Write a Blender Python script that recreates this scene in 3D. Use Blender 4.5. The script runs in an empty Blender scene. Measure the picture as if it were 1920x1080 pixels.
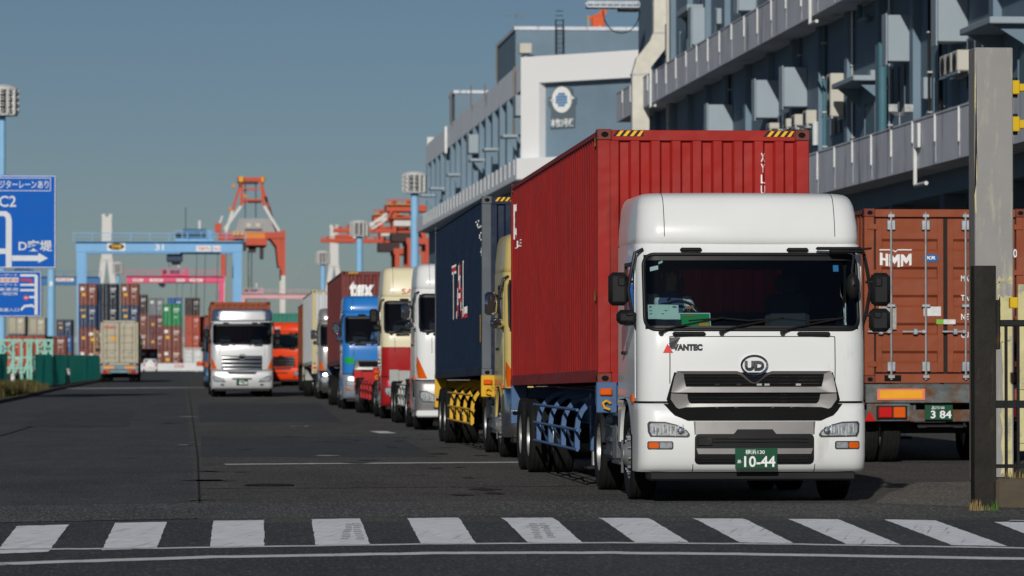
import bpy, bmesh, math, random
from mathutils import Vector, Matrix
random.seed(11)
S = bpy.context.scene
R = math.radians
# ------------------------------------------------------------------ camera
FPX = 7600.0
HC = 1.56
PHI = math.atan(132 / FPX)
TH = math.atan(620 * math.cos(PHI) / FPX)
CF = Vector((math.sin(TH) * math.cos(PHI), math.cos(TH) * math.cos(PHI), math.sin(PHI)))
CR = Vector((math.cos(TH), -math.sin(TH), 0))
CU = CR.cross(CF)
cam = bpy.data.cameras.new('camera')
cam.sensor_width = 36
cam.lens = FPX / 1920 * 36
cam.clip_start = 0.5
cam.clip_end = 20000
cam.dof.use_dof = True
cam.dof.focus_distance = 44.5
cam.dof.aperture_fstop = 4.2
co = bpy.data.objects.new('camera', cam)
S.collection.objects.link(co)
M = Matrix((CR, CU, -CF)).transposed()
co.rotation_euler = M.to_euler()
co.location = (0, 0, HC)
S.camera = co
# ------------------------------------------------------------------ light
SUN_EL, SUN_AZ = 21.0, 12.0           # sun behind the camera, a little to the left
wd = bpy.data.worlds.new('World')
S.world = wd
wd.use_nodes = True
nt = wd.node_tree
bg = nt.nodes['Background']
sky = nt.nodes.new('ShaderNodeTexSky')
sky.sky_type = 'NISHITA'
sky.sun_disc = False
sky.sun_elevation = R(SUN_EL)
sky.sun_rotation = R(180 + SUN_AZ)
sky.altitude = 0
sky.air_density = 0.7
sky.dust_density = 0.3
sky.ozone_density = 3.0
nt.links.new(sky.outputs[0], bg.inputs[0])
bg.inputs[1].default_value = 0.05
sl = bpy.data.lights.new('sun', 'SUN')
sl.energy = 4.7
sl.angle = R(0.55)
sl.color = (1.0, 0.965, 0.91)
so = bpy.data.objects.new('sun', sl)
S.collection.objects.link(so)
SD = Vector((math.sin(R(SUN_AZ)) * math.cos(R(SUN_EL)), math.cos(R(SUN_AZ)) * math.cos(R(SUN_EL)), -math.sin(R(SUN_EL))))
so.rotation_euler = SD.to_track_quat('-Z', 'Y').to_euler()
so.location = (-30, -60, 60)
vs = S.view_settings
vs.view_transform = 'Standard'
vs.look = 'None'
vs.gamma = 1
vs.exposure = -0.58
vs.use_curve_mapping = False
S.cycles.transparent_max_bounces = 16
S.cycles.max_bounces = 8

# ------------------------------------------------------------------ pixel helpers (photo pixels -> where a thing stands)
def ray(x, y):
    return CF * FPX + CR * (x - 960) + CU * (540 - y)
def P(x, y, Y):
    d = ray(x, y)
    t = Y / d.y
    return Vector((d.x * t, Y, HC + d.z * t))
def PX(x, y, X):
    d = ray(x, y)
    t = X / d.x
    return Vector((X, d.y * t, HC + d.z * t))
def gz(Y):
    return -0.0188 * min(6.6, max(0.0, 38.6 - Y))
def G(x, y):
    d = ray(x, y)
    z = 0
    for i in range(25):
        t = (z - HC) / d.z
        z = gz(d.y * t)
    return Vector((d.x * t, d.y * t, z))

# ------------------------------------------------------------------ materials
MATS = {}
def mat(name, col, rough=0.5, metal=0.0, var=0.08, scale=1.5, bump=0.0, coat=0.0, dirt=None, dirt_amt=0.0, dscale=2.0, stretch=1.0, spec=0.2, bscale=60, dent=0.0):
    if name in MATS: return MATS[name]
    m = bpy.data.materials.new(name)
    MATS[name] = m
    m.use_nodes = True
    t = m.node_tree
    N, L = t.nodes, t.links
    b = N['Principled BSDF']
    b.inputs['Roughness'].default_value = rough
    b.inputs['Metallic'].default_value = metal
    b.inputs['Coat Weight'].default_value = coat
    b.inputs['Coat Roughness'].default_value = 0.05
    b.inputs['Specular IOR Level'].default_value = spec
    tc = N.new('ShaderNodeTexCoord')
    no = N.new('ShaderNodeTexNoise')
    no.inputs['Scale'].default_value = scale
    no.inputs['Detail'].default_value = 6
    no.inputs['Roughness'].default_value = 0.6
    L.new(tc.outputs['Object'], no.inputs['Vector'])
    mx = N.new('ShaderNodeMix')
    mx.data_type = 'RGBA'
    mx.inputs[6].default_value = [min(1, c * (1 - var)) for c in col] + [1]
    mx.inputs[7].default_value = [min(1, c * (1 + var)) for c in col] + [1]
    mr = N.new('ShaderNodeMapRange')
    mr.inputs[1].default_value = 0.3
    mr.inputs[2].default_value = 0.7
    L.new(no.outputs['Fac'], mr.inputs[0])
    L.new(mr.outputs[0], mx.inputs[0])
    last = mx.outputs[2]
    if dirt:
        mp = N.new('ShaderNodeMapping')
        mp.inputs['Scale'].default_value = (1, 1, 1 / stretch)
        L.new(tc.outputs['Object'], mp.inputs['Vector'])
        n2 = N.new('ShaderNodeTexNoise')
        n2.inputs['Scale'].default_value = dscale
        n2.inputs['Detail'].default_value = 8
        n2.inputs['Roughness'].default_value = 0.65
        L.new(mp.outputs[0], n2.inputs['Vector'])
        r2 = N.new('ShaderNodeMapRange')
        r2.inputs[1].default_value = 0.67 - 0.28 * dirt_amt
        r2.inputs[2].default_value = 0.81 - 0.25 * dirt_amt
        r2.inputs[4].default_value = min(1, 0.5 + dirt_amt)
        L.new(n2.outputs['Fac'], r2.inputs[0])
        m2 = N.new('ShaderNodeMix')
        m2.data_type = 'RGBA'
        m2.inputs[7].default_value = list(dirt) + [1]
        L.new(last, m2.inputs[6])
        L.new(r2.outputs[0], m2.inputs[0])
        last = m2.outputs[2]
    L.new(last, b.inputs['Base Color'])
    rr = N.new('ShaderNodeMapRange')
    rr.inputs[3].default_value = max(0.02, rough * 0.8)
    rr.inputs[4].default_value = min(1, rough * 1.2)
    L.new(no.outputs['Fac'], rr.inputs[0])
    L.new(rr.outputs[0], b.inputs['Roughness'])
    if bump:
        n3 = N.new('ShaderNodeTexNoise')
        n3.inputs['Scale'].default_value = bscale
        n3.inputs['Detail'].default_value = 4
        L.new(tc.outputs['Object'], n3.inputs['Vector'])
        bp = N.new('ShaderNodeBump')
        bp.inputs['Strength'].default_value = bump
        bp.inputs['Distance'].default_value = 0.01
        L.new(n3.outputs['Fac'], bp.inputs['Height'])
        L.new(bp.outputs[0], b.inputs['Normal'])
        if dent:
            n4 = N.new('ShaderNodeTexNoise')
            n4.inputs['Scale'].default_value = 1.7
            n4.inputs['Detail'].default_value = 2
            L.new(tc.outputs['Object'], n4.inputs['Vector'])
            b4 = N.new('ShaderNodeBump')
            b4.inputs['Strength'].default_value = dent
            b4.inputs['Distance'].default_value = 0.06
            L.new(n4.outputs['Fac'], b4.inputs['Height'])
            L.new(b4.outputs[0], bp.inputs['Normal'])
    return m
def glass(name, tint, f0=1.45):
    if name in MATS: return MATS[name]
    m = bpy.data.materials.new(name)
    MATS[name] = m
    m.use_nodes = True
    t = m.node_tree
    N, L = t.nodes, t.links
    N.remove(N['Principled BSDF'])
    tr = N.new('ShaderNodeBsdfTransparent')
    tr.inputs[0].default_value = list(tint) + [1]
    gl = N.new('ShaderNodeBsdfGlossy')
    gl.inputs['Roughness'].default_value = 0.02
    fr = N.new('ShaderNodeFresnel')
    fr.inputs[0].default_value = f0
    mx = N.new('ShaderNodeMixShader')
    L.new(fr.outputs[0], mx.inputs[0])
    L.new(tr.outputs[0], mx.inputs[1])
    L.new(gl.outputs[0], mx.inputs[2])
    L.new(mx.outputs[0], N['Material Output'].inputs[0])
    return m
RUST = (0.10, 0.035, 0.015)
GRIME = (0.05, 0.045, 0.04)
BLACK = mat('black_plastic', (0.012, 0.012, 0.013), 0.45, var=0.2)
RUBBER = mat('tyre_rubber', (0.010, 0.010, 0.010), 0.85, var=0.35, scale=6, bump=0.3, bscale=90)
DARK = mat('dark_metal', (0.018, 0.018, 0.02), 0.6, 0.3, var=0.3, scale=4, dirt=(0.09, 0.07, 0.05), dirt_amt=0.35)
LINING = mat('cab_lining_cloth', (0.018, 0.02, 0.025), 0.85)
RIM = mat('rim_steel', (0.42, 0.42, 0.41), 0.4, 0.7, var=0.2, scale=5, dirt=GRIME, dirt_amt=0.4)
CHROME = mat('chrome', (0.78, 0.79, 0.8), 0.12, 1.0, var=0.04)
SILVERP = mat('silver_trim', (0.27, 0.26, 0.255), 0.42, 0.5, var=0.05, scale=3)
WHITE = mat('white_paint', (0.70, 0.71, 0.70), 0.3, var=0.035, scale=0.9, coat=0.35, dirt=(0.42, 0.41, 0.38), dirt_amt=0.16, dscale=2.2, stretch=5)
LETTER = mat('white_lettering', (0.78, 0.78, 0.76), 0.5, var=0.1, scale=6)
ORANGE = mat('orange_lens', (0.66, 0.10, 0.006), 0.15, coat=0.6)
RED_L = mat('red_lens', (0.5, 0.01, 0.01), 0.15, coat=0.6)
CLEAR = mat('clear_lens', (0.40, 0.43, 0.46), 0.10, 0.4, var=0.35, scale=25, coat=1)
YELLOWP = mat('yellow_paint', (0.72, 0.36, 0.02), 0.45, var=0.1, dirt=RUST, dirt_amt=0.25)
GALV = mat('galvanised_steel', (0.42, 0.43, 0.44), 0.38, 0.75, var=0.15, scale=6)
WS_GLASS = glass('windscreen_glass', (0.60, 0.70, 0.73), 1.52)
SIDE_GLASS = glass('side_window_glass', (0.25, 0.3, 0.32), 1.5)
SKIN = mat('skin', (0.42, 0.24, 0.16), 0.6)
HAIR = mat('dark_hair', (0.012, 0.01, 0.009), 0.6)

# ------------------------------------------------------------------ mesh collector
class MB:
    def __init__(s):
        s.v, s.f, s.m, s.mats = [], [], [], []
    def mi(s, m):
        if m not in s.mats: s.mats.append(m)
        return s.mats.index(m)
    def add(s, vs, fs, m):
        o = len(s.v)
        s.v += [tuple(v) for v in vs]
        i = s.mi(m)
        for f in fs:
            s.f.append([a + o for a in f])
            s.m.append(i)
    def box(s, x0, x1, y0, y1, z0, z1, m, bev=0.0, T=None):
        if x1 < x0: x0, x1 = x1, x0
        if y1 < y0: y0, y1 = y1, y0
        if z1 < z0: z0, z1 = z1, z0
        if bev <= 0:
            vs = [(x, y, z) for x in (x0, x1) for y in (y0, y1) for z in (z0, z1)]
            fs = [(0, 1, 3, 2), (4, 6, 7, 5), (0, 4, 5, 1), (2, 3, 7, 6), (0, 2, 6, 4), (1, 5, 7, 3)]
        else:
            bev = min(bev, (x1 - x0) * .45, (y1 - y0) * .45, (z1 - z0) * .45)
            vs, ix = [], {}
            c = ((x0, x1), (y0, y1), (z0, z1))
            for a in (0, 1):
                for b in (0, 1):
                    for d in (0, 1):
                        s3 = (a, b, d)
                        for k in range(3):
                            p = [c[j][s3[j]] + (0 if j == k else (bev if s3[j] == 0 else -bev)) for j in range(3)]
                            ix[(s3, k)] = len(vs)
                            vs.append(p)
            fs = []
            for k in range(3):
                o = [j for j in range(3) if j != k]
                for e in (0, 1):
                    q = []
                    for (u, w) in ((0, 0), (1, 0), (1, 1), (0, 1)):
                        t = [0, 0, 0]
                        t[k] = e; t[o[0]] = u; t[o[1]] = w
                        q.append(ix[(tuple(t), k)])
                    fs.append(q)
                for u in (0, 1):
                    for w in (0, 1):
                        t0, t1 = [0, 0, 0], [0, 0, 0]
                        t0[o[0]] = t1[o[0]] = u
                        t0[o[1]] = t1[o[1]] = w
                        t1[k] = 1
                        fs.append([ix[(tuple(t0), o[0])], ix[(tuple(t0), o[1])], ix[(tuple(t1), o[1])], ix[(tuple(t1), o[0])]])
            for a in (0, 1):
                for b in (0, 1):
                    for d in (0, 1):
                        fs.append([ix[((a, b, d), k)] for k in range(3)])
        if T: vs = [T @ Vector(v) for v in vs]
        s.add(vs, fs, m)
        return s
    def bar(s, p, q, w, h, m, up=(0, 0, 1)):
        p, q = Vector(p), Vector(q)
        d = (q - p).normalized()
        u = Vector(up)
        if abs(d.dot(u)) > 0.95: u = Vector((0, 1, 0)) if abs(d.y) < 0.9 else Vector((1, 0, 0))
        a = d.cross(u).normalized() * (w / 2)
        b = a.cross(d).normalized() * (h / 2)
        vs = [p - a - b, p + a - b, p + a + b, p - a + b, q - a - b, q + a - b, q + a + b, q - a + b]
        s.add(vs, [(0, 1, 2, 3), (7, 6, 5, 4), (0, 4, 5, 1), (1, 5, 6, 2), (2, 6, 7, 3), (3, 7, 4, 0)], m)
        return s
    def tube(s, pts, r, m, n=8, caps=True, r2=None):
        pts = [Vector(p) for p in pts]
        k = len(pts)
        rings = []
        ref = None
        for i, p in enumerate(pts):
            d = (pts[min(i + 1, k - 1)] - pts[max(i - 1, 0)]).normalized()
            if ref is None:
                ref = Vector((0, 0, 1)) if abs(d.z) < 0.9 else Vector((1, 0, 0))
            a = d.cross(ref)
            if a.length < 1e-4: a = d.orthogonal()
            a.normalize()
            b = a.cross(d).normalized()
            ref = b
            rr = r if r2 is None else r + (r2 - r) * i / max(1, k - 1)
            rings.append([p + (a * math.cos(2 * math.pi * j / n) + b * math.sin(2 * math.pi * j / n)) * rr for j in range(n)])
        vs = [v for g in rings for v in g]
        fs = [(i * n + j, i * n + (j + 1) % n, (i + 1) * n + (j + 1) % n, (i + 1) * n + j) for i in range(k - 1) for j in range(n)]
        if caps: fs += [list(range(n))[::-1], list(range((k - 1) * n, k * n))]
        s.add(vs, fs, m)
        return s
    def prism(s, poly, ax, a, b, m):
        """polygon in the two other axes, extruded along ax from a to b"""
        def p3(u, w, t):
            if ax == 0: return (t, u, w)
            if ax == 1: return (u, t, w)
            return (u, w, t)
        n = len(poly)
        vs = [p3(u, w, a) for u, w in poly] + [p3(u, w, b) for u, w in poly]
        fs = [list(range(n)), list(range(n, 2 * n))[::-1]] + [(i, (i + 1) % n, n + (i + 1) % n, n + i) for i in range(n)]
        s.add(vs, fs, m)
        return s
    def lathe(s, prof, m, ax=0, n=28, c=(0, 0, 0)):
        """prof: (radius, offset along ax)"""
        k = len(prof)
        vs = []
        for r, t in prof:
            for j in range(n):
                a = 2 * math.pi * j / n
                u, w = r * math.cos(a), r * math.sin(a)
                q = (t, u, w) if ax == 0 else ((u, t, w) if ax == 1 else (u, w, t))
                vs.append((q[0] + c[0], q[1] + c[1], q[2] + c[2]))
        fs = [(i * n + j, i * n + (j + 1) % n, (i + 1) * n + (j + 1) % n, (i + 1) * n + j) for i in range(k - 1) for j in range(n)]
        s.add(vs, fs, m)
        return s
    def loft(s, rings, m, cap0=False, cap1=False, closed=True):
        n = len(rings[0])
        vs = [v for g in rings for v in g]
        e = n if closed else n - 1
        fs = [(i * n + j, i * n + (j + 1) % n, (i + 1) * n + (j + 1) % n, (i + 1) * n + j) for i in range(len(rings) - 1) for j in range(e)]
        if cap0: fs.append(list(range(n))[::-1])
        if cap1: fs.append(list(range((len(rings) - 1) * n, len(rings) * n)))
        s.add(vs, fs, m)
        return s
    def raw(s, vs, fs, m): s.add(vs, fs, m); return s
    def build(s, name, parent=None, angle=32, weld=False):
        me = bpy.data.meshes.new(name)
        me.from_pydata(s.v, [], s.f)
        for m in s.mats: me.materials.append(m)
        me.polygons.foreach_set('material_index', s.m)
        bm = bmesh.new()
        bm.from_mesh(me)
        if weld: bmesh.ops.remove_doubles(bm, verts=bm.verts, dist=0.0005)
        bmesh.ops.recalc_face_normals(bm, faces=bm.faces)
        bm.to_mesh(me)
        bm.free()
        if angle:
            me.polygons.foreach_set('use_smooth', [True] * len(me.polygons))
            me.set_sharp_from_angle(angle=R(angle))
        o = bpy.data.objects.new(name, me)
        S.collection.objects.link(o)
        if parent: o.parent = parent
        return o
def tag(o, label, cat, group=None, kind=None):
    o['label'] = label
    o['category'] = cat
    if group: o['group'] = group
    if kind: o['kind'] = kind
    return o
def thing(name, label, cat, loc=(0, 0, 0), group=None, rz=0):
    o = bpy.data.objects.new(name, None)
    o.empty_display_size = 0.3
    S.collection.objects.link(o)
    o.location = loc
    o.rotation_euler = (0, 0, rz)
    return tag(o, label, cat, group)
def struct(name, mb, label=None, angle=0):
    o = mb.build(name, None, angle)
    o['kind'] = 'structure'
    if label: o['label'] = label
    return o
def dup(o, parent=None, loc=None, rz=None, label=None, keep=None):
    c = o.copy()
    S.collection.objects.link(c)
    if parent: c.parent = parent
    if loc is not None: c.location = loc
    if rz is not None: c.rotation_euler = (0, 0, rz)
    if label: c['label'] = label
    for ch in list(o.children):
        if keep is None or keep(ch): dup(ch, c)
    return c
def text_tris(s, x0, x1, z0, z1, bold=0.0, shear=0.0):
    """flat text fitted to the box, as 2-D verts and faces"""
    c = bpy.data.curves.new('t', 'FONT')
    c.body = s
    c.resolution_u = 3
    c.offset = bold
    c.shear = shear
    o = bpy.data.objects.new('t', c)
    me = bpy.data.meshes.new_from_object(o)
    vs = [(v.co.x, v.co.y) for v in me.vertices]
    fs = [list(p.vertices) for p in me.polygons]
    bpy.data.objects.remove(o)
    bpy.data.curves.remove(c)
    bpy.data.meshes.remove(me)
    xs = [v[0] for v in vs]; ys = [v[1] for v in vs]
    a, b, d, e = min(xs), max(xs), min(ys), max(ys)
    out = [(x0 + (x - a) / (b - a) * (x1 - x0), z0 + (y - d) / (e - d) * (z1 - z0)) for x, y in vs]
    return out, fs
def drape(mb, vs2, fs, fn, m, cuts=None, thick=0.0, zcuts=None):
    """2-D shape mapped by fn(u, w, d) to 3-D; d = 0 front, d = thick back; cuts = list of u values to split at"""
    bm = bmesh.new()
    V = [bm.verts.new((x, z, 0)) for x, z in vs2]
    for f in fs:
        try: bm.faces.new([V[i] for i in f])
        except ValueError: pass
    if cuts:
        for c in cuts:
            bmesh.ops.bisect_plane(bm, geom=bm.verts[:] + bm.edges[:] + bm.faces[:], plane_co=(c, 0, 0), plane_no=(1, 0, 0), dist=1e-5)
    for c in zcuts or []:
        bmesh.ops.bisect_plane(bm, geom=bm.verts[:] + bm.edges[:] + bm.faces[:], plane_co=(0, c, 0), plane_no=(0, 1, 0), dist=1e-5)
    bm.verts.index_update()
    verts = [fn(v.co.x, v.co.y, 0) for v in bm.verts]
    faces = [[v.index for v in f.verts] for f in bm.faces]
    if thick:
        n = len(verts)
        verts += [fn(v.co.x, v.co.y, thick) for v in bm.verts]
        for e in bm.edges:
            if len(e.link_faces) == 1:
                a, b = e.verts[0].index, e.verts[1].index
                faces.append([a, b, b + n, a + n])
    bm.free()
    mb.add(verts, faces, m)
def poly(mb, pts, fn, m, thick=0.0, step=0.12):
    xs = [p[0] for p in pts]
    cuts = []
    if step:
        k = math.ceil(min(xs) / step)
        while k * step < max(xs):
            cuts.append(k * step)
            k += 1
    zc = [k * .05 for k in range(int(min(p[1] for p in pts) / .05), int(max(p[1] for p in pts) / .05) + 2)] if step else None
    drape(mb, pts, [list(range(len(pts)))], fn, m, cuts, thick, zc)
def rrect(x0, x1, z0, z1, r, n=5):
    out = []
    for cx, cz, a0 in ((x1 - r, z1 - r, 0), (x0 + r, z1 - r, 90), (x0 + r, z0 + r, 180), (x1 - r, z0 + r, 270)):
        for i in range(n + 1):
            a = R(a0 + 90 * i / n)
            out.append((cx + r * math.cos(a), cz + r * math.sin(a)))
    return out
def ellipse(cx, cz, rx, rz, n=32):
    return [(cx + rx * math.cos(2 * math.pi * i / n), cz + rz * math.sin(2 * math.pi * i / n)) for i in range(n)]
def ringpoly(mb, outer, inner, fn, m, thick=0.0, step=0.12, rim=None):
    """frame between two outlines with the same number of corners"""
    n = len(outer)
    O, I = [], []
    for i in range(n):
        a, b, c, d = outer[i], outer[(i + 1) % n], inner[i], inner[(i + 1) % n]
        k = max(1, int(math.dist(a, b) / step))
        for j in range(k):
            t = j / k
            O.append((a[0] + (b[0] - a[0]) * t, a[1] + (b[1] - a[1]) * t))
            I.append((c[0] + (d[0] - c[0]) * t, c[1] + (d[1] - c[1]) * t))
    n = len(O)
    rd = 0 if rim is None else rim
    vs = [fn(x, z, 0) for x, z in O] + [fn(x, z, rd) for x, z in I] + [fn(x, z, thick) for x, z in O] + [fn(x, z, thick) for x, z in I]
    fs = []
    for i in range(n):
        j = (i + 1) % n
        fs.append((i, j, n + j, n + i))
        if thick:
            fs.append((i, j, 2 * n + j, 2 * n + i))
            fs.append((n + i, n + j, 3 * n + j, 3 * n + i))
    mb.add(vs, fs, m)
# ------------------------------------------------------------------ wheels
def build_wheel_meshes():
    out = {}
    for kind in ('single', 'dual'):
        ty = MB()
        offs = (0.0,) if kind == 'single' else (0.0, 0.33)
        for ox in offs:
            h = [(.285, -.10), (.31, -.125), (.36, -.142), (.42, -.145), (.47, -.138), (.495, -.122), (.505, -.10),
                 (.506, -.075), (.494, -.072), (.494, -.062), (.506, -.058), (.507, -.02), (.495, -.016), (.495, .016),
                 (.507, .02), (.506, .058), (.494, .062), (.494, .072), (.506, .075), (.505, .10), (.495, .122), (.47, .138), (.42, .145), (.36, .142), (.31, .125), (.285, .10)]
            ty.lathe([(r, t + ox) for r, t in h], RUBBER, 0, 40)
        rm = MB()
        if kind == 'single':
            pr = [(.287, -.115), (.275, -.125), (.262, -.11), (.25, -.075), (.21, -.085), (.165, -.12), (.14, -.15), (.1, -.185), (.09, -.19), (.085, -.2), (.001, -.2)]
        else:
            pr = [(.287, -.115), (.275, -.125), (.265, -.1), (.258, .05), (.24, .075), (.17, .085), (.13, .06), (.115, -.03), (.1, -.06), (.001, -.065)]
        pr = [(.001, .08 + offs[-1]), (.2, .08 + offs[-1]), (.287, .1 + offs[-1])] + pr
        rm.lathe(pr, RIM, 0, 32)
        for i in range(10):
            a = 2 * math.pi * i / 10
            x0 = -.12 if kind == 'single' else .08
            rm.tube([(x0 + .02, .19 * math.cos(a), .19 * math.sin(a)), (x0 - .035, .19 * math.cos(a), .19 * math.sin(a))], .017, GALV, 6)
        a = rm.build('wheel')
        b = ty.build('tyre')
        out[kind] = (a.data, b.data)
        bpy.data.objects.remove(a); bpy.data.objects.remove(b)
    return out
WHEELS = build_wheel_meshes()
def wheel(parent, kind, x, y, z=.505):
    w = bpy.data.objects.new('wheel', WHEELS[kind][0])
    S.collection.objects.link(w)
    w.parent = parent
    w.location = (x, y, z)
    if x > 0: w.rotation_euler = (random.random() * 6, 0, math.pi)
    else: w.rotation_euler = (random.random() * 6, 0, 0)
    t = bpy.data.objects.new('tyre', WHEELS[kind][1])
    S.collection.objects.link(t)
    t.parent = w
    return w

# ------------------------------------------------------------------ containers
def corr(t0, t1, pitch=.278, depth=.036, slope=.035):
    n = max(1, round((t1 - t0) / pitch))
    p = (t1 - t0) / n
    fl = (p - 2 * slope) / 2
    pts = []
    for i in range(n):
        a = t0 + i * p
        pts += [(a, 0), (a + fl, 0), (a + fl + slope, depth), (a + 2 * fl + slope, depth)]
    pts.append((t1, 0))
    return pts
def corr_d(pts, t):
    for (a, d), (b, e) in zip(pts, pts[1:]):
        if a <= t <= b: return d + (e - d) * (t - a) / max(1e-9, b - a)
    return 0
def sheet(mb, prof, lo, hi, fn, m):
    vs = [fn(t, lo, d) for t, d in prof] + [fn(t, hi, d) for t, d in prof]
    n = len(prof)
    mb.add(vs, [(i, i + 1, n + i + 1, n + i) for i in range(n - 1)], m)
def container_paint(name, col, dirt_amt=.18, rust=RUST, var=.10):
    return mat(name, col, .55, 0, var=var, scale=.9, bump=.15, dirt=rust, dirt_amt=dirt_amt, dscale=2.6, stretch=6, bscale=14, dent=.9)
CAST = mat('corner_casting_steel', (.16, .04, .03), .6, .1, var=.2, scale=8, dirt=RUST, dirt_amt=.5, dscale=6)
HOLE = mat('painted_hole_black', (.004, .004, .004), .9)  # flat black over solid parts, painting the dark inside holes and gaps
HAZY = mat('hazard_yellow', (.75, .42, .02), .5)
HAZB = mat('hazard_black', (.012, .012, .012), .5)
def container(label, paint, L=12.192, H=2.896, near='wall', group=None, loc=(0, 0, 0), slope=0, cast=None, hazard=True, post=None, far_doors=True):
    W = 2.438
    h = W / 2
    cast = cast or CAST
    post = post or paint
    root = thing('shipping_container', label, 'container', loc, group)
    root.rotation_euler = (-slope, 0, 0)
    # frame
    for sx in (-1, 1):
        for y0 in (0, L):
            s = 1 if y0 == 0 else -1
            mb = MB()
            mb.box(sx * h, sx * (h - .15), y0 + s * .004, y0 + s * .13, .118, H - .118, post, .008)
            mb.build('corner_post', root)
            for z0, z1 in ((0, .118), (H - .118, H + .006)):
                c = MB()
                c.box(sx * (h + .004), sx * (h - .162), y0 - s * .004, y0 + s * .178, z0, z1, cast, .008)
                zc = (z0 + z1) / 2
                c.prism(ellipse(sx * (h - .085), zc, .042, .032, 14), 1, y0 - s * .0075, y0 - s * .001, HOLE)
                c.prism(ellipse(y0 + s * .09, zc, .04, .03, 14), 0, sx * (h + .0075), sx * (h + .001), HOLE)
                c.build('corner_casting', root)
        mb = MB()
        mb.box(sx * (h - .002), sx * (h - .06), .178, L - .178, H - .075, H - .012, paint, .006)
        mb.build('top_rail', root)
        mb = MB()
        mb.box(sx * (h - .004), sx * (h - .05), .178, L - .178, .012, .16, paint, .006)
        mb.build('bottom_rail', root)
        pr = corr(.13, L - .13, .278, .036)
        mb = MB()
        sheet(mb, pr, .158, H - .072, lambda t, z, d: (sx * (h - .012 - d), t, z), paint)
        mb.build('side_panel', root, 20)
    mb = MB()
    pr = corr(.1, L - .1, .21, .02)
    sheet(mb, pr, -h + .05, h - .05, lambda t, u, d: (u, t, H - .02 - d), paint)
    mb.build('roof', root, 20)
    mb = MB()
    mb.box(-h + .05, h - .05, .1, L - .1, .1, .15, DARK)
    mb.build('floor_base', root)
    ends = [(0, near, 1)]
    ends.append((L, 'doors' if near == 'wall' else 'wall', -1))
    for y0, kind, s in ends:
        if kind == 'wall':
            mb = MB()
            mb.box(-h + .162, h - .162, y0 + s * .002, y0 + s * .07, H - .125, H - .004, paint, .006)
            mb.build('end_rail', root)
            mb = MB()
            mb.box(-h + .162, h - .162, y0 + s * .002, y0 + s * .07, .004, .13, paint, .006)
            mb.build('end_rail', root)
            mb = MB()
            sheet(mb, corr(-h + .15, h - .15, .25, .045, .028), .13, H - .125, lambda t, z, d: (t, y0 + s * (.012 + d), z), paint)
            mb.build('end_panel', root, 20)
            if hazard and s == 1:
                for sx in (-1, 1):
                    z0, z1 = H - .075, H - .012
                    mb = MB()
                    a, b = (-h + .175, -h + .53) if sx < 0 else (h - .53, h - .175)
                    n = 9
                    for i in range(n):
                        u0, u1 = a + (b - a) * i / n, a + (b - a) * (i + 1) / n
                        sh = .05
                        mb.add([(u0, y0 - .003, z0), (u1, y0 - .003, z0), (min(b, u1 + sh), y0 - .003, z1), (min(b, u0 + sh), y0 - .003, z1)], [(0, 1, 2, 3)], HAZY if i % 2 else HAZB)
                    mb.build('hazard_stripe', root, 0)
        else:
            doors(root, paint, y0, s, h, H)
    return root
SEAL = mat('door_gasket', (.02, .02, .02), .8)
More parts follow.
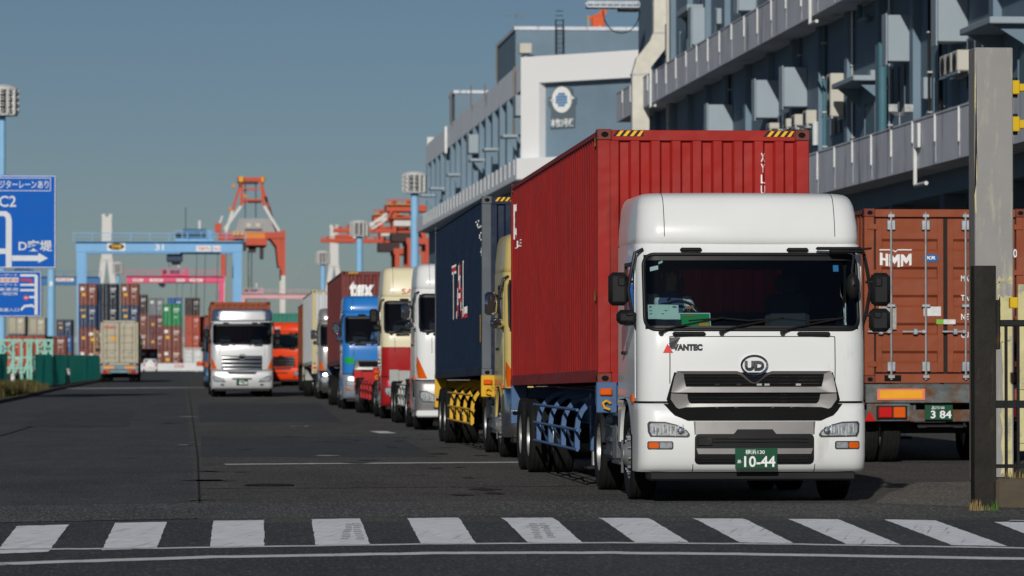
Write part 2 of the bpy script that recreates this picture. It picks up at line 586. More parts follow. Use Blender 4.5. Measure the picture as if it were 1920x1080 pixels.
def doors(root, paint, y0, s, h, H, rods=True):
    mb = MB()
    mb.box(-h + .162, h - .162, y0 + s * .002, y0 + s * .07, H - .12, H - .004, paint, .006)
    mb.build('door_header', root)
    mb = MB()
    mb.box(-h + .162, h - .162, y0 + s * .002, y0 + s * .07, .004, .14, paint, .006)
    mb.box(-h + .3, -h + .55, y0 - s * .002, y0 + s * .02, .03, .12, HOLE)
    mb.box(h - .55, h - .3, y0 - s * .002, y0 + s * .02, .03, .12, HOLE)
    mb.build('door_sill', root)
    mb = MB()
    mb.box(-h + .14, h - .14, y0 + s * .056, y0 + s * .066, .13, H - .11, SEAL)
    mb.build('door_seal', root)
    for sx in (-1, 1):
        x0, x1 = (sx * .03, sx * (h - .175))
        d = MB()
        z0, z1 = .165, H - .145
        zz = z1 - z0
        pts = [(z0, 0), (z0 + .1, 0)]
        n = 5
        band = (zz - .2) / n
        for i in range(n):
            a = z0 + .1 + band * i
            pts += [(a + .03, .0), (a + .07, .042), (a + band * .5 - .03, .042), (a + band * .5 + .01, 0.0)]
        pts += [(z1, 0)]
        fr = .09
        xa, xb = x0 + sx * fr, x1 - sx * fr
        n2 = len(pts)
        vs = [(xa, y0 + s * (.012 + dd), z) for z, dd in pts] + [(xb, y0 + s * (.012 + dd), z) for z, dd in pts]
        d.add(vs, [(i, i + 1, n2 + i + 1, n2 + i) for i in range(n2 - 1)], paint)
        d.box(x0, xa, y0 + s * .006, y0 + s * .05, z0, z1, paint, .004)
        d.box(xb, x1, y0 + s * .006, y0 + s * .05, z0, z1, paint, .004)
        dd = d.build('door', root, 25)
        for z in (z0 + .12, z0 + zz * .35, z0 + zz * .65, z1 - .12):
            mb = MB()
            mb.box(sx * (h - .19), sx * (h - .05), y0 - s * .012, y0 + s * .004, z - .04, z + .04, paint, .004)
            mb.build('hinge', dd)
        for xr in (sx * .30, sx * .82):
            r = MB()
            yr = y0 - s * .03
            r.tube([(xr, yr, .05), (xr, yr, H - .05)], .019, GALV, 8)
            for z in (.10, H - .1):
                r.box(xr - .05, xr + .05, yr - s * .022, yr + s * .03, z - .025, z + .025, GALV, .005)
            for z in (.25, H - .24):
                r.box(xr - .065, xr + .065, yr - s * .012, yr + s * .035, z - .075, z + .075, GALV, .01)
            r.box(xr - .065, xr + .065, yr - s * .02, yr + s * .035, z0 + zz * .37 + .12, z0 + zz * .37 + .17, GALV, .008)
            r.build('lock_rod', dd)
            hd = MB()
            zh = z0 + zz * .265
            hd.box(xr - .36, xr, yr - s * .03, yr - s * .012, zh - .014, zh + .014, GALV, .005)
            hd.box(xr - .2, xr - .12, yr - s * .035, yr + s * .03, zh - .05, zh + .05, GALV, .015)
            hd.box(xr - .07, xr + .01, yr - s * .035, yr + s * .03, zh - .03, zh + .03, GALV, .01)
            hd.build('handle', dd)
def side_text(root, s, y0, y1, z0, z1, m, L=12.192, name='lettering', bold=.02, flip=True):
    """lettering painted on the corrugated left side, read from the road"""
    pr = corr(.13, L - .13, .278, .036)
    v, f = text_tris(s, -y1, -y0, z0, z1, bold)
    mb = MB()
    h = 1.219
    drape(mb, v, f, lambda u, z, d: (-(h - .012 - corr_d(pr, -u) + .004), -u, z), m, [-t for t, d in pr if y0 < t < y1])
    return mb.build(name, root, 0)
def end_text(root, s, x0, x1, z0, z1, m, d0=.0, name='lettering', bold=.0, corr_on=True, vertical=False):
    """lettering on the near end wall of a container"""
    h = 1.219
    pr = corr(-h + .15, h - .15, .25, .045, .028)
    v, f = text_tris(s, x0, x1, z0, z1, bold)
    mb = MB()
    drape(mb, v, f, lambda u, z, d: (u, .012 + (corr_d(pr, u) if corr_on else d0) - .004, z), m, [t for t, d in pr if x0 < t < x1] if corr_on else None)
    return mb.build(name, root, 0)

# ------------------------------------------------------------------ semi-trailer (skeleton chassis)
def plate_parts(parent, cx, cz, w, hh, y, top, big, kana='', name='licence_plate', col=(.01, .07, .035)):
    pm = mat('green_plate', col, .4, var=.05)
    mb = MB()
    mb.box(cx - w / 2, cx + w / 2, y - .012, y, cz - hh / 2, cz + hh / 2, pm, .006)
    pl = mb.build(name, parent)
    t = MB()
    def put(s, a, b, c, d, bold=.0):
        v, f = text_tris(s, cx + a * w, cx + b * w, cz + c * hh, cz + d * hh, bold)
        t.add([(x, y - .015, z) for x, z in v], f, LETTER)
    put(top, -.26, .2, .20, .42, .01)
    put(big, -.29, .45, -.4, .12, .02)
    if kana: put(kana, -.45, -.36, -.22, -.05, .015)
    t.build('plate_number', pl, 0)
    return pl
def trailer(label, paint, loc, length=12.3, slope=.0098, z0=1.27, axles=(9.35, 10.65), guards=True, guard_paint=None, group=None, rear=False, dirtyrear=None, fenders=None, plate=None, front_lamp=True, legs=True):
    root = thing('semi_trailer', label, 'trailer', loc, group)
    zt = lambda y: z0 - slope * y
    gp = guard_paint or paint
    mb = MB()
    for sx in (-1, 1):
        x = sx * .48
        pr = [(0.25, zt(.25) - .2), (3.1, zt(3.1) - .2), (3.6, zt(3.6) - .52), (length - .1, zt(length) - .46), (length - .1, zt(length) - .05), (.25, zt(0) - .05)]
        mb.prism(pr, 0, x - .03, x + .03, paint)
        mb.box(x - .07, x + .07, .25, length - .1, zt(6) - .075, zt(6) - .05, paint)
        mb.prism([(3.6, zt(3.6) - .53), (length - .1, zt(length) - .47), (length - .1, zt(length) - .445), (3.6, zt(3.6) - .505)], 0, x - .08, x + .08, paint)
    for y in (1.2, 2.4, 3.8, 5.2, 6.6, 8.0, 9.9, 11.2):
        mb.box(-.45, .45, y - .04, y + .04, zt(y) - .35 if y > 3 else zt(y) - .18, zt(y) - .09, paint)
    mb.build('chassis_frame', root)
    # bolsters that carry the corner castings
    for y in (.02, length - .3):
        b = MB()
        b.box(-1.22, 1.22, y, y + .26, zt(y) - .25, zt(y) - .012, paint, .01)
        for sx in (-1, 1):
            b.box(sx * 1.0, sx * 1.235, y - .03, y + .02, zt(y) - .33, zt(y) + .02, paint, .01)
        bo = b.build('bolster', root)
        if y < 1 and front_lamp:
            for sx in (-1, 1):
                l = MB()
                l.box(sx * 1.06, sx * 1.20, y - .075, y - .03, zt(y) - .13, zt(y) - .05, ORANGE, .012)
                l.build('marker_lamp', bo)
                k = MB()
                k.tube([(sx * 1.08, y - .06, zt(y) - .22), (sx * 1.13, y - .09, zt(y) - .19), (sx * 1.17, y - .09, zt(y) - .22), (sx * 1.15, y - .09, zt(y) - .27), (sx * 1.09, y - .08, zt(y) - .29)], .016, YELLOWP, 8)
                k.build('hook', bo)
    for y in axles:
        a = MB()
        a.tube([(-.9, y, .505), (.9, y, .505)], .075, DARK, 10)
        for sx in (-1, 1):
            a.box(sx * .42, sx * .54, y - .5, y + .5, .60, .68, DARK)
            a.box(sx * .40, sx * .56, y - .1, y + .1, .5, zt(y) - .45, DARK)
        a.build('axle', root)
        for sx in (-1, 1):
            wheel(root, 'dual', sx * 1.085, y)
    if fenders:
        for sx in (-1, 1):
            for y in axles:
                f = MB()
                pts = [(y + .60 * math.cos(R(q)), .505 + .60 * math.sin(R(q))) for q in range(20, 161, 14)]
                rings = [[(sx * .62, u, w), (sx * 1.22, u, w), (sx * 1.225, u, w - .04), (sx * .62, u, w - .02)] for u, w in pts]
                f.loft(rings, fenders, True, True)
                f.build('fender', root)
    if legs:
        for sx in (-1, 1):
            l = MB()
            l.box(sx * .78, sx * .92, 3.75, 3.89, .42, zt(3) - .1, paint, .01)
            l.box(sx * .80, sx * .90, 3.77, 3.87, .24, .44, GALV, .008)
            l.box(sx * .72, sx * .98, 3.65, 3.99, .2, .24, DARK, .008)
            l.box(sx * .5, sx * .78, 3.78, 3.86, zt(3) - .25, zt(3) - .1, paint)
            l.bar((sx * .85, 3.82, .5), (sx * .5, 4.3, zt(3) - .4), .05, .05, paint)
            l.build('landing_leg', root)
    if guards:
        for sx in (-1, 1):
            g = MB()
            ya, yb = 2.6, axles[0] - .75
            for z in (.46, .70, .94):
                g.tube([(sx * 1.2, ya, z), (sx * 1.2, yb, z)], .019, gp, 8)
            n = 4
            for i in range(n):
                y = ya + .35 + (yb - ya - .7) * i / (n - 1)
                pts = [(sx * 1.17, y, .46), (sx * 1.17, y, .72)] + [(sx * (1.17 - .42 * (1 - math.cos(R(q)))), y, .72 + .40 * math.sin(R(q))) for q in range(15, 91, 15)] + [(sx * .55, y, 1.12)]
                rings = []
                for j, p in enumerate(pts):
                    d = Vector(pts[min(j + 1, len(pts) - 1)]) - Vector(pts[max(0, j - 1)])
                    d.normalize()
                    nn = Vector((d.z, 0, -d.x)) * .028
                    p = Vector(p)
                    rings.append([p + nn + Vector((0, -.055, 0)), p + nn + Vector((0, .055, 0)), p - nn + Vector((0, .055, 0)), p - nn + Vector((0, -.055, 0))])
                g.loft(rings, gp, True, True)
                if i < n - 1:
                    y2 = ya + .35 + (yb - ya - .7) * (i + 1) / (n - 1)
                    ym = (y + y2) / 2
                    for zz in (.47,):
                        g.bar((sx * 1.13, y, zz + .22), (sx * 1.13, ym, zz), .015, .045, gp)
                        g.bar((sx * 1.13, ym, zz), (sx * 1.13, y2, zz + .22), .015, .045, gp)
            g.build('side_guard', root)
    # tail
    t = MB()
    yl = length
    rp = dirtyrear or paint
    t.box(-1.22, 1.22, yl - .12, yl - .03, .62, .80, rp, .01)
    for sx in (-1, 1):
        t.box(sx * .5, sx * .62, yl - .2, yl - .1, .7, zt(yl) - .2, rp)
    t.build('rear_bumper', root)
    if rear:
        yb = yl + .002
        m = MB()
        m.box(-1.22, 1.22, yl - .05, yl, zt(yl) - .29, zt(yl) - .03, rp, .008)
        m.box(-1.2, -.55, yl - .06, yl - .005, zt(yl) - .56, zt(yl) - .30, rp, .008)
        m.box(.55, 1.2, yl - .06, yl - .005, zt(yl) - .56, zt(yl) - .30, rp, .008)
        m.build('rear_crossmember', root)
        for sx in (-1, 1):
            a = MB()
            a.box(sx * .33, sx * 1.05, yb, yb + .012, zt(yl) - .25, zt(yl) - .08, mat('reflector_border', (.7, .2, .12), .4), .004)
            a.box(sx * .37, sx * 1.01, yb + .012, yb + .016, zt(yl) - .225, zt(yl) - .105, mat('reflector_yellow', (.8, .36, .02), .4), .004)
            a.build('reflector_plate', root)
            a = MB()
            a.box(sx * .60, sx * 1.06, yb - .005, yb + .03, zt(yl) - .53, zt(yl) - .33, BLACK, .01)
            tl = a.build('tail_lamp', root)
            a = MB()
            a.box(sx * .83, sx * 1.03, yb + .03, yb + .06, zt(yl) - .51, zt(yl) - .35, RED_L, .02)
            a.build('stop_lens', tl)
            a = MB()
            a.box(sx * .63, sx * .81, yb + .03, yb + .055, zt(yl) - .51, zt(yl) - .35, ORANGE, .02)
            a.build('turn_lens', tl)
            a = MB()
            a.prism([(sx * 1.08, zt(yl) - .56), (sx * 1.24, zt(yl) - .56), (sx * 1.16, zt(yl) - .41)], 1, yb, yb + .02, RED_L)
            a.build('triangle_reflector', root)
    return root
# ------------------------------------------------------------------ tractor units
def lerp_tab(tab, z):
    if z <= tab[0][0]: return tab[0][1]
    for (a, p), (b, q) in zip(tab, tab[1:]):
        if z <= b: return p + (q - p) * (z - a) / (b - a)
    return tab[-1][1]
class Shell:
    def __init__(s, prof, w=1.235, rc=.24, bulge=.05, yr=2.2):
        s.prof, s.w, s.rc, s.b, s.yr = prof, w, rc, bulge, yr
        s.half = w - rc
        s.ue = s.half + rc * math.pi / 2
    def surf(s, u, z, off=0.0):
        y0 = lerp_tab(s.prof, z)
        sg = -1 if u < 0 else 1
        a = abs(u)
        if a <= s.half:
            return (u, y0 + s.b * (a / s.half) ** 2 - off, z)
        if a < s.ue:
            q = (a - s.half) / s.rc
            return (sg * (s.half + (s.rc + off) * math.sin(q)), y0 + s.b + s.rc - (s.rc + off) * math.cos(q), z)
        return (sg * (s.w + off), min(s.yr, y0 + s.b + s.rc + (a - s.ue)), z)
    def F(s, x, z, d=0.0, off=0.004):
        """front-face mapping: d > 0 goes inward"""
        a = min(abs(x), s.w - .002)
        y0 = lerp_tab(s.prof, z)
        if a <= s.half: y = y0 + s.b * (a / s.half) ** 2
        else: y = y0 + s.b + s.rc - math.sqrt(max(0, s.rc ** 2 - (a - s.half) ** 2))
        return (x, y - off + d, z)
    def fn(s, off):
        return lambda x, z, d: s.F(x, z, d, off)
    def grid(s, mb, us, zs, holes, m, off=0.0):
        vs = [s.surf(u, z, off) for z in zs for u in us]
        n = len(us)
        fs = []
        for i in range(len(zs) - 1):
            for j in range(n - 1):
                uc, zc = (us[j] + us[j + 1]) / 2, (zs[i] + zs[i + 1]) / 2
                if any(a < uc < b and c < zc < d for a, b, c, d in holes): continue
                fs.append((i * n + j, i * n + j + 1, (i + 1) * n + j + 1, (i + 1) * n + j))
        mb.add(vs, fs, m)
def ring(w, y0, b, rc, yr, z):
    pts = []
    half = w - rc
    pts.append((-w, yr, z))
    pts.append((-w, (yr + y0 + b + rc) / 2, z))
    for i in range(7):
        q = R(90 * (1 - i / 6))
        pts.append((-half - rc * math.sin(q), y0 + b + rc - rc * math.cos(q), z))
    for i in range(1, 12):
        x = -half + 2 * half * i / 12
        pts.append((x, y0 + b * (x / half) ** 2, z))
    for i in range(7):
        q = R(90 * i / 6)
        pts.append((half + rc * math.sin(q), y0 + b + rc - rc * math.cos(q), z))
    pts.append((w, (yr + y0 + b + rc) / 2, z))
    pts.append((w, yr, z))
    return pts
def person(label, jacket, loc, group=None, trim=None):
    """seated driver, hands on the wheel; origin at the seat"""
    V = [((0, .05, .12), .15), ((0, .08, .32), .14), ((0, .07, .50), .155), ((0, .04, .60), .10), ((0, .02, .665), .055), ((0, -.01, .74), .072), ((0, -.005, .83), .095), ((0, .01, .90), .07), ((0, -.1, .775), .02)]
    E = [(0, 1), (1, 2), (2, 3), (3, 4), (4, 5), (5, 6), (6, 7), (6, 8)]
    for sx in (-1, 1):
        b = len(V)
        V += [((sx * .19, .05, .545), .075), ((sx * .26, -.06, .33), .055), ((sx * .17, -.30, .38), .042), ((sx * .155, -.36, .42), .034), ((sx * .15, -.40, .45), .03)]
        E += [(2, b), (b, b + 1), (b + 1, b + 2), (b + 2, b + 3), (b + 3, b + 4)]
        for k in range(4):
            V += [((sx * (.19 - .026 * k), -.44, .475 - .006 * k), .009), ((sx * (.19 - .026 * k), -.455, .44), .008)]
            E += [(b + 4, len(V) - 2), (len(V) - 2, len(V) - 1)]
        V += [((sx * .105, -.40, .47), .011)]
        E += [(b + 3, len(V) - 1)]
        b = len(V)
        V += [((sx * .1, .0, .09), .10), ((sx * .14, -.42, .1), .07), ((sx * .14, -.5, -.2), .05), ((sx * .14, -.48, -.34), .045), ((sx * .14, -.62, -.37), .035)]
        E += [(0, b), (b, b + 1), (b + 1, b + 2), (b + 2, b + 3), (b + 3, b + 4)]
    me = bpy.data.meshes.new('person')
    me.from_pydata([v for v, r in V], E, [])
    o = bpy.data.objects.new('person', me)
    S.collection.objects.link(o)
    sk = o.modifiers.new('skin', 'SKIN')
    for i, (v, r) in enumerate(V):
        me.skin_vertices[0].data[i].radius = (r, r)
    me.skin_vertices[0].data[0].use_root = True
    sb = o.modifiers.new('sub', 'SUBSURF')
    sb.levels = sb.render_levels = 2
    dg = bpy.context.evaluated_depsgraph_get()
    nm = bpy.data.meshes.new_from_object(o.evaluated_get(dg))
    bpy.data.objects.remove(o)
    p = bpy.data.objects.new('person', nm)
    S.collection.objects.link(p)
    nm.materials.clear()
    tr = mat('light_grey_cloth', (.6, .62, .64), .9, var=.15, scale=20)
    for m in (jacket, SKIN, mat('navy_trousers', (.02, .025, .04), .9), tr): nm.materials.append(m)
    for f in nm.polygons:
        c = f.center
        f.use_smooth = True
        f.material_index = 0
        if c.z > .645 or (c.y < -.385 and c.z > .2): f.material_index = 1
        elif c.z < .2 or (c.y < -.2 and c.z < .25): f.material_index = 2
        elif trim and abs(c.x) > .14 and c.z > .42 and c.y > -.1: f.material_index = 3
    p.location = loc
    tag(p, label, 'person', group)
    hb = MB()
    n = 12
    rings = []
    for i in range(6):
        a = R(8 + 82 * i / 5)
        rr, zz = .102 * math.cos(a), .835 + .118 * math.sin(a)
        rings.append([(rr * math.cos(2 * math.pi * j / n), .012 + rr * 1.05 * math.sin(2 * math.pi * j / n), zz if math.sin(2 * math.pi * j / n) < -.3 else zz - (.07 if i == 0 else .0)) for j in range(n)])
    hb.loft(rings, HAIR, False, True)
    hb.build('hair', p, 60)
    fb = MB()
    for sx in (-1, 1):
        fb.lathe([(.012, -.104), (.010, -.107), (.001, -.108)], HAIR, 1, 8, (sx * .032, 0.014, .835))
    fb.build('eyes', p)
    lm = MB()
    lm.box(-.025, .025, -.088, -.076, .735, .745, mat('lips', (.3, .12, .1), .6), .004)
    lm.build('mouth', p)
    for sx in (-1, 1):
        e = MB()
        e.lathe([(.03, -.012), (.034, 0), (.02, .012)], SKIN, 0, 10, (sx * .098, .01, .815))
        e.build('ear', p)
    return p

DEF_PROF = [(1.0, .04), (1.2, .015), (1.5, .0), (1.75, .015), (1.87, .045), (2.69, .25), (2.8, .30)]
def tractor(label, loc, up, low=None, split=None, group=None, fairing=None, bumper=None, style='quon', mirrors=None, roof_z=3.37, fair_w=1.2, seed=0, chassis=None, rz=0, extra=None, plate=None, fair_prof=None, corner_mat=None, skirt=None, visor=False):
    root = thing('tractor_truck', label, 'truck', loc, group, rz)
    low = low or up
    fairing = fairing or up
    bumper = bumper or low
    mirrors = mirrors or BLACK
    skirt = skirt or low
    chassis = chassis or DARK
    sh = Shell(DEF_PROF)
    W0, W1, UW = 1.875, 2.68, 1.17
    SZ0, SZ1, SA, SB = 1.93, 2.60, 1.47, 2.42
    half_us = [.2, .4, .6, .8, .995, 1.05, 1.11, 1.17, 1.22, 1.27, 1.32, 1.372, 1.47, 1.8, 2.1, 2.42, 3.4]
    us = [-u for u in half_us[::-1]] + [0] + half_us
    zs = sorted(set([1.10, 1.2, 1.3, 1.5, 1.65, 1.75, 1.82, W0, SZ0, 2.1, 2.35, SZ1, W1, 2.74, 2.80] + ([split] if split else [])))
    holes = [(-UW, UW, W0, W1), (SA, SB, SZ0, SZ1), (-SB, -SA, SZ0, SZ1)]
    mb = MB()
    if split:
        sh.grid(mb, us, [z for z in zs if z >= split], holes, up)
    else:
        sh.grid(mb, us, zs, holes, up)
    top = [sh.surf(u, 2.80) for u in us]
    mb.add(top, [list(range(len(top)))], up)
    # rear wall with its window
    for a, b, c, d in ((-1.235, -.62, 1.1, 2.8), (.62, 1.235, 1.1, 2.8), (-.62, .62, 1.1, 2.08), (-.62, .62, 2.56, 2.8)):
        mb.box(a, b, 2.17, 2.2, c, d, up)
    cab = mb.build('cab', root, 40)
    if split:
        mb = MB()
        sh.grid(mb, us, [z for z in zs if z <= split], [], low)
        mb.build('lower_cab_panel', root, 40)
    # lining, floor, seats
    mb = MB()
    sh.grid(mb, us, [1.10, W0, SZ0, SZ1, W1, 2.78], holes, LINING, -.03)
    ls = [sh.surf(u, 2.775, -.03) for u in us]
    mb.add(ls, [list(range(len(ls)))], LINING)
    ls = [sh.surf(u, 1.12, -.03) for u in us]
    mb.add(ls, [list(range(len(ls)))], LINING)
    for a, b, c, d in ((-1.2, -.62, 1.1, 2.77), (.62, 1.2, 1.1, 2.77), (-.62, .62, 1.1, 2.08), (-.62, .62, 2.56, 2.77)):
        mb.box(a, b, 2.14, 2.165, c, d, LINING)
    mb.build('interior', root, 0)
    mb = MB()
    mb.box(-1.12, 1.12, .42, .95, 1.5, 1.86, mat('dashboard', (.03, .032, .036), .7), .06)
    mb.box(-1.1, -.25, .5, .85, 1.84, 1.885, mat('dashboard', (.03, .032, .036), .7), .05)
    mb.build('dashboard', root)
    st = mat('seat_cloth', (.035, .04, .05), .9)
    for x in (-.68, .62):
        s = MB()
        s.box(x - .26, x + .26, 1.2, 1.7, 1.5, 1.66, st, .05)
        s.box(x - .25, x + .25, 1.66, 1.80, 1.6, 2.28, st, .06)
        s.box(x - .14, x + .14, 1.68, 1.78, 2.29, 2.5, st, .05)
        s.build('seat', root)
    s = MB()
    c = Vector((-.68, 1.0, 2.0))
    ax1, ax2 = Vector((1, 0, 0)), Vector((0, .55, .83))
    pts = [c + (ax1 * math.cos(2 * math.pi * i / 24) + ax2 * math.sin(2 * math.pi * i / 24)) * .23 for i in range(25)]
    s.tube(pts, .016, BLACK, 8, False)
    s.bar(c - ax1 * .22, c + ax1 * .22, .05, .03, BLACK)
    s.tube([c, c + Vector((0, -.25, -.3))], .03, BLACK)
    s.build('steering_wheel', root)
    # windscreen and side glass
    g = MB()
    ui = [u for u in us if abs(u) <= UW + .001]
    sh.grid(g, ui, [W0, 2.1, 2.35, W1], [], WS_GLASS, -.004)
    g.build('windscreen', root, 60)
    seal = MB()
    rp = rrect(-UW - .005, UW + .005, W0 - .005, W1 + .005, .13, 6)
    path = []
    for i, (u, z) in enumerate(rp):
        u2, z2 = rp[(i + 1) % len(rp)]
        k = max(1, int(math.dist((u, z), (u2, z2)) / .1))
        for j in range(k):
            path.append(sh.surf(u + (u2 - u) * j / k, z + (z2 - z) * j / k, .003))
    path.append(path[0])
    seal.tube(path, .02, BLACK, 8, False)
    for su in (-1, 1):
        for z, sz in ((W0, 1), (W1, -1)):
            fan = [(su * UW, z)] + [(su * (UW - .13 + .13 * math.sin(R(q))), z + sz * (.13 - .13 * math.cos(R(q)))) for q in range(0, 91, 15)]
            vs = [sh.surf(u, zz, .003) for u, zz in fan]
            seal.add(vs, [(0, i, i + 1) for i in range(1, len(vs) - 1)], BLACK)
    # black band printed along the glass edge
    for z0, z1 in ((W0, W0 + .035), (W1 - .06, W1)):
        sh.grid(seal, ui, [z0, z1], [], BLACK, .001)
    seal.build('windscreen_seal', root, 50)
    for sx in (-1, 1):
        d = MB()
        fy = lambda yy, z, dd: (sx * (1.241 - dd), yy, z)
        ringpoly(d, [(.42, 1.13), (1.55, 1.13), (1.55, 2.68), (.47, 2.68)], [(.50, 1.93), (1.42, 1.93), (1.42, 2.60), (.56, 2.60)], fy, up if not split else up, .02, 5)
        ringpoly(d, [(.49, 1.92), (1.43, 1.92), (1.43, 2.61), (.55, 2.61)], [(.53, 1.96), (1.39, 1.96), (1.39, 2.57), (.59, 2.57)], lambda yy, z, dd: (sx * (1.246 - dd), yy, z), BLACK, .02, 5)
        do = d.build('door', root, 30)
        hd = MB()
        hd.box(sx * 1.24, sx * 1.275, 1.36, 1.52, 1.60, 1.64, BLACK, .01)
        hd.build('handle', do)
        gm = MB()
        gm.add([(sx * 1.23, .5, 1.93), (sx * 1.23, 1.42, 1.93), (sx * 1.23, 1.42, 2.6), (sx * 1.23, .56, 2.6)], [(0, 1, 2, 3)], SIDE_GLASS)
        gm.build('side_window', do, 0)
    # roof fairing
    f = MB()
    fw = fair_w
    fr = fair_prof or [(2.775, .0, .36), (2.79, .01, .30), (2.83, .02, .275), (2.88, .02, .27), (3.0, .015, .29)]
    rings = [ring(fw + dw, y0, .06, .25, 2.25, z) for z, dw, y0 in fr]
    zt = roof_z
    zb = fr[-1][0]
    yb = fr[-1][2]
    h = zt - zb
    for k, (dz, dw, dy) in enumerate(((.35, 0, .045), (.6, -.01, .085), (.78, -.03, .13), (.88, -.05, .18), (.95, -.08, .26), (.985, -.12, .36), (1.0, -.17, .48))):
        rings.append(ring(fw + dw, yb + dy, .06 + .02 * k / 6, .25 + .015 * k, 2.25, zb + h * dz))
    f.loft(rings, fairing, True, True, False)
    f.add([p for p in rings[0]] , [list(range(len(rings[0])))[::-1]], fairing)
    # open back closed by a plain sheet
    bk = [r[0] for r in rings] + [r[-1] for r in rings[::-1]]
    f.add(bk, [list(range(len(bk)))], fairing)
    fo = f.build('roof_fairing', root, 45)
    sm = MB()
    for sx in (-1, 1):
        x = sx * .93
        pts = []
        for r in rings[3:]:
            b = min(r, key=lambda p: abs(p[0] - x))
            q = sorted(r[8:21], key=lambda p: abs(p[0] - x))[:2]
            t = 0 if abs(q[1][0] - q[0][0]) < 1e-6 else (x - q[0][0]) / (q[1][0] - q[0][0])
            pts.append((x, q[0][1] + (q[1][1] - q[0][1]) * t, q[0][2]))
        for a, b2 in zip(pts, pts[1:]):
            sm.add([(a[0] - .004, a[1] - .002, a[2]), (a[0] + .004, a[1] - .002, a[2]), (b2[0] + .004, b2[1] - .002, b2[2]), (b2[0] - .004, b2[1] - .002, b2[2])], [(0, 1, 2, 3)], DARK)
    # flat silver strip across the upper front, painting the shade of a crease
    cr = []
    for i in range(13):
        x = -.42 + .84 * i / 12
        r = rings[-5]
        q = sorted(r[8:21], key=lambda p: abs(p[0] - x))[:2]
        cr.append((x, q[0][1] - .004, q[0][2] - .03 + .10 * max(0, abs(x) - .3)))
    for a, b2 in zip(cr, cr[1:]):
        sm.add([a, b2, (b2[0], b2[1] + .001, b2[2] + .006), (a[0], a[1] + .001, a[2] + .006)], [(0, 1, 2, 3)], SILVERP)
    sm.build('panel_seam', fo, 0)
    if visor:
        v = MB()
        rg = [[sh.surf(u, 2.70, .02) for u in ui], [Vector(sh.surf(u, 2.62, .02)) + Vector((0, -.17, 0)) for u in ui]]
        vs = [tuple(p) for p in rg[0]] + [tuple(p) for p in rg[1]]
        n = len(ui)
        v.add(vs, [(i, i + 1, n + i + 1, n + i) for i in range(n - 1)], SIDE_GLASS)
        v.build('sun_visor', root, 50)
    # grab handles
    for x, z, w in ((-.70, 1.825, .18), (.65, 1.825, .18), (-.65, 2.735, .12), (.51, 2.735, .12)):
        mb = MB()
        y = sh.F(x, z)[1]
        mb.box(x - w, x + w, y - .055, y - .005, z - .022, z + .022, BLACK, .018)
        mb.build('grab_handle', root)
    # wipers
    for x in (-1.0, -.35, .31):
        mb = MB()
        y = sh.F(x, 1.84)[1]
        mb.tube([(x, y + .02, 1.835), (x, y - .045, 1.835)], .026, BLACK, 10)
        tip = (x + .62, 2.045)
        p = [(x, y - .04, 1.835), (x + .06, y - .05, 1.875)] + [(x + .06 + .62 * t, sh.F(min(1.15, x + .06 + .62 * t), 1.88 + .12 * t)[1] - .035, 1.88 + .12 * t) for t in (.2, .6, 1)]
        mb.tube(p, .011, BLACK, 6)
        bl = [(x + t, sh.F(max(-1.14, min(1.14, x + t)), z)[1] - .016, z) for t, z in ((.30, 1.965), (.55, 1.985), (.68, 1.99), (.95, 1.965))]
        mb.tube([q for q in bl if q[0] < 1.16], .010, BLACK, 6)
        mb.build('wiper', root)
    # mirrors
    for sx in (-1, 1):
        for zc, hh, ww, xo in ((2.31, .36, .215, 1.495), (1.975, .255, .23, 1.485)):
            if sx < 0 and zc < 2.2: zc, hh, ww, xo = 2.005, .16, .22, 1.40
            if sx < 0 and zc > 2.2: xo = 1.49
            m2 = MB()
            cx = sx * (xo - .06)
            m2.box(cx - ww / 2, cx + ww / 2, .30, .42, zc - hh / 2, zc + hh / 2, mirrors, .045)
            m2.box(cx - ww * .18 - sx * .03, cx + ww * .18 - sx * .03, .285, .31, zc + hh * .08, zc + hh * .36, mirrors, .02)
            m2.tube([(cx, .32, zc + hh * .22), (sx * 1.27, .36, zc + hh * .22)], .016, BLACK, 8)
            mo = m2.build('mirror', root, 40)
            gl = MB()
            gl.box(cx - ww / 2 + .02, cx + ww / 2 - .02, .42, .424, zc - hh / 2 + .02, zc + hh / 2 - .02, mat('mirror_glass', (.6, .62, .64), .03, 1.0, var=.02))
            gl.build('mirror_glass', mo)
        arm = MB()
        arm.tube([(sx * 1.16, .36, 2.74), (sx * 1.25, .34, 2.70), (sx * 1.29, .34, 2.5), (sx * 1.32, .35, 2.3), (sx * 1.28, .36, 2.05), (sx * 1.22, .37, 1.86)], .02, BLACK, 8)
        arm.build('mirror_arm', root)
    # under-view mirror bracket at the passenger corner
    mb = MB()
    mb.box(.70, 1.20, .14, .22, 2.73, 2.765, BLACK, .015)
    mb.box(.84, 1.22, .10, .20, 2.70, 2.735, BLACK, .015)
    mb.tube([(1.2, .18, 2.74), (1.3, .14, 2.75)], .012, BLACK)
    mb.tube([(1.12, .18, 2.72), (1.08, .10, 2.5), (1.1, .08, 2.3)], .014, BLACK)
    pr = [(.01, .02), (.05, .035), (.072, .07), (.075, .10), (.001, .10)]
    n0 = len(mb.v)
    mb.lathe(pr, BLACK, 1, 18, (0, 0, 0))
    mb.v[n0:] = [(1.09 + v[0], v[1], 2.34 + v[2] * 1.9) for v in mb.v[n0:]]
    mb.build('corner_mirror', root, 40)
    # bumper
    bs = Shell([(.34, .09), (.38, .02), (.5, -.035), (.7, -.045), (.92, -.04), (1.03, -.01), (1.075, .04)], 1.238, .20, .06, .70)
    b = MB()
    hu = [.2, .4, .6, .8, 1.0, 1.038, 1.1, 1.16, 1.22, 1.28, 1.352, 1.9]
    bu = [-u for u in hu[::-1]] + [0] + hu
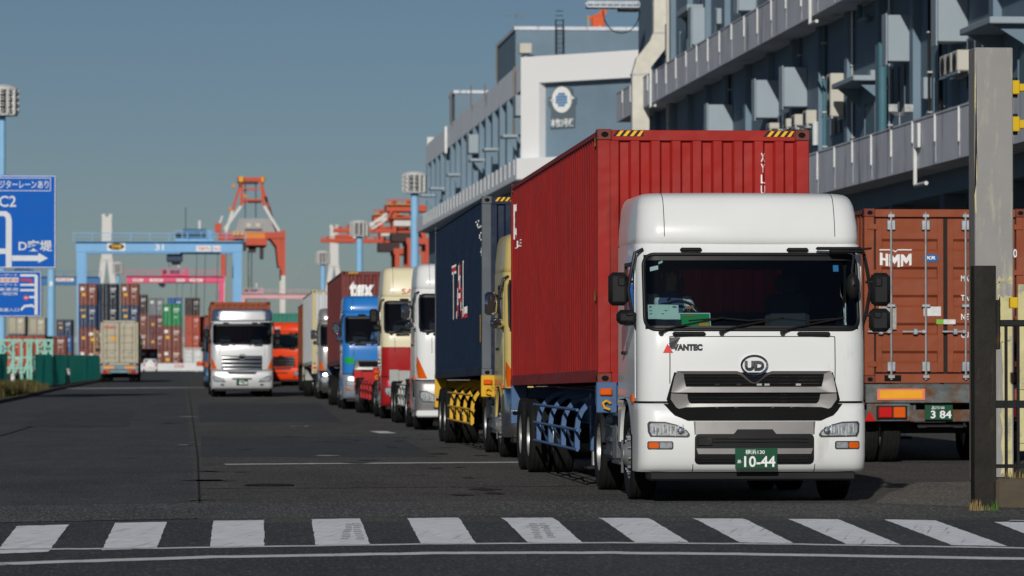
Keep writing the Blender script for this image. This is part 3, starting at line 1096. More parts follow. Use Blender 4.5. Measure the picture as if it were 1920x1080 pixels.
    bz = [.34, .355, .38, .43, .5, .7, .92, 1.0, 1.03, 1.06, 1.075]
    bs.grid(b, bu, bz, [], bumper)
    for z in (.34, 1.075):
        r = [bs.surf(u, z) for u in bu]
        b.add(r, [list(range(len(r)))], bumper)
    b.build('bumper', root, 50)
    mb = MB()
    mb.box(-1.12, 1.12, .12, .5, .245, .345, BLACK, .02)
    mb.build('air_dam', root)
    # black band between bumper and cab
    mb = MB()
    s2 = Shell([(1.0, .05), (1.2, .05)], 1.225, .22, .05, 2.1)
    s2.grid(mb, us, [1.06, 1.115], [], BLACK)
    mb.build('black_band', root, 50)
    # side skirts with the wheel arch
    for sx in (-1, 1):
        p = [(.70, 1.10), (2.15, 1.10), (2.15, .62)] + [(1.38 + .62 * math.cos(R(q)), .5 + .62 * math.sin(R(q))) for q in range(12, 160, 12)] + [(.70, .72)]
        mb = MB()
        mb.prism(p, 0, sx * 1.20, sx * 1.238, skirt)
        mb.build('wheel_arch', root, 30)
        mb = MB()
        mb.box(sx * .9, sx * 1.22, 1.98, 2.02, .28, .95, mat('grey_mud_flap', (.12, .12, .12), .8))
        mb.build('mud_flap', root)
        mb = MB()
        mb.box(sx * 1.22, sx * 1.262, .56, .70, 1.08, 1.17, ORANGE, .015)
        mb.build('side_marker', root)
        mb = MB()
        mb.box(sx * 1.06, sx * 1.225, .71, .80, .36, .70, mat('step_metal', (.3, .3, .3), .5, .4), .01)
        mb.build('step', root)
    front_details(root, sh, bs, style, seed, corner_mat)
    # chassis, wheels
    mb = MB()
    for sx in (-1, 1):
        mb.box(sx * .40, sx * .48, .7, 5.7, .72, .98, chassis)
    for y in (1.0, 2.3, 3.4, 4.2, 5.6):
        mb.box(-.4, .4, y - .05, y + .05, .76, .94, chassis)
    mb.tube([(-1.0, 1.38, .47), (1.0, 1.38, .47)], .06, DARK)
    mb.tube([(-.9, 4.65, .505), (.9, 4.65, .505)], .09, DARK)
    mb.lathe([(.01, -.25), (.2, -.15), (.24, 0), (.2, .15), (.01, .25)], DARK, 0, 16, (0, 4.65, .505))
    mb.box(-.5, .5, 4.1, 5.2, .99, 1.06, DARK, .02)
    mb.box(-.42, .42, 1.0, 2.1, .45, 1.12, DARK, .05)
    mb.box(-.80, .80, 1.95, 3.9, .24, .70, RUBBER, .05)  # solid block added to darken the space under the chassis
    mb.box(-.85, .85, .55, 1.95, .24, .60, RUBBER, .04)  # second block, added to keep the gap between the front wheels black
    mb.build('chassis', root)
    for sx in (-1, 1):
        wheel(root, 'single', sx * 1.075, 1.38)
        wheel(root, 'dual', sx * 1.07, 4.65)
        t = MB()
        tm = mat('tank_grey', (.09, .10, .11), .5, .4, var=.3, scale=4, dirt=(.12, .09, .06), dirt_amt=.3)
        if sx < 0:
            t.tube([(sx * .9, 2.35, .66), (sx * .9, 3.0, .66)], .26, mat('tank_blue_grey', (.16, .20, .27), .45, .3, var=.25, scale=4), 20)
            t.build('air_tank', root)
            t = MB()
            t.box(sx * .62, sx * 1.2, 3.05, 3.85, .38, .92, tm, .04)
            for k in range(3):
                t.box(sx * 1.2, sx * 1.225, 3.08, 3.82, .44 + .16 * k, .5 + .16 * k, tm, .01)
            t.box(sx * 1.0, sx * 1.22, 2.25, 3.0, .36, .40, tm, .01)
            t.box(sx * 1.0, sx * 1.22, 2.25, 3.0, .9, .94, tm, .01)
            t.build('battery_box', root)
        else:
            t.box(sx * .62, sx * 1.2, 2.3, 3.8, .36, .92, GALV, .12)
            t.build('fuel_tank', root)
        f = MB()
        pts = [(4.65 + .60 * math.cos(R(q)), .505 + .60 * math.sin(R(q))) for q in range(100, 171, 10)]
        f.loft([[(sx * .6, u, w), (sx * 1.225, u, w), (sx * 1.225, u, w - .03), (sx * .6, u, w - .02)] for u, w in pts], DARK, True, True)
        f.build('fender', root)
    return root, sh, bs

SW_L = mat('lamp_painted_glint', (.75, .76, .78), .2, .2)  # white colour standing in for glints in the headlight
def lamp_unit(root, fn, pts, style):
    hl = MB()
    poly(hl, pts, fn, mat('lamp_bezel', (.10, .10, .11), .2, .5), .03, .08)
    o = hl.build('headlight', root, 30)
    xs = [p[0] for p in pts]; zs = [p[1] for p in pts]
    cx, cz = sum(xs) / len(xs), sum(zs) / len(zs)
    ins = [(cx + (x - cx) * .90, cz + (z - cz) * .80) for x, z in pts]
    l = MB()
    poly(l, ins, lambda x, z, d: (fn(x, z, d)[0], fn(x, z, d)[1] - .004, fn(x, z, d)[2]), CLEAR, 0, .08)
    # thin ribs alternating white, chrome and silver; reflected bright and dark put into colour
    x0, x1, z0, z1 = min(xs), max(xs), min(zs), max(zs)
    n = 20
    for i in range(n):
        x = x0 + (x1 - x0) * (.14 + .72 * i / n)
        zc = cz + (z1 - z0) * .10 * math.sin(i * 2.1)
        hgt = (z1 - z0) * (.22 + .09 * math.sin(i * 3.7))
        y = fn(x, cz, 0)[1] - .010
        l.add([(x, y, zc - hgt), (x + .005, y - .006, zc - hgt), (x + .005, y - .006, zc + hgt * .9), (x, y, zc + hgt * .9), (x + .010, y, zc - hgt), (x + .010, y, zc + hgt * .9)], [(0, 1, 2, 3), (1, 4, 5, 2)], (CHROME, SW_L, CHROME, SILVERP, SW_L)[i % 5])
    l.build('lens', o, 0)
    bl = MB()
    bx = x0 + (x1 - x0) * (.8 if cx < 0 else .2)
    yb = fn(bx, cz, 0)[1]
    bl.lathe([(.001, -.02), (.03, -.016), (.042, -.004), (.045, 0)], CHROME, 1, 14, (bx, yb - .004, cz - .01))
    bl.build('bulb', o)
    return o
def lift_cab(root, lift):
    """raise the cab of a taller truck: everything above the bumper is stretched, the roof is carried up"""
    seen = set()
    def go(o):
        for ch in o.children:
            if ch.name.startswith('wheel') and not ch.name.startswith('wheel_arch'): continue
            if ch.type == 'MESH' and ch.data.name not in seen:
                seen.add(ch.data.name)
                for v in ch.data.vertices:
                    if v.co.z > 1.1: v.co.z += lift * min(1, (v.co.z - 1.1) / .6)
            go(ch)
    go(root)
def front_details(root, sh, bs, style, seed, corner_mat):
    if style == 'quon':
        k = MB()
        poly(k, [(-.86, 1.41), (.86, 1.41), (.94, 1.12), (.9, 1.03), (-.9, 1.03), (-.94, 1.12)], sh.fn(.012), HOLE, .02)  # black sheet on the cab front, painting the shade behind the bars
        poly(k, [(-.97, 1.072), (.97, 1.072), (.91, 1.0), (.86, .95), (.72, .893), (-.72, .893), (-.86, .95), (-.91, 1.0)], bs.fn(.010), HOLE, .02)  # same black on the bumper, painting the shaded gap below the bars
        for z in (1.36, 1.325, 1.29, 1.17, 1.135, 1.10):
            k.tube([sh.F(x, z, 0, .018) for x in (-.76, -.4, 0, .4, .76)], .006, DARK, 5)
        for z in (1.0, .955, .925):
            k.tube([sh.F(x, z, 0, .02) for x in (-.8, -.4, 0, .4, .8)], .007, DARK, 5)
        rg = random.Random(3)
        for i in range(12):
            x = rg.uniform(-.65, .65)
            z = rg.choice((.97, 1.0, 1.12, 1.28))
            y = sh.F(x, z)[1]
            k.box(x - .03, x + .03, y - .03, y - .01, z - .015, z + .012, DARK if i % 3 else GALV, .004)
        k.build('grille_dark_sheet', root, 0)
        def dip(z, zd, n=9):
            return [(-.19 + .38 * i / (n - 1), z - (z - zd) * (.5 - .5 * math.cos(2 * math.pi * i / (n - 1)))) for i in range(n)]
        g = MB()
        # upper bar: outer and inner outlines with the dip under the badge
        nn = 9
        O = [(-.83, 1.425), (-.24, 1.425)] + dip(1.425, 1.30) + [(.24, 1.425), (.83, 1.425), (.86, 1.36), (.895, 1.195), (-.895, 1.195), (-.86, 1.36)]
        I = [(-.76, 1.392), (-.24, 1.392)] + dip(1.392, 1.285) + [(.24, 1.392), (.76, 1.392), (.755, 1.34), (.735, 1.255), (-.735, 1.255), (-.755, 1.34)]
        ringpoly(g, O, I, sh.fn(.05), SILVERP, .05, .1, .025)
        O = [(-.895, 1.185), (.895, 1.185), (.90, 1.12), (.84, 1.035), (.78, 1.005), (-.78, 1.005), (-.84, 1.035), (-.90, 1.12)]
        I = [(-.72, 1.18), (.72, 1.18), (.715, 1.13), (.70, 1.09), (.68, 1.075), (-.68, 1.075), (-.70, 1.09), (-.715, 1.13)]
        ringpoly(g, O, I, sh.fn(.05), SILVERP, .05, .1, .025)
        g.build('grille', root, 28)
        p = MB()
        poly(p, [(-.66, .885), (.66, .885), (.645, .745), (-.645, .745)], bs.fn(.01), SILVERP, .02)
        p.build('bumper_panel', root, 28)
        p = MB()
        poly(p, rrect(-.645, .645, .425, .75, .05), bs.fn(.013), BLACK, .02)
        poly(p, [(-.3, .70), (.3, .70), (.22, .76), (.19, .80), (-.19, .80), (-.22, .76)], bs.fn(.03), BLACK, .03)
        for z in (.70, .665, .48, .455):
            p.tube([bs.F(x, z, 0, .02) for x in (-.58, 0, .58)], .008, DARK, 5)
        p.box(-.62, -.46, -.06, -.03, .625, .72, DARK, .008)
        p.build('lower_grille', root, 30)
        p = MB()
        poly(p, [(-.63, .595), (.63, .595), (.61, .535), (-.61, .535)], bs.fn(.03), SILVERP, .03)
        p.build('lower_grille_bar', root, 28)
        for sx in (-1, 1):
            pts = [(.70, .73), (.72, .715), (1.12, .72), (1.145, .77), (1.15, .86), (1.13, .885), (.96, .88), (.84, .85), (.73, .79), (.70, .75)]
            pts = [(sx * x, z) for x, z in pts][::sx]
            lamp_unit(root, bs.fn(.012), pts, style)
            f = MB()
            a = rrect(.875, 1.15, .585, .672, .02, 3)
            poly(f, [(sx * x, z) for x, z in a], bs.fn(.010), mat('lamp_bezel', (.25, .25, .26), .25, .6), .02, .08)
            fo = f.build('fog_lamp', root, 30)
            f = MB()
            poly(f, [(sx * x, z) for x, z in rrect(.89, 1.02, .597, .66, .015, 3)], bs.fn(.016), CLEAR, .01, .08)
            f.build('lens', fo, 30)
            f = MB()
            poly(f, [(sx * x, z) for x, z in rrect(1.03, 1.138, .597, .66, .015, 3)], bs.fn(.016), ORANGE, .01, .08)
            f.build('turn_lens', fo, 30)
        # panel gaps
        s = MB()
        for x in (-.66, .66):
            zz = [.345, .36, .38, .40, .424]
            for z0, z1 in zip(zz, zz[1:]): s.add([bs.F(x - .004, z0, 0, .003), bs.F(x + .004, z0, 0, .003), bs.F(x + .004, z1, 0, .003), bs.F(x - .004, z1, 0, .003)], [(0, 1, 2, 3)], HOLE)
        for x in (-.645, .645):
            s.add([bs.F(x - .004, .75, 0, .013), bs.F(x + .004, .75, 0, .013), bs.F(x + .004, .885, 0, .013), bs.F(x - .004, .885, 0, .013)], [(0, 1, 2, 3)], HOLE)
        for x in (-.905, .885):
            s.add([sh.F(x - .005, 1.115, 0, .003), sh.F(x + .005, 1.115, 0, .003), sh.F(x + .005, 1.5, 0, .003), sh.F(x - .005, 1.5, 0, .003)], [(0, 1, 2, 3)], HOLE)
            s.add([sh.F(x - .005, 1.5, 0, .003), sh.F(x + .005, 1.5, 0, .003), sh.F(x + .005, 1.75, 0, .003), sh.F(x - .005, 1.75, 0, .003)], [(0, 1, 2, 3)], HOLE)
            s.add([sh.F(x - .005, 1.75, 0, .003), sh.F(x + .005, 1.75, 0, .003), sh.F(x + .005, 1.795, 0, .003), sh.F(x - .005, 1.795, 0, .003)], [(0, 1, 2, 3)], HOLE)
        xs = [-.905 + .1 * i for i in range(19)] 
        for a, b in zip(xs, xs[1:]):
            b = min(b, .885)
            s.add([sh.F(a, 1.792, 0, .003), sh.F(b, 1.792, 0, .003), sh.F(b, 1.800, 0, .003), sh.F(a, 1.800, 0, .003)], [(0, 1, 2, 3)], HOLE)
        s.build('panel_seam', root, 0)
    else:
        bars = ((1.44, .80), (1.33, .80), (1.22, .78), (1.12, .76)) if style != 'plain' else ((1.22, .5),)
        # grille of chromed bars over a black sheet that paints the shade of an opening
        chrome = CHROME if style != 'plain' else (corner_mat or SILVERP)
        k = MB()
        if style != 'plain': poly(k, [(-.80, 1.50), (.80, 1.50), (.80, 1.12), (.74, 1.0), (-.74, 1.0), (-.80, 1.12)], sh.fn(.006), HOLE, .02)
        if k.v: k.build('grille_dark_sheet', root, 0)
        g = MB()
        for i, (z, wd) in enumerate(bars):
            ins = .0
            for a, b in (((-wd, -.16), (.16, wd)) if i == 0 else ((-wd, wd),)):
                g.tube([sh.F(a + (b - a) * q / 8, z, 0, .03) for q in range(9)], .036 if style != 'plain' else .02, chrome, 10)
        g.build('grille', root, 28)
        e = MB()
        ringpoly(e, ellipse(0, 1.47, .16, .09, 24), ellipse(0, 1.47, .125, .06, 24), sh.fn(.055), chrome, .03, 1)
        e.build('emblem', root, 30)
        for sx in (-1, 1):
            t = MB()
            poly(t, [(sx * 1.0, 1.12), (sx * 1.20, 1.12), (sx * 1.225, 1.30), (sx * 1.215, 1.46)], sh.fn(.012), corner_mat or ORANGE, .02, .06)
            t.build('turn_lamp', root, 30)
            pts = [(.66, .60), (1.10, .62), (1.17, .72), (1.17, .86), (1.02, .86), (.78, .75), (.67, .66)]
            if style == 'plain': pts = [(.70, .62), (1.12, .62), (1.16, .70), (1.16, .82), (.72, .82)]
            pts = [(sx * x, z) for x, z in pts][::sx]
            lamp_unit(root, bs.fn(.012), pts, style)
            f = MB()
            poly(f, [(sx * x, z) for x, z in rrect(.72, .86, .47, .53, .02, 3)], bs.fn(.012), BLACK, .02, .08)
            f.build('fog_lamp', root, 30)
        p = MB()
        poly(p, [(-.60, 1.03), (.60, 1.03), (.54, .93), (-.54, .93)], bs.fn(.014), BLACK, .02)
        poly(p, rrect(-.40, .40, .71, .77, .02, 3), bs.fn(.012), BLACK, .02)
        p.build('lower_grille', root, 30)
        s = MB()
        for x in (-.90, .90):
            s.add([sh.F(x - .005, 1.5, 0, .003), sh.F(x + .005, 1.5, 0, .003), sh.F(x + .005, 1.75, 0, .003), sh.F(x - .005, 1.75, 0, .003)], [(0, 1, 2, 3)], HOLE)
        s.build('panel_seam', root, 0)
# ------------------------------------------------------------------ ground, roads, markings
def ground_mat(name, c0, c1, speck=.5, patch=.35, tint=None):
    m = bpy.data.materials.new(name)
    m.use_nodes = True
    t = m.node_tree
    N, L = t.nodes, t.links
    b = N['Principled BSDF']
    b.inputs['Roughness'].default_value = .88
    b.inputs['Specular IOR Level'].default_value = .25
    tc = N.new('ShaderNodeTexCoord')
    def noise(sc, det, rg=.6, vec=None):
        n = N.new('ShaderNodeTexNoise')
        n.inputs['Scale'].default_value = sc
        n.inputs['Detail'].default_value = det
        n.inputs['Roughness'].default_value = rg
        L.new(vec or tc.outputs['Object'], n.inputs['Vector'])
        return n.outputs['Fac']
    def rng(x, a, b2, c=0, d=1):
        r = N.new('ShaderNodeMapRange')
        for i, v in enumerate((a, b2, c, d)): r.inputs[i + 1].default_value = v
        L.new(x, r.inputs[0])
        return r.outputs[0]
    def mix(f, a, b2, mode='MIX'):
        x = N.new('ShaderNodeMix')
        x.data_type = 'RGBA'
        x.blend_type = mode
        for s, v in ((0, f), (6, a), (7, b2)):
            if isinstance(v, (int, float)): x.inputs[s].default_value = v
            elif isinstance(v, tuple): x.inputs[s].default_value = list(v) + [1]
            else: L.new(v, x.inputs[s])
        return x.outputs[2]
    mp = N.new('ShaderNodeMapping')
    mp.inputs['Scale'].default_value = (1, .16, 1)
    L.new(tc.outputs['Object'], mp.inputs['Vector'])
    big = rng(noise(.35, 5), .35, .65)
    strk = rng(noise(.9, 6, .7, mp.outputs[0]), .4, .7)
    col = mix(big, c0, c1)
    col = mix(rng(noise(1.1, 6, .7), .55, .75, 0, patch), col, tuple(x * .6 for x in c0))
    col = mix(rng(noise(.55, 7, .75), .60, .72, 0, .55), col, (.020, .020, .020))
    mul = N.new('ShaderNodeMath')
    mul.operation = 'MULTIPLY'
    mul.inputs[1].default_value = .5
    L.new(strk, mul.inputs[0])
    col = mix(mul.outputs[0], col, tuple(x * 1.5 for x in c1))
    mp2 = N.new('ShaderNodeMapping')
    mp2.inputs['Scale'].default_value = (1, .25, 1)
    L.new(tc.outputs['Object'], mp2.inputs['Vector'])
    col = mix(rng(noise(5, 4, .7, mp2.outputs[0]), .35, .65, 0, .45), col, tuple(x * .72 for x in c0))
    sp = noise(30, 3, .85, mp2.outputs[0])
    col = mix(rng(sp, .52, .72, 0, speck), col, tuple(min(1, x * 4.4) for x in c1))
    col = mix(rng(noise(38, 2, .7, mp2.outputs[0]), .5, .3, 0, speck), col, tuple(x * .35 for x in c0))
    L.new(col, b.inputs['Base Color'])
    bp = N.new('ShaderNodeBump')
    bp.inputs['Strength'].default_value = .5
    bp.inputs['Distance'].default_value = .01
    L.new(sp, bp.inputs['Height'])
    L.new(bp.outputs[0], b.inputs['Normal'])
    return m
ASPH = ground_mat('asphalt_road', (.042, .043, .045), (.072, .072, .071), .7)
YARD = ground_mat('worn_asphalt_yard', (.050, .048, .045), (.088, .083, .076), .75)
NEW = ground_mat('dark_asphalt_patch', (.042, .044, .048), (.058, .059, .062), .5)
FORE = ground_mat('asphalt_street', (.040, .042, .045), (.056, .058, .061), .6)
PAVE = ground_mat('worn_pavement', (.095, .088, .077), (.150, .138, .120), .7)
APRON = ground_mat('gritty_apron', (.055, .055, .054), (.095, .094, .090), 1.0)
CRACK = mat('tar_joint', (.022, .022, .022), .8)
def wornpaint(name, col, wear, sc=3.0):
    m = mat(name, col, .75, 0, var=.12, scale=5, dirt=(.05, .05, .052), dirt_amt=wear, dscale=sc, bump=.2)
    return m
LINE = wornpaint('road_marking_paint', (.66, .66, .665), .25, 7)
STRIPE = wornpaint('crosswalk_paint', (.80, .81, .83), .34, 1.0)
for _n in STRIPE.node_tree.nodes:
    if _n.type == 'MAPPING':
        _n.vector_type = 'TEXTURE'
        _n.inputs['Rotation'].default_value = (0, 0, R(-13))
        _n.inputs['Scale'].default_value = (1 / 24, 1.6, 1)
FAINT = wornpaint('faded_yellow_paint', (.13, .115, .07), .7, 6)
Ys = [-60, 0, 20, 32, 38.6, 60, 120, 300, 900, 3000, 12000]
Xs = [-6000, -400, -60, -20, 0, 20, 60, 400, 6000]
mb = MB()
vs = [(x, y, gz(y)) for y in Ys for x in Xs]
n = len(Xs)
mb.add(vs, [(i * n + j, i * n + j + 1, (i + 1) * n + j + 1, (i + 1) * n + j) for i in range(len(Ys) - 1) for j in range(n - 1)], ASPH)
struct('ground', mb)
def sheet_xy(name, pts, m, lift, sub=False):
    mb = MB()
    mb.add([(x, y, gz(y) + lift) for x, y in pts], [list(range(len(pts)))], m)
    return struct(name, mb)
sheet_xy('yard_pavement', [(.16, 38.6), (19, 38.6), (19, 420), (.16, 420)], YARD, .004)
sheet_xy('street', [(-60, 32), (60, 32), (60, 38.6), (-60, 38.6)], FORE, .004)
sheet_xy('street_edge', [(-60, 0), (60, 0), (60, 32), (-60, 32)], FORE, .004)
g = lambda x, y: tuple(G(x, y))[:2]
sheet_xy('apron_strip', [g(-60, 982), g(376, 973), g(900, 968), g(1500, 970), g(1990, 978), g(2020, 962), g(1640, 947), g(1160, 940), g(376, 944), g(-60, 950)], APRON, .006)
a, b, c, d = g(376, 857), g(776, 857), g(700, 818), g(377, 818)
sheet_xy('asphalt_patch', [a, g(820, 857), g(745, 819), d], NEW, .006)
sheet_xy('asphalt_patch', [g(374, 792), g(640, 792), g(600, 757), g(372, 757)], NEW, .006)
sheet_xy('asphalt_patch', [g(40, 800), g(240, 800), g(250, 770), g(90, 770)], NEW, .006)
sheet_xy('pavement', [g(1640, 944), g(1662, 928), g(1720, 905), g(1990, 902), g(2040, 958), g(1830, 951)], PAVE, .006)
def line(pts, w, m, name='road_marking', lift=.0085):
    mb = MB()
    P3 = [G(x, y) for x, y in pts]
    L_, R_ = [], []
    for i, p in enumerate(P3):
        q = P3[min(i + 1, len(P3) - 1)] - P3[max(i - 1, 0)]
        q.z = 0
        q.normalize()
        nn = Vector((-q.y, q.x, 0)) * w / 2
        for s, l in ((1, L_), (-1, R_)):
            v = p + nn * s
            l.append((v.x, v.y, gz(v.y) + lift))
    k = len(P3)
    mb.add(L_ + R_, [(i, i + 1, k + i + 1, k + i) for i in range(k - 1)], m)
    return struct(name, mb)
rr = random.Random(5)
def wob(pts, n=40, amp=.8):
    out = []
    for (x0, y0), (x1, y1) in zip(pts, pts[1:]):
        for i in range(n):
            t = i / n
            out.append((x0 + (x1 - x0) * t, y0 + (y1 - y0) * t + rr.uniform(-amp, amp)))
    out.append(pts[-1])
    return out
line(wob([(374, 944), (371, 860), (358, 760), (349, 705)], 25, 0), .028, CRACK, 'road_joint')
line(wob([(422, 871.5), (980, 867.5)], 30, .12), .42, LINE)
line(wob([(380, 917), (1150, 912)], 30, .5), .12, FAINT)
line(wob([(378, 938), (500, 936)], 10, .5), .05, FAINT)
line(wob([(382, 815), (700, 812)], 20, .3), .2, FAINT)
line(wob([(380, 772), (640, 769)], 20, .3), .25, FAINT)
line(wob([(1040, 939), (1160, 940)], 8, .4), .04, FAINT)
line([(708, 809), (728, 813)], .35, LINE)
line([(596, 854), (625, 854)], .25, FAINT)
line([(0, 754), (52, 743), (105, 729.5)], .18, LINE)
for i in range(8):
    line([(108 + 34 * i, 729 - .3 * i), (126 + 34 * i, 728.8 - .3 * i)], 4.5, LINE)
for y in (838, 800, 783, 752, 741):
    line(wob([(560 + rr.uniform(-150, 100), y), (720 + rr.uniform(-80, 60), y - 1)], 12, .5), .05, FAINT)
line(wob([(0, 818), (60, 800)], 8, .5), .06, CRACK, 'road_joint')
line(wob([(330, 940), (420, 939), (640, 950)], 16, .6), .04, FAINT, 'road_joint')
# zebra crossing: (top left, top right, bottom right, bottom left) of each stripe
stripes = [((32, 988), (129, 985), (91, 1036), (-10, 1040)), ((216, 982), (313, 980), (294, 1030), (191, 1033)), ((400, 978), (495, 976.5), (495.5, 1026), (394, 1028)),
           ((584, 975), (675, 973.5), (694, 1023.5), (592, 1024)), ((763, 973), (859, 972), (892, 1020.5), (789, 1021.5)), ((940, 972.5), (1036, 972), (1091, 1018.5), (990, 1019)),
           ((1122, 972.5), (1214, 973), (1291, 1018), (1190, 1018)), ((1299, 973.5), (1393, 974), (1488, 1020), (1388, 1019)), ((1477, 974.5), (1570, 975), (1688, 1022.5), (1588, 1022)),
           ((1657, 975.5), (1753, 977), (1888, 1025.5), (1786, 1024)), ((1864, 980), (1935, 981), (2090, 1029), (1990, 1028)), ((-165, 993), (-62, 990), (-110, 1043), (-215, 1047))]
for q in stripes:
    mb = MB()
    a, b, c, d = [G(x, y) for x, y in q]
    NR, NC = 22, 8
    vs = []
    for i in range(NR + 1):
        t = i / NR
        l, r_ = a.lerp(d, t), b.lerp(c, t)
        for j in range(NC + 1):
            s = j / NC
            p = l.lerp(r_, s)
            if j in (0, NC): p.x += rr.uniform(-.005, .005)
            if i in (0, NR): p.y += rr.uniform(-.03, .03)
            vs.append((p.x, p.y, gz(p.y) + .0085))
    mb.add(vs, [(i * (NC + 1) + j, i * (NC + 1) + j + 1, (i + 1) * (NC + 1) + j + 1, (i + 1) * (NC + 1) + j) for i in range(NR) for j in range(NC)], STRIPE)
    o = struct('crosswalk_stripe', mb)
# black tyre scuffs on the stripes
SCUFF = mat('tyre_scuff', (.38, .38, .39), .8, var=.3, scale=9)
for q in ((655, 985, 646, 1015), (668, 984, 676, 1016), (1000, 984, 1010, 1014), (1018, 984, 1036, 1012)):
    for i in range(9):
        t = i / 9
        x, y = q[0] + (q[2] - q[0]) * t, q[1] + (q[3] - q[1]) * t
        line([(x - 7 + rr.uniform(-2, 2), y), (x + 7 + rr.uniform(-2, 2), y)], .11, SCUFF, 'tyre_mark', .010)
line(wob([(-40, 1034), (0, 1032), (300, 1029.5), (800, 1021.5), (1150, 1019), (1500, 1022), (1960, 1030)], 12, .3), .16, LINE)
line(wob([(-40, 1061), (0, 1059), (400, 1046), (800, 1039), (1150, 1038), (1500, 1042), (1960, 1050)], 12, .4), .30, LINE)
line([(1893, 977), (1935, 978)], .12, LINE)
BLUEM = mat('faded_blue_mark', (.06, .07, .12), .8)
for x, y, w_, l_, m_ in ((393, 885, 14, .5, BLUEM), (391, 902, 22, .7, BLUEM), (396, 784, 8, .5, FAINT), (350, 782, 10, .4, LINE), (357, 835, 14, .35, LINE), (612, 855, 20, .3, LINE), (372, 939, 34, .35, FAINT), (480, 770, 16, .4, FAINT), (635, 850, 16, .2, FAINT), (320, 794, 22, .5, CRACK), (560, 800, 9, .4, LINE), (690, 905, 50, .1, FAINT), (780, 893, 60, .1, FAINT), (820, 853, 18, .25, FAINT), (886, 897, 40, .08, FAINT), (250, 860, 30, .1, CRACK), (120, 880, 60, .07, CRACK)):
    line(wob([(x - w_ / 2, y), (x + w_ / 2, y - .5)], 4, .3), l_, m_, 'paint_mark')
# oil drips under the waiting trucks' lane
OILM = mat('oil_stain', (.020, .019, .018), .55, var=.3, scale=4)
ro = random.Random(9)
for i in range(34):
    p = G(ro.uniform(420, 960), ro.uniform(765, 930))
    rx, ry = ro.uniform(.05, .22), ro.uniform(.1, .5)
    mb = MB()
    pts = [(p.x + rx * math.cos(t * .524) * ro.uniform(.6, 1.2), p.y + ry * math.sin(t * .524) * ro.uniform(.6, 1.2), .0085) for t in range(12)]
    mb.add(pts, [list(range(12))], OILM)
    struct('oil_stain', mb)
# a cast-iron cover in the yard
mb = MB()
p = G(505, 911.5)
mb.lathe([(.001, .014), (.24, .014), (.26, .02), (.30, .02), (.31, .006)], mat('cast_iron', (.018, .016, .014), .6, .4, var=.4, scale=12), 2, 24, (p.x, p.y, 0))
tag(mb.build('manhole_cover'), 'dark round cast iron cover set in the worn asphalt of the yard', 'manhole cover')
# ------------------------------------------------------------------ buildings
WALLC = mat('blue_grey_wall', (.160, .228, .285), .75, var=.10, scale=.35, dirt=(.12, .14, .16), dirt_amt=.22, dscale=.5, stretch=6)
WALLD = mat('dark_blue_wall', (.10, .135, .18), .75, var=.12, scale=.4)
BAND = mat('grey_concrete_band', (.60, .625, .67), .8, var=.10, scale=.5, dirt=(.15, .155, .165), dirt_amt=.42, dscale=1.3, stretch=5, bump=.2, bscale=8)
BOXC = mat('pale_blue_grey_panel', (.30, .36, .40), .6, var=.06, scale=.6)
OPEN = mat('dark_opening', (.015, .02, .03), .5)
TEAL = mat('teal_pipe', (.07, .17, .21), .5, var=.1)
PIPEW = mat('white_pipe', (.62, .63, .61), .45, var=.08, scale=3, dirt=(.2, .18, .15), dirt_amt=.15)
CREAMM = mat('cream_housing', (.52, .50, .43), .5, var=.07)
DUCT = mat('cream_duct_metal', (.55, .53, .46), .4, .25, var=.10, scale=1.5, dirt=(.25, .22, .18), dirt_amt=.2)
BWHITE = mat('white_facade', (.78, .78, .77), .7, var=.02, scale=.2)
XB, XW = 19.5, 20.5
zl0, zl1 = PX(1574, 354, XB).z, PX(1574, 273.5, XB).z
zu0, zu1 = PX(1400, 97, XB).z, PX(1352, 58, XB).z
Yfar = PX(1156, 230, XB).y
print('BAND', zl0, zl1, zu0, zu1, Yfar, PX(1197, 100, XW).y)
A = thing('warehouse', 'large blue grey warehouse with two concrete balcony bands rising along the right side', 'building', (XW, 70, 0))
def wp(mb): # world-coordinates mesh to child of a thing at its base
    return mb
def part(mb, name, root, angle=0):
    loc = root.location
    mb.v = [(v[0] - loc[0], v[1] - loc[1], v[2] - loc[2]) for v in mb.v]
    return mb.build(name, root, angle)
YN, YF = 58.0, PX(1197, 100, XW).y
mb = MB()
mb.box(XW, XW + 40, YN, YF, zl0 - .6, 30, WALLC)
part(mb, 'wall', A)
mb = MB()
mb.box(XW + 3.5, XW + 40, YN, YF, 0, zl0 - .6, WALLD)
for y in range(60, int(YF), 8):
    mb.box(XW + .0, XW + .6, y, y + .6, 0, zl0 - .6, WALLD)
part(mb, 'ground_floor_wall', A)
mb = MB()
mb.box(XW + .0, XW + 3.5, YN, YF, 0, 1.25, mat('dock_concrete', (.20, .19, .17), .8, var=.2, scale=.6))
part(mb, 'loading_dock', A)
for y in range(62, int(YF) - 6, 8):
    mb = MB()
    mb.box(XW + 3.42, XW + 3.5, y + 1, y + 6, 1.25, 5.2, mat('grey_shutter', (.09, .11, .14), .5, .2, var=.1))
    for k in range(16):
        mb.box(XW + 3.40, XW + 3.42, y + 1, y + 6, 1.3 + k * .24, 1.42 + k * .24, mat('grey_shutter', (.09, .11, .14), .5, .2, var=.1))
    part(mb, 'shutter', A)
for z0, z1, yf in ((zl0, zl1, Yfar), (zu0, zu1, Yfar)):
    mb = MB()
    mb.box(XB, XB + .16, YN, yf, z0, z1, BAND)
    mb.box(XB + .161, XW, YN, yf, z0 + .003, z0 + .25, BAND)
    mb.box(XB + .161, XW, yf - .16, yf - .003, z0 + .25, z1 - .003, BAND)
    mb.box(XB - .02, XB + .18, YN, yf + .02, z1, z1 + .05, BAND)
    part(mb, 'balcony_band', A)
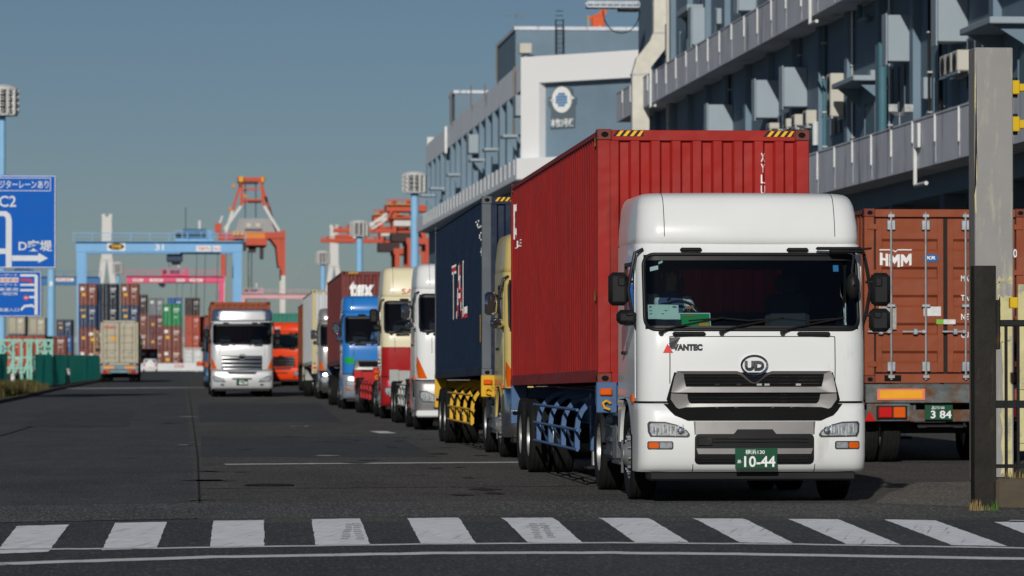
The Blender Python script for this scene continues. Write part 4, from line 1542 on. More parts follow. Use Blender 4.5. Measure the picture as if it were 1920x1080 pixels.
# seam pipes down the bands
y0 = PX(1534, 300, XB).y
k = 0
for z0, z1 in ((zl0, zl1), (zu0, zu1)):
    y = y0 % 3.25 + 58.5
    while y < Yfar - 1:
        mb = MB()
        ln = .56 + .12 * math.sin(k * 1.7)
        mb.box(XB - .055, XB - .002, y - .03, y + .03, z1 - (z1 - z0) * ln, z1 + .02, PIPEW, .012)
        mb.box(XB - .012, XB - .001, y - .025, y + .025, z0 + .05, z1 - (z1 - z0) * ln, mat('seam_sealant', (.50, .51, .54), .7))
        part(mb, 'seam_cover', A)
        y += 3.25
        k += 1
# drain pipes with elbows
def drain(x, ytop, ybot, xe, name='drain_pipe', m=PIPEW, X=XB - .07, r=.055):
    a = PX(x, ytop, X)
    zb = PX(x, ybot, X).z
    mb = MB()
    mb.tube([(a.x, a.y, a.z), (a.x, a.y, zb), (a.x, a.y - xe, zb)], r, m, 8)
    return part(mb, name, A, 40)
drain(1519, -10, 46, 1.3)
drain(1716, 276, 348, 1.6)
drain(1220, 130, 202, 1.6)
drain(1612, -10, 38, 1.4, m=TEAL, X=XW - .2, r=.08)
mb = MB()
a, b = PX(1723, 274, XB - .07), PX(1716, 276, XB - .07)
mb.tube([(a.x, a.y, zl1 - .1), (a.x, a.y, a.z), (b.x, b.y, b.z)], .05, PIPEW)
part(mb, 'drain_pipe', A, 40)
a = PX(1655, 247, XW - .15)
mb = MB()
mb.tube([(a.x, a.y, zl1 - .3), (a.x, a.y, PX(1655, 80, XW - .15).z)], .14, TEAL, 10)
part(mb, 'riser_pipe', A, 40)
a = PX(1763, 210, XW - .1)
mb = MB()
mb.tube([(a.x, a.y, zl1 - .3), (a.x, a.y, zu0)], .05, BLACK, 8)
part(mb, 'riser_pipe', A, 40)
# pilasters and openings
y = 61.0
k = 0
while y < YF - 3:
    for z0, z1 in ((zl0, zu0), (zu0 + .25, 30)):
        mb = MB()
        mb.box(XW - .22, XW - .001, y, y + .55, z0 + .25, z1 - .002, WALLC)
        part(mb, 'pilaster', A)
        if k % 2 == 0:
            mb = MB()
            w = 1.7 if z0 < 8 else 2.2
            mb.box(XW - .05, XW - .002, y + 1.6, y + 1.6 + w, z0 + .27, z0 + 2.5, mat('teal_grey_door', (.09, .15, .18), .5, var=.1), .01)
            mb.box(XW - .07, XW - .002, y + 1.5, y + 1.598, z0 + .27, z0 + 2.6, WALLC)
            mb.box(XW - .07, XW - .002, y + 1.602 + w, y + 1.7 + w, z0 + .27, z0 + 2.6, WALLC)
            part(mb, 'door', A)
        else:
            mb = MB()
            mb.box(XW - .04, XW - .002, y + 1.2, y + 4.2, z0 + 2.0, z0 + 3.3, OPEN)
            for i in range(4):
                mb.box(XW - .07, XW - .04, y + 1.2 + i, y + 1.26 + i, z0 + 2.0, z0 + 3.3, WALLD)
            part(mb, 'window', A)
    y += 5.6
    k += 1
# conduits, cable trays and small fittings on the wall
for x, yt, yb, m_, r_ in ((1290, 20, 300, WALLD, .05), (1368, 120, 300, BLACK, .04), (1500, 60, 300, WALLD, .05), (1546, 100, 330, TEAL, .07), (1598, 60, 260, GALV, .04), (1668, 120, 250, GALV, .04), (1742, 90, 230, BLACK, .04), (1776, 80, 220, TEAL, .06)):
    a = PX(x, (yt + yb) / 2, XW - .08)
    mb = MB()
    mb.tube([(a.x, a.y, zl1 - .3), (a.x, a.y, zu0)], r_, m_, 8)
    for i in range(4):
        z = zl1 + .4 + i * 1.1
        mb.box(a.x - r_ - .02, XW - .002, a.y - .09, a.y + .09, z, z + .05, GALV)
    part(mb, 'conduit', A, 40)
for x, y in ((1640, 150), (1740, 165), (1445, 190), (1350, 30)):
    a = PX(x, y, XW - .1)
    mb = MB()
    mb.box(XW - .22, XW - .002, a.y, a.y + .5, a.z - .3, a.z + .3, BOXC, .02)
    part(mb, 'junction_box', A)
# hood boxes that stand out from the wall
def hood(xl, xr, yt, yb, dep=.9):
    w = PX(xr, (yt + yb) / 2, XW)
    o = P(xl, (yt + yb) / 2, w.y)
    zt, zb = P(xr, yt, w.y).z, P(xr, yb, w.y).z
    mb = MB()
    mb.box(o.x, XW - .003, w.y, w.y + dep, zb, zt, BOXC, .02)
    mb.box(o.x - .04, o.x, w.y + .1, w.y + dep - .1, zb - .1, zt + .06, BOXC, .01)
    return part(mb, 'hood_box', A)
hood(1665, 1718, 28, 115)
hood(1759, 1816, -30, 78)
hood(1328, 1375, 196, 262, 1.0)
hood(1418, 1461, 150, 221, 1.0)
hood(1470, 1514, 126, 200, 1.0)
hood(1298, 1332, 14, 84, 1.2)
hood(1385, 1420, -70, 20, 1.0)
def canopy(xo, xr, yt, yb, back):
    w = PX(xr, (yt + yb) / 2, XW)
    o = P(xo, (yt + yb) / 2, w.y)
    zt, zb = P(xr, yt, w.y).z, P(xr, yb, w.y).z
    y1 = PX(back, (yt + yb) / 2, o.x).y
    mb = MB()
    mb.box(o.x, XW - .003, w.y, y1, zb, zt, BOXC, .02)
    mb.prism([(o.x + .15, zb), (XW - .003, zb), (XW - .003, zb - .55)], 1, y1 - .3, y1 - .2, WALLC)
    mb.prism([(o.x + .15, zb), (XW - .003, zb), (XW - .003, zb - .55)], 1, w.y + .3, w.y + .4, WALLC)
    return part(mb, 'canopy', A)
canopy(1600, 1652, 141, 151, 1559)
canopy(1856, 1935, 31, 44, 1799)
canopy(1288, 1320, 8, 20, 1268)
# cream duct climbing the far end
X = 19.2
pts = [P(1200, 330, 171), P(1200, 140, 171), P(1206, 118, 171), P(1231, 86, 171), P(1240, 62, 171), P(1241, -60, 171)]
d = MB()
w = .36
rings = []
for i, p in enumerate(pts):
    t = (pts[min(i + 1, len(pts) - 1)] - pts[max(i - 1, 0)]).normalized()
    nn = Vector((t.z, 0, -t.x)) * w
    rings.append([p + nn + Vector((0, -.3, 0)), p + nn + Vector((0, .3, 0)), p - nn + Vector((0, .3, 0)), p - nn + Vector((0, -.3, 0))])
rings = [[q - Vector((0, 0, 0)) for q in r] for r in rings]
pz = pts[0].copy()
rings.insert(0, [Vector((q.x, q.y, 0)) for q in rings[0]])
d.loft(rings, DUCT, True, True)
for z in [2 + 1.7 * i for i in range(6)]:
    d.box(pz.x - w - .03, pz.x + w + .03, 171 - .33, 171 + .33, z, z + .06, GALV, .01)
for p in (pts[1], pts[4]):
    d.box(p.x - w - .03, p.x + w + .03, 171 - .33, 171 + .33, p.z - .04, p.z + .04, GALV, .01)
DU = thing('air_duct', 'cream square air duct with an offset bend climbing the far end of the big warehouse', 'duct', (pz.x, 171, 0))
part(d, 'duct_casing', DU, 20)
mb = MB()
p = P(1253, 60, 168)
mb.tube([(p.x, 168, 9), (p.x, 168, 30)], .09, CREAMM, 8)
part(mb, 'riser_pipe', A, 40)
# air conditioners
def aircon(xl, xr, yt, yb, label, group='air conditioners on the warehouse balconies', fans=2):
    p0, p1 = PX(xr, yb, XW - .25), PX(xr, yt, XW - .25)
    o = P(xl, yb, p0.y)
    wdt = max(.35, min(.9, p0.x - o.x))
    zb, zt = p0.z, p1.z
    r = thing('air_conditioner', label, 'air conditioner', (p0.x - wdt / 2, p0.y, zb), group)
    h = zt - zb
    mb = MB()
    mb.box(-wdt / 2, wdt / 2, 0, .8, .06, h, CREAMM, .03)
    mb.build('casing', r)
    mb = MB()
    for k in range(fans):
        zc = h * (k + .5) / fans
        mb.lathe([(.001, -.008), (min(.28, h / fans * .38), -.008), (min(.3, h / fans * .4), 0)], DARK, 0, 16, (-wdt / 2 - .001, .4, zc))
    mb.build('fan_grille', r)
    mb = MB()
    for s in (-1, 1):
        mb.box(s * wdt * .4 - .03, s * wdt * .4 + .03, -.05, .85, 0, .06, GALV)
    mb.box(wdt / 2, wdt / 2 + .25, .1, .7, 0, .06, GALV)
    mb.build('bracket', r)
    return r
aircon(1557, 1583, 137, 222, 'tall cream air conditioner with two fans hanging under the warehouse canopy')
aircon(1786, 1797, 102, 146, 'leftmost of the three small cream air conditioners left of the grey pillar top', fans=1)
aircon(1799, 1808, 98, 141, 'middle of the three small cream air conditioners left of the grey pillar top', fans=1)
aircon(1809, 1820, 93, 137, 'cream air conditioner nearest the pillar in a row of three', fans=1)
for i, (x, lab) in enumerate(((1446, 'smallest cream air conditioner farthest along the row above the red container roof'), (1478, 'second cream air conditioner in the row above the red container roof'), (1494, 'third cream air conditioner in the row above the red container roof'), (1516, 'largest cream air conditioner above the right corner of the red container'))):
    aircon(x, x + 16, 232 - 26 + (3 - i) * 8, 236 + (3 - i) * 3, lab, fans=1)
mb = MB()
a = PX(1529, 240, XW - .3)
mb.tube([(a.x, a.y, PX(1529, 272, XW - .3).z), (a.x, a.y, PX(1529, 228, XW - .3).z)], .10, PIPEW, 10)
part(mb, 'vent_pipe', A, 40)
# twin floodlight on the lower band
r0 = PX(1687, 240, XB + .05)
FL = thing('floodlight', 'twin grey floodlight standing on the lower balcony band of the warehouse', 'floodlight', (r0.x, r0.y, zl1 + .05))
mb = MB()
mb.tube([(0, 0, 0), (0, 0, .35)], .03, GALV)
mb.build('post', FL)
for s in (-1, 1):
    mb = MB()
    mb.loft([[(s * .08 + a * .06, -.05 + 0, .30 + b * .05) for a, b in ((-1, -1), (1, -1), (1, 1), (-1, 1))], [(s * .22 + a * .12, -.2, .46 + b * .10) for a, b in ((-1, -1), (1, -1), (1, 1), (-1, 1))]], GALV, True, True)
    mb.build('lamp_head', FL)
# rooftop gangway at the far corner of the big warehouse
GW = thing('gangway', 'grey steel gangway with hanging cable reaching out from the big warehouse', 'gangway', (P(1150, 8, 176).x, 176, P(1150, 14, 176).z))
mb = MB()
x0, x1 = P(1101, 8, 176).x - GW.location.x, P(1199, 8, 176).x - GW.location.x
for z in (0, .22):
    mb.box(x0, x1, 0, .06, z, z + .06, GALV)
    mb.box(x0, x1, .8, .86, z, z + .06, GALV)
mb.box(x0, x1, .06, .8, .02, .05, DARK)
for i in range(9):
    x = x0 + (x1 - x0) * i / 8
    mb.box(x - .02, x + .02, 0.005, .055, .06, .22, GALV)
mb.box(x0 + (x1 - x0) * .62, x1, -.05, .9, -.12, 0, DARK)
mb.build('walkway', GW)
mb = MB()
pts = [(x0 + .72 + .9 * (1 - math.cos(t)) * .9, .3, -.1 - 1.0 * math.sin(t)) for t in [math.pi * i / 14 for i in range(15)]]
mb.tube(pts, .025, BLACK, 6)
mb.build('cable', GW)

# ---- the farther office block
def PB(x, y):
    dd = ray(x, y)
    t = (XW + 238.0) / (dd.x + dd.y)
    return Vector((dd.x * t, dd.y * t, HC + dd.z * t))
c0 = PB(995, 200)
Bx, By = c0.x, c0.y
ztop = PB(995, 108).z
Ye = PX(804, 300, Bx).y
print('B', c0, ztop, Ye)
BAND2 = mat('pale_parapet_paint', (.82, .86, .90), .8, var=.04, scale=.3, dirt=(.5, .52, .55), dirt_amt=.10, dscale=.8, stretch=6)
B = thing('office_block', 'grey office block with a bright white angled front and rows of canopies', 'building', (Bx, By, 0))
q = Vector((1, -1, 0)).normalized()
nb = Vector((-1, -1, 0)).normalized()
def PBo(s, z, off): 
    return (Bx + q.x * s + nb.x * off, By + q.y * s + nb.y * off, z)
def sOf(x, y):
    p = PB(x, y)
    return (p - Vector((Bx, By, 0))).dot(q), p.z
SL = 24
mb = MB()
mb.prism([(Bx, By), (Bx + q.x * SL, By + q.y * SL), (Bx + q.x * SL + 10, Ye), (Bx, Ye)], 2, 0, ztop - .3, WALLC)
part(mb, 'wall', B)
s1, zp = sOf(1023, 156)
_, zpb = sOf(1023, 296)
def slab(mb, s0, s1, z0, z1, o0, o1, m):
    v = [PBo(s, z, o) for s in (s0, s1) for z in (z0, z1) for o in (o0, o1)]
    mb.add(v, [(0, 1, 3, 2), (4, 6, 7, 5), (0, 4, 5, 1), (2, 3, 7, 6), (0, 2, 6, 4), (1, 5, 7, 3)], m)
mb = MB()
slab(mb, -.25, SL, zp, ztop, .003, .6, BWHITE)
slab(mb, -.25, s1, 0, zp, .003, .6, BWHITE)
part(mb, 'white_front', B)
mb = MB()
mb.box(Bx - .25, Bx - .002, By + .05, Ye, PX(995, 161, Bx).z, ztop, BAND2)
part(mb, 'roof_parapet', B)
XB2 = PX(968.7, 297, XB).x
zb1 = PX(968.7, 297.6, XB).z
zb0 = PX(969, 336, XB).z
yb = PX(968.7, 297, XB).y
mb = MB()
mb.prism([(XB, yb), (XB + 8, yb - 8), (Bx + 7.5, yb - 8 + 1.2), (Bx - .002, By - .3), (Bx - .002, Ye), (XB, Ye)], 2, zb0, zb1, BAND2)
part(mb, 'balcony_band', B)
mb = MB()
v = [(XB - .01, yb - .005), (XB + 8, yb - 8.015)]
mb.add([(v[0][0], v[0][1], zb0), (v[1][0], v[1][1], zb0), (v[1][0], v[1][1], zb1 + .02), (v[0][0], v[0][1], zb1 + .02)], [(0, 1, 2, 3)], BWHITE)
part(mb, 'balcony_band', B)
for i in range(28):
    y = yb + 1.5 + 3.3 * i
    if y > Ye - 1: break
    mb = MB()
    mb.box(XB - .05, XB - .003, y - .04, y + .04, zb0 + .3, zb1 + .02, PIPEW)
    part(mb, 'seam_cover', B)
zw1 = PX(995, 161, Bx).z
y = By + 1.2
k = 0
while y < Ye - 2:
    mb = MB()
    mb.box(Bx - .35, Bx - .002, y, y + .8, zb1, zw1 - .003, WALLC)
    part(mb, 'pilaster', B)
    mb = MB()
    mb.box(Bx - .06, Bx - .002, y + 1.3, y + 4.6, zb1 + .9, zw1 - .5, mat('dark_blue_glazing', (.06, .10, .15), .2, var=.2, coat=.3))
    for i in range(1, 3):
        mb.box(Bx - .09, Bx - .06, y + 1.3 + 1.1 * i, y + 1.36 + 1.1 * i, zb1 + .9, zw1 - .5, WALLC)
    part(mb, 'window', B)
    y += 5.9
    k += 1
def bcan(xl, xr, yt):
    w = PX(xr, yt, Bx)
    y1 = PX(xl, yt, Bx - 1.2).y
    mb = MB()
    z = w.z
    mb.box(Bx - 1.2, Bx - .35, w.y, min(w.y + 5, max(w.y + 2, y1)), z - .18, z, BOXC, .02)
    mb.box(Bx - .349, Bx - .003, w.y, w.y + .3, z - .18, z, BOXC)
    mb.prism([(Bx - 1.0, z - .18), (Bx - .35, z - .18), (Bx - .35, z - 1.0)], 1, w.y + .2, w.y + .32, WALLC)
    part(mb, 'canopy', B)
for xl, xr, yt in ((947, 980, 252), (917, 943, 277), (888, 915, 297), (851, 871, 325), (818, 836, 351), (800, 817, 364)):
    bcan(xl, xr, yt)
for xl, xr, yt, yb_ in ((967, 992, 178, 217), (879, 902, 252, 287)):
    w = PX(xr, 200, Bx)
    o = P(xl, 200, w.y)
    mb = MB()
    mb.box(o.x, Bx - .003, w.y, w.y + 2.2, P(xr, yb_, w.y).z, P(xr, yt, w.y).z, BOXC, .02)
    part(mb, 'hood_box', B)
# sign on the front
SIGNG = mat('slate_sign_panel', (.11, .145, .17), .6)
GLOBE = mat('globe_blue', (.02, .17, .38), .5)
mb = MB()
def pf(x, y, off):
    s, z = sOf(x, y)
    return PBo(s, z, off)
def fpoly(mb, pts, off, m, th=.05):
    v0 = [pf(x, y, off) for x, y in pts]
    v1 = [pf(x, y, off - th) for x, y in pts]
    n = len(pts)
    mb.add(v0 + v1, [list(range(n))] + [(i, (i + 1) % n, n + (i + 1) % n, n + i) for i in range(n)], m)
fpoly(mb, [(1029, 183), (1038, 180), (1038, 172), (1048, 161), (1064, 160), (1075, 167), (1076, 180), (1082, 183), (1082, 195), (1079, 198), (1079, 239), (1033, 242), (1035, 205), (1029, 197)], .08, SIGNG, .07)
LG = part(mb, 'sign_panel', B)
mb = MB()
def rot_ell(cx, cy, rx, ry, n=36): return [(cx + rx * math.cos(2 * math.pi * i / n), cy + ry * math.sin(2 * math.pi * i / n)) for i in range(n)]
fpoly(mb, rot_ell(1055.5, 187, 18.2, 24.5), .12, LETTER, .04)
fpoly(mb, [(1032, 187), (1040, 187.5), (1042, 193)], .12, LETTER, .04)
fpoly(mb, [(1072, 178), (1080, 185), (1072, 186)], .12, LETTER, .04)
for i in range(-2, 3):
    for j in range(-2, 3):
        cx, cy = 1055.5 + i * 4.3, 187 + j * 5.3
        if ((cx - 1055.5) / 11) ** 2 + ((cy - 187) / 14.5) ** 2 < .95:
            fpoly(mb, [(cx - 1.7, cy - 2.1), (cx + 1.7, cy - 2.3), (cx + 1.7, cy + 2.1), (cx - 1.7, cy + 2.3)], .14, GLOBE, .02)
v, f = text_tris('本牧3号棟', 1034.5, 1077.5, 222, 238, .02)
mb.add([pf(x, 460 - y - (x - 1056) * .035, .10) for x, y in v], f, LETTER)
lo = mb.build
part(mb, 'sign_emblem', B)
# roof houses
def roofhouse(xl, xc, yt, Yc, xr, ybase):
    p = P(xc, yt, Yc)
    X0 = p.x
    Y1 = PX(xl, (yt + ybase) / 2, X0).y
    X1 = P(xr, yt, Yc).x
    mb = MB()
    mb.box(X0, X1, Yc, Y1, ztop - .4, p.z, WALLC)
    mb.box(X0 - .1, X1 + .1, Yc - .1, Y1 + .1, p.z, p.z + .25, BAND)
    part(mb, 'roof_house', B)
    return p
p = roofhouse(931.7, 966.7, 56, 291, 1290, 110)
p2 = roofhouse(843.4, 852.7, 175, 330, 940, 200)
mb = MB()
for x in (1042, 1056):
    a = P(x, 36, 290.6)
    mb.tube([(a.x, 290.6, P(x, 100, 290.6).z), (a.x, 290.6, a.z)], .05, DARK, 6)
for i in range(10):
    z = P(1042, 100, 290.6).z + i * .34
    mb.tube([(P(1042, 50, 290.6).x, 290.6, z), (P(1056, 50, 290.6).x, 290.6, z)], .03, DARK, 5)
part(mb, 'ladder', B)
a = P(986, 90, 289)
mb = MB()
mb.box(a.x - .5, a.x + .4, 288.4, 289.4, P(986, 101, 289).z, P(986, 82, 289).z, CREAMM, .05)
mb.tube([(a.x, 289, ztop - .2), (a.x, 289, a.z)], .2, GALV)
part(mb, 'roof_vent', B)
AN = thing('tv_antenna', 'thin grey rooftop aerial on a mast above the office block', 'antenna', (P(969, 50, 292).x, 292.5, P(969, 56, 292).z))
mb = MB()
hh = (56 - 22) * 292 / FPX
mb.tube([(0, 0, -.1), (0, 0, hh)], .035, GALV, 6)
mb.tube([(-.75, 0, hh * .82), (.5, 0, hh * .88)], .025, GALV, 6)
for i in range(6):
    x = -.7 + i * .22
    mb.tube([(x, -.35, hh * .83), (x, .35, hh * .83)], .015, GALV, 5)
mb.tube([(.35, 0, hh * .6), (.42, 0, hh * 1.08)], .05, GALV, 6)
mb.build('aerial', AN)
for x, yt, yb2 in ((964, 125, 252), (931, 88, 150), (846, 172, 235), (883, 160, 200), (909, 158, 190)):
    mb = MB()
    a = PX(x, (yt + yb2) / 2, Bx - .4)
    mb.tube([(a.x, a.y, PX(x, yb2, Bx - .4).z), (a.x, a.y, PX(x, yt, Bx - .4).z)], .06, mat('pole_brown', (.2, .17, .14), .6), 6)
    part(mb, 'flue_pipe', B)
mb = MB()
a = PX(838.5, 262, Bx - .3)
mb.box(a.x - .2, a.x, a.y, a.y + .4, PX(838.5, 287, Bx - .3).z, PX(838.5, 237, Bx - .3).z, PIPEW)
part(mb, 'flue_pipe', B)
mb = MB()
a = PX(806, 268, Bx)
mb.box(a.x - .3, a.x + .3, a.y - 1, a.y - .4, PX(806, 276, Bx).z, PX(806, 258, Bx).z, PIPEW, .05)
part(mb, 'roof_vent', B)
# orange hoist on the roof
OR = mat('crane_orange', (.62, .10, .03), .5, var=.1, scale=1, dirt=RUST, dirt_amt=.15)
HO = thing('roof_hoist', 'small orange hoist standing on the roof of the office block', 'hoist', (P(1122, 55, 300).x, 300, P(1122, 57, 300).z))
k = 300 / FPX
mb = MB()
mb.box(-.5, .45, -.3, .3, 0, 1.1, OR, .08)
mb.bar((-.2, 0, .9), (.55, 0, 1.5), .35, .4, OR)
mb.bar((-.7, 0, .9), (-.1, 0, 1.1), .3, .2, OR)
mb.build('hoist_body', HO)
mb = MB()
mb.tube([(-.75, 0, .3), (-.75, 0, 1.1)], .04, YELLOWP)
mb.tube([(0.05, -.6, -1.0), (.05, -.6, .3)], .06, CREAMM)
mb.build('hoist_mast', HO)
# ------------------------------------------------------------------ the queue of trucks
def cx_at(xl, xr, Y): return (P(xl, 700, Y).x + P(xr, 700, Y).x) / 2
RED = container_paint('red_container_paint', (.30, .016, .012), .30, (.13, .022, .014), .14)
BLUEC = container_paint('navy_container_paint', (.008, .017, .040), .06, (.08, .06, .05))
BROWN = container_paint('red_brown_container_paint', (.25, .062, .026), .22, (.12, .04, .02))
MAROON = container_paint('maroon_container_paint', (.15, .035, .03), .15)
GREYW = container_paint('pale_grey_container_paint', (.50, .52, .53), .12, (.2, .15, .1))
BEIGE = container_paint('beige_container_paint', (.42, .38, .28), .15, (.2, .13, .07))
GREENC = container_paint('teal_container_paint', (.04, .20, .15), .12)
OXIDE = container_paint('oxide_container_paint', (.26, .065, .035), .2)
TBLUE = mat('blue_chassis_paint', (.065, .125, .25), .45, var=.15, dirt=RUST, dirt_amt=.25, dscale=4)
TYEL = mat('yellow_chassis_paint', (.62, .36, .02), .5, var=.12, dirt=RUST, dirt_amt=.28, dscale=4)
TRED = mat('red_chassis_paint', (.42, .015, .015), .45, var=.12, dirt=RUST, dirt_amt=.15)
TGREY = mat('grey_white_chassis_paint', (.36, .37, .35), .55, var=.15, dirt=RUST, dirt_amt=.35, dscale=3)
RUSTY = mat('rusty_chassis', (.12, .14, .14), .7, .2, var=.4, scale=4, dirt=(.13, .055, .025), dirt_amt=.75, dscale=3)
NAVYP = mat('navy_paint', (.03, .05, .12), .35, coat=.4)
QG = 'trucks queued nose to tail in the right lane'
TG = 'trailers behind the queued trucks'
CG = 'containers on the queued trailers'
SLOPE = .0098
# 1 white truck in front
Y1 = 43.2
X1 = P(1414, 700, Y1).x
T1, SH1, BS1 = tractor('white truck with clear glass and a grey grille at the head of the queue', (X1, Y1, 0), WHITE, group=QG, roof_z=3.37)
# badge, lettering, plate
e = MB()
ringpoly(e, ellipse(0, 1.488, .150, .112, 40), ellipse(0, 1.488, .128, .092, 40), SH1.fn(.028), CHROME, .025, 1, .012)
EM = e.build('emblem', T1, 40)
e = MB()
v, f = text_tris('UD', -.105, .105, 1.435, 1.535, .05)
drape(e, v, f, SH1.fn(.034), mat('dark_chrome', (.25, .26, .28), .15, 1), None, .025)
e.build('emblem_letters', EM, 0)
e = MB()
poly(e, [(-.979, 1.62), (-.87, 1.62), (-.93, 1.718)], SH1.fn(.006), mat('logo_red', (.62, .03, .03), .4))
e.add([SH1.F(x, z, 0, .005) for x, z in ((-.897, 1.786), (-.789, 1.786), (-.86, 1.66), (-.893, 1.66), (-.915, 1.72))], [(0, 1, 2, 3, 4)], mat('logo_black', (.02, .02, .025), .4))
v, f = text_tris('VANTEC', -.875, -.555, 1.643, 1.715, .075)
drape(e, v, f, SH1.fn(.007), mat('logo_black', (.02, .02, .025), .4), [-.9, -.8, -.7, -.6, -.5, -.4, -.3])
e.build('lettering', T1, 0)
yp = BS1.F(0, .49)[1]
plate_parts(T1, .01, .487, .455, .228, yp - .045, '横浜130', '10-44', 'あ')
# windscreen stickers
e = MB()
STK = mat('paper_white', (.62, .66, .64), .7)
STG = mat('paper_pale_green', (.45, .58, .52), .7)
for a, b2, c, d2, m in ((-1.10, -1.005, 2.50, 2.565, STK), (-1.0, -.955, 2.575, 2.62, STG)):
    e.add([SH1.surf(u, z, -.012) for u, z in ((a, c), (b2, c + .02), (b2, d2), (a, d2 - .02))], [(0, 1, 2, 3)], m)
e.add([SH1.surf(u, z, -.012) for u, z in ((.90, 2.5), (.96, 2.5), (.96, 2.57), (.90, 2.57))], [(0, 1, 2, 3)], mat('sticker_blue', (.05, .25, .5), .6))
e.add([SH1.surf(u, z, -.012) for u, z in ((-1.14, 1.985), (-1.045, 1.985), (-.955, 1.98), (-.80, 1.98), (-.80, 2.135), (-.955, 2.14), (-1.045, 2.14), (-1.14, 2.14))], [(0, 1, 6, 7), (1, 2, 5, 6), (2, 3, 4, 5)], STG)
for k, (w, h) in enumerate(((.30, .018), (.2, .010), (.16, .010))):
    z = 2.105 - .035 * k
    e.add([SH1.surf(u, zz, -.009) for u, zz in ((-1.12, z), (-1.12 + w, z), (-1.12 + w, z + h), (-1.12, z + h))], [(0, 1, 2, 3)], mat('print_grey', (.1, .12, .12), .7))
e.build('windscreen_sticker', T1, 0)
r = thing('dashboard_card', 'green and white pass card propped on the dashboard of the white front truck', 'card', (X1 - .70, Y1 + .50, 1.89))
e = MB()
def card(a, b2, c, d2, m, o):
    e.add([(a, c * .5 - o, c), (b2, c * .5 - o, c), (b2, d2 * .5 - o, d2), (a, d2 * .5 - o, d2), (a, c * .5 - o + .004, c), (b2, c * .5 - o + .004, c), (b2, d2 * .5 - o + .004, d2), (a, d2 * .5 - o + .004, d2)], [(0, 1, 2, 3), (4, 5, 6, 7), (0, 1, 5, 4), (2, 3, 7, 6), (1, 2, 6, 5), (0, 3, 7, 4)], m)
card(-.30, .30, .0, .165, STK, 0)
card(-.03, .29, .012, .155, mat('card_green', (.01, .30, .09), .5), .006)
card(.17, .28, .015, .055, mat('card_orange', (.6, .30, .05), .5), .011)
card(0, .15, .125, .135, mat('card_red', (.5, .06, .03), .5), .011)
for k in range(5): card(-.2 + .01 * k, -.09, .03 + .02 * k, .036 + .02 * k, mat('print_grey', (.1, .12, .12), .7), .006)
e.build('card_sheet', r, 0)
JKT = mat('navy_jacket', (.05, .09, .18), .9, var=.2, scale=12)
person('driver in navy and light grey jacket inside the white front truck', JKT, (X1 - .74, Y1 + 1.32, 1.66), trim=True)
# red container
YC = 45.9
XC1 = cx_at(1118, 1522, YC)
trailer('blue trailer with curved guard bars under the bright red container', TBLUE, (XC1, YC, 0), group=TG, z0=1.27, guards=True)
C1 = container('bright red corrugated container on the front trailer', RED, loc=(XC1, YC + .02, 1.275), group=CG, slope=SLOPE)
for i, ch in enumerate('XYLU'):
    z = 2.585 - .124 * i
    end_text(C1, ch, .66, .715, z - .05, z + .05, LETTER, bold=.02)
side_text(C1, 'K', 11.3, 11.85, 2.1, 2.6, LETTER, bold=.0)
side_text(C1, 'LINE', 10.5, 11.75, 1.96, 2.06, LETTER, bold=.0)
for y, z in ((.22, 2.72), (12.0, 2.72), (.24, .95)):
    m = MB()
    m.add([(-1.216, y, z), (-1.216, y + .16, z), (-1.216, y + .08, z + .16)], [(0, 1, 2)], HAZY)
    m.build('hazard_triangle', C1, 0)
# 2 yellow truck, navy container
Y2 = 62.4
X2 = P(948, 700, Y2).x + 1.235
YELC = mat('pale_yellow_cab_paint', (.58, .45, .15), .32, var=.05, coat=.4, dirt=(.3, .25, .1), dirt_amt=.1)
T2, SH2, BS2 = tractor('pale yellow truck half hidden behind the red container', (X2, Y2, 0), YELC, group=QG, style='chrome', bumper=CHROME, mirrors=CHROME, roof_z=3.42, skirt=YELC)
m = MB()
for y0, y1, mm in ((.8, .95, mat('stripe_red', (.4, .05, .03), .4)), (1.0, 1.3, mat('stripe_blue', (.05, .15, .4), .4))):
    m.add([(-1.2395, y0, 1.2), (-1.2395, y1, 1.2), (-1.2395, y1 + .3, 1.8), (-1.2395, y0 + .3, 1.8)], [(0, 1, 2, 3)], mm)
m.build('side_stripe', T2, 0)
lift_cab(T2, .1)
YC2 = 65.1
XC2 = P(904, 700, YC2).x + 1.219
trailer('yellow trailer with hooped guards under the navy container', TYEL, (XC2, YC2, 0), group=TG, z0=1.27, dirtyrear=TYEL)
NPOST = mat('grey_navy_post', (.10, .115, .13), .55, var=.2, scale=2, dirt=(.14, .11, .08), dirt_amt=.25, dscale=3, stretch=4)
C2 = container('dark navy container with white and red lettering behind the red one', BLUEC, loc=(XC2, YC2 + .02, 1.275), group=CG, slope=SLOPE, post=NPOST, cast=NPOST)
LRED = mat('red_lettering', (.42, .03, .04), .5)
side_text(C2, 'TAL', 3.7, 7.6, 1.05, 2.02, LETTER, bold=.015)
m = side_text(C2, 'TAL', 3.62, 7.48, 1.02, 1.98, LRED, bold=-.02)
m.location.x = -.004
side_text(C2, 'TCLU', .25, 1.6, 2.42, 2.56, LETTER, bold=.01)
side_text(C2, '40', .3, .8, 2.2, 2.34, LETTER, bold=.01)
side_text(C2, 'H', .35, .6, 1.95, 2.09, LETTER, bold=.01)
mm = MB()
mm.box(-1.2175, -1.2155, .35, .5, .55, 1.0, HAZY)
mm.build('hazard_strip', C2)
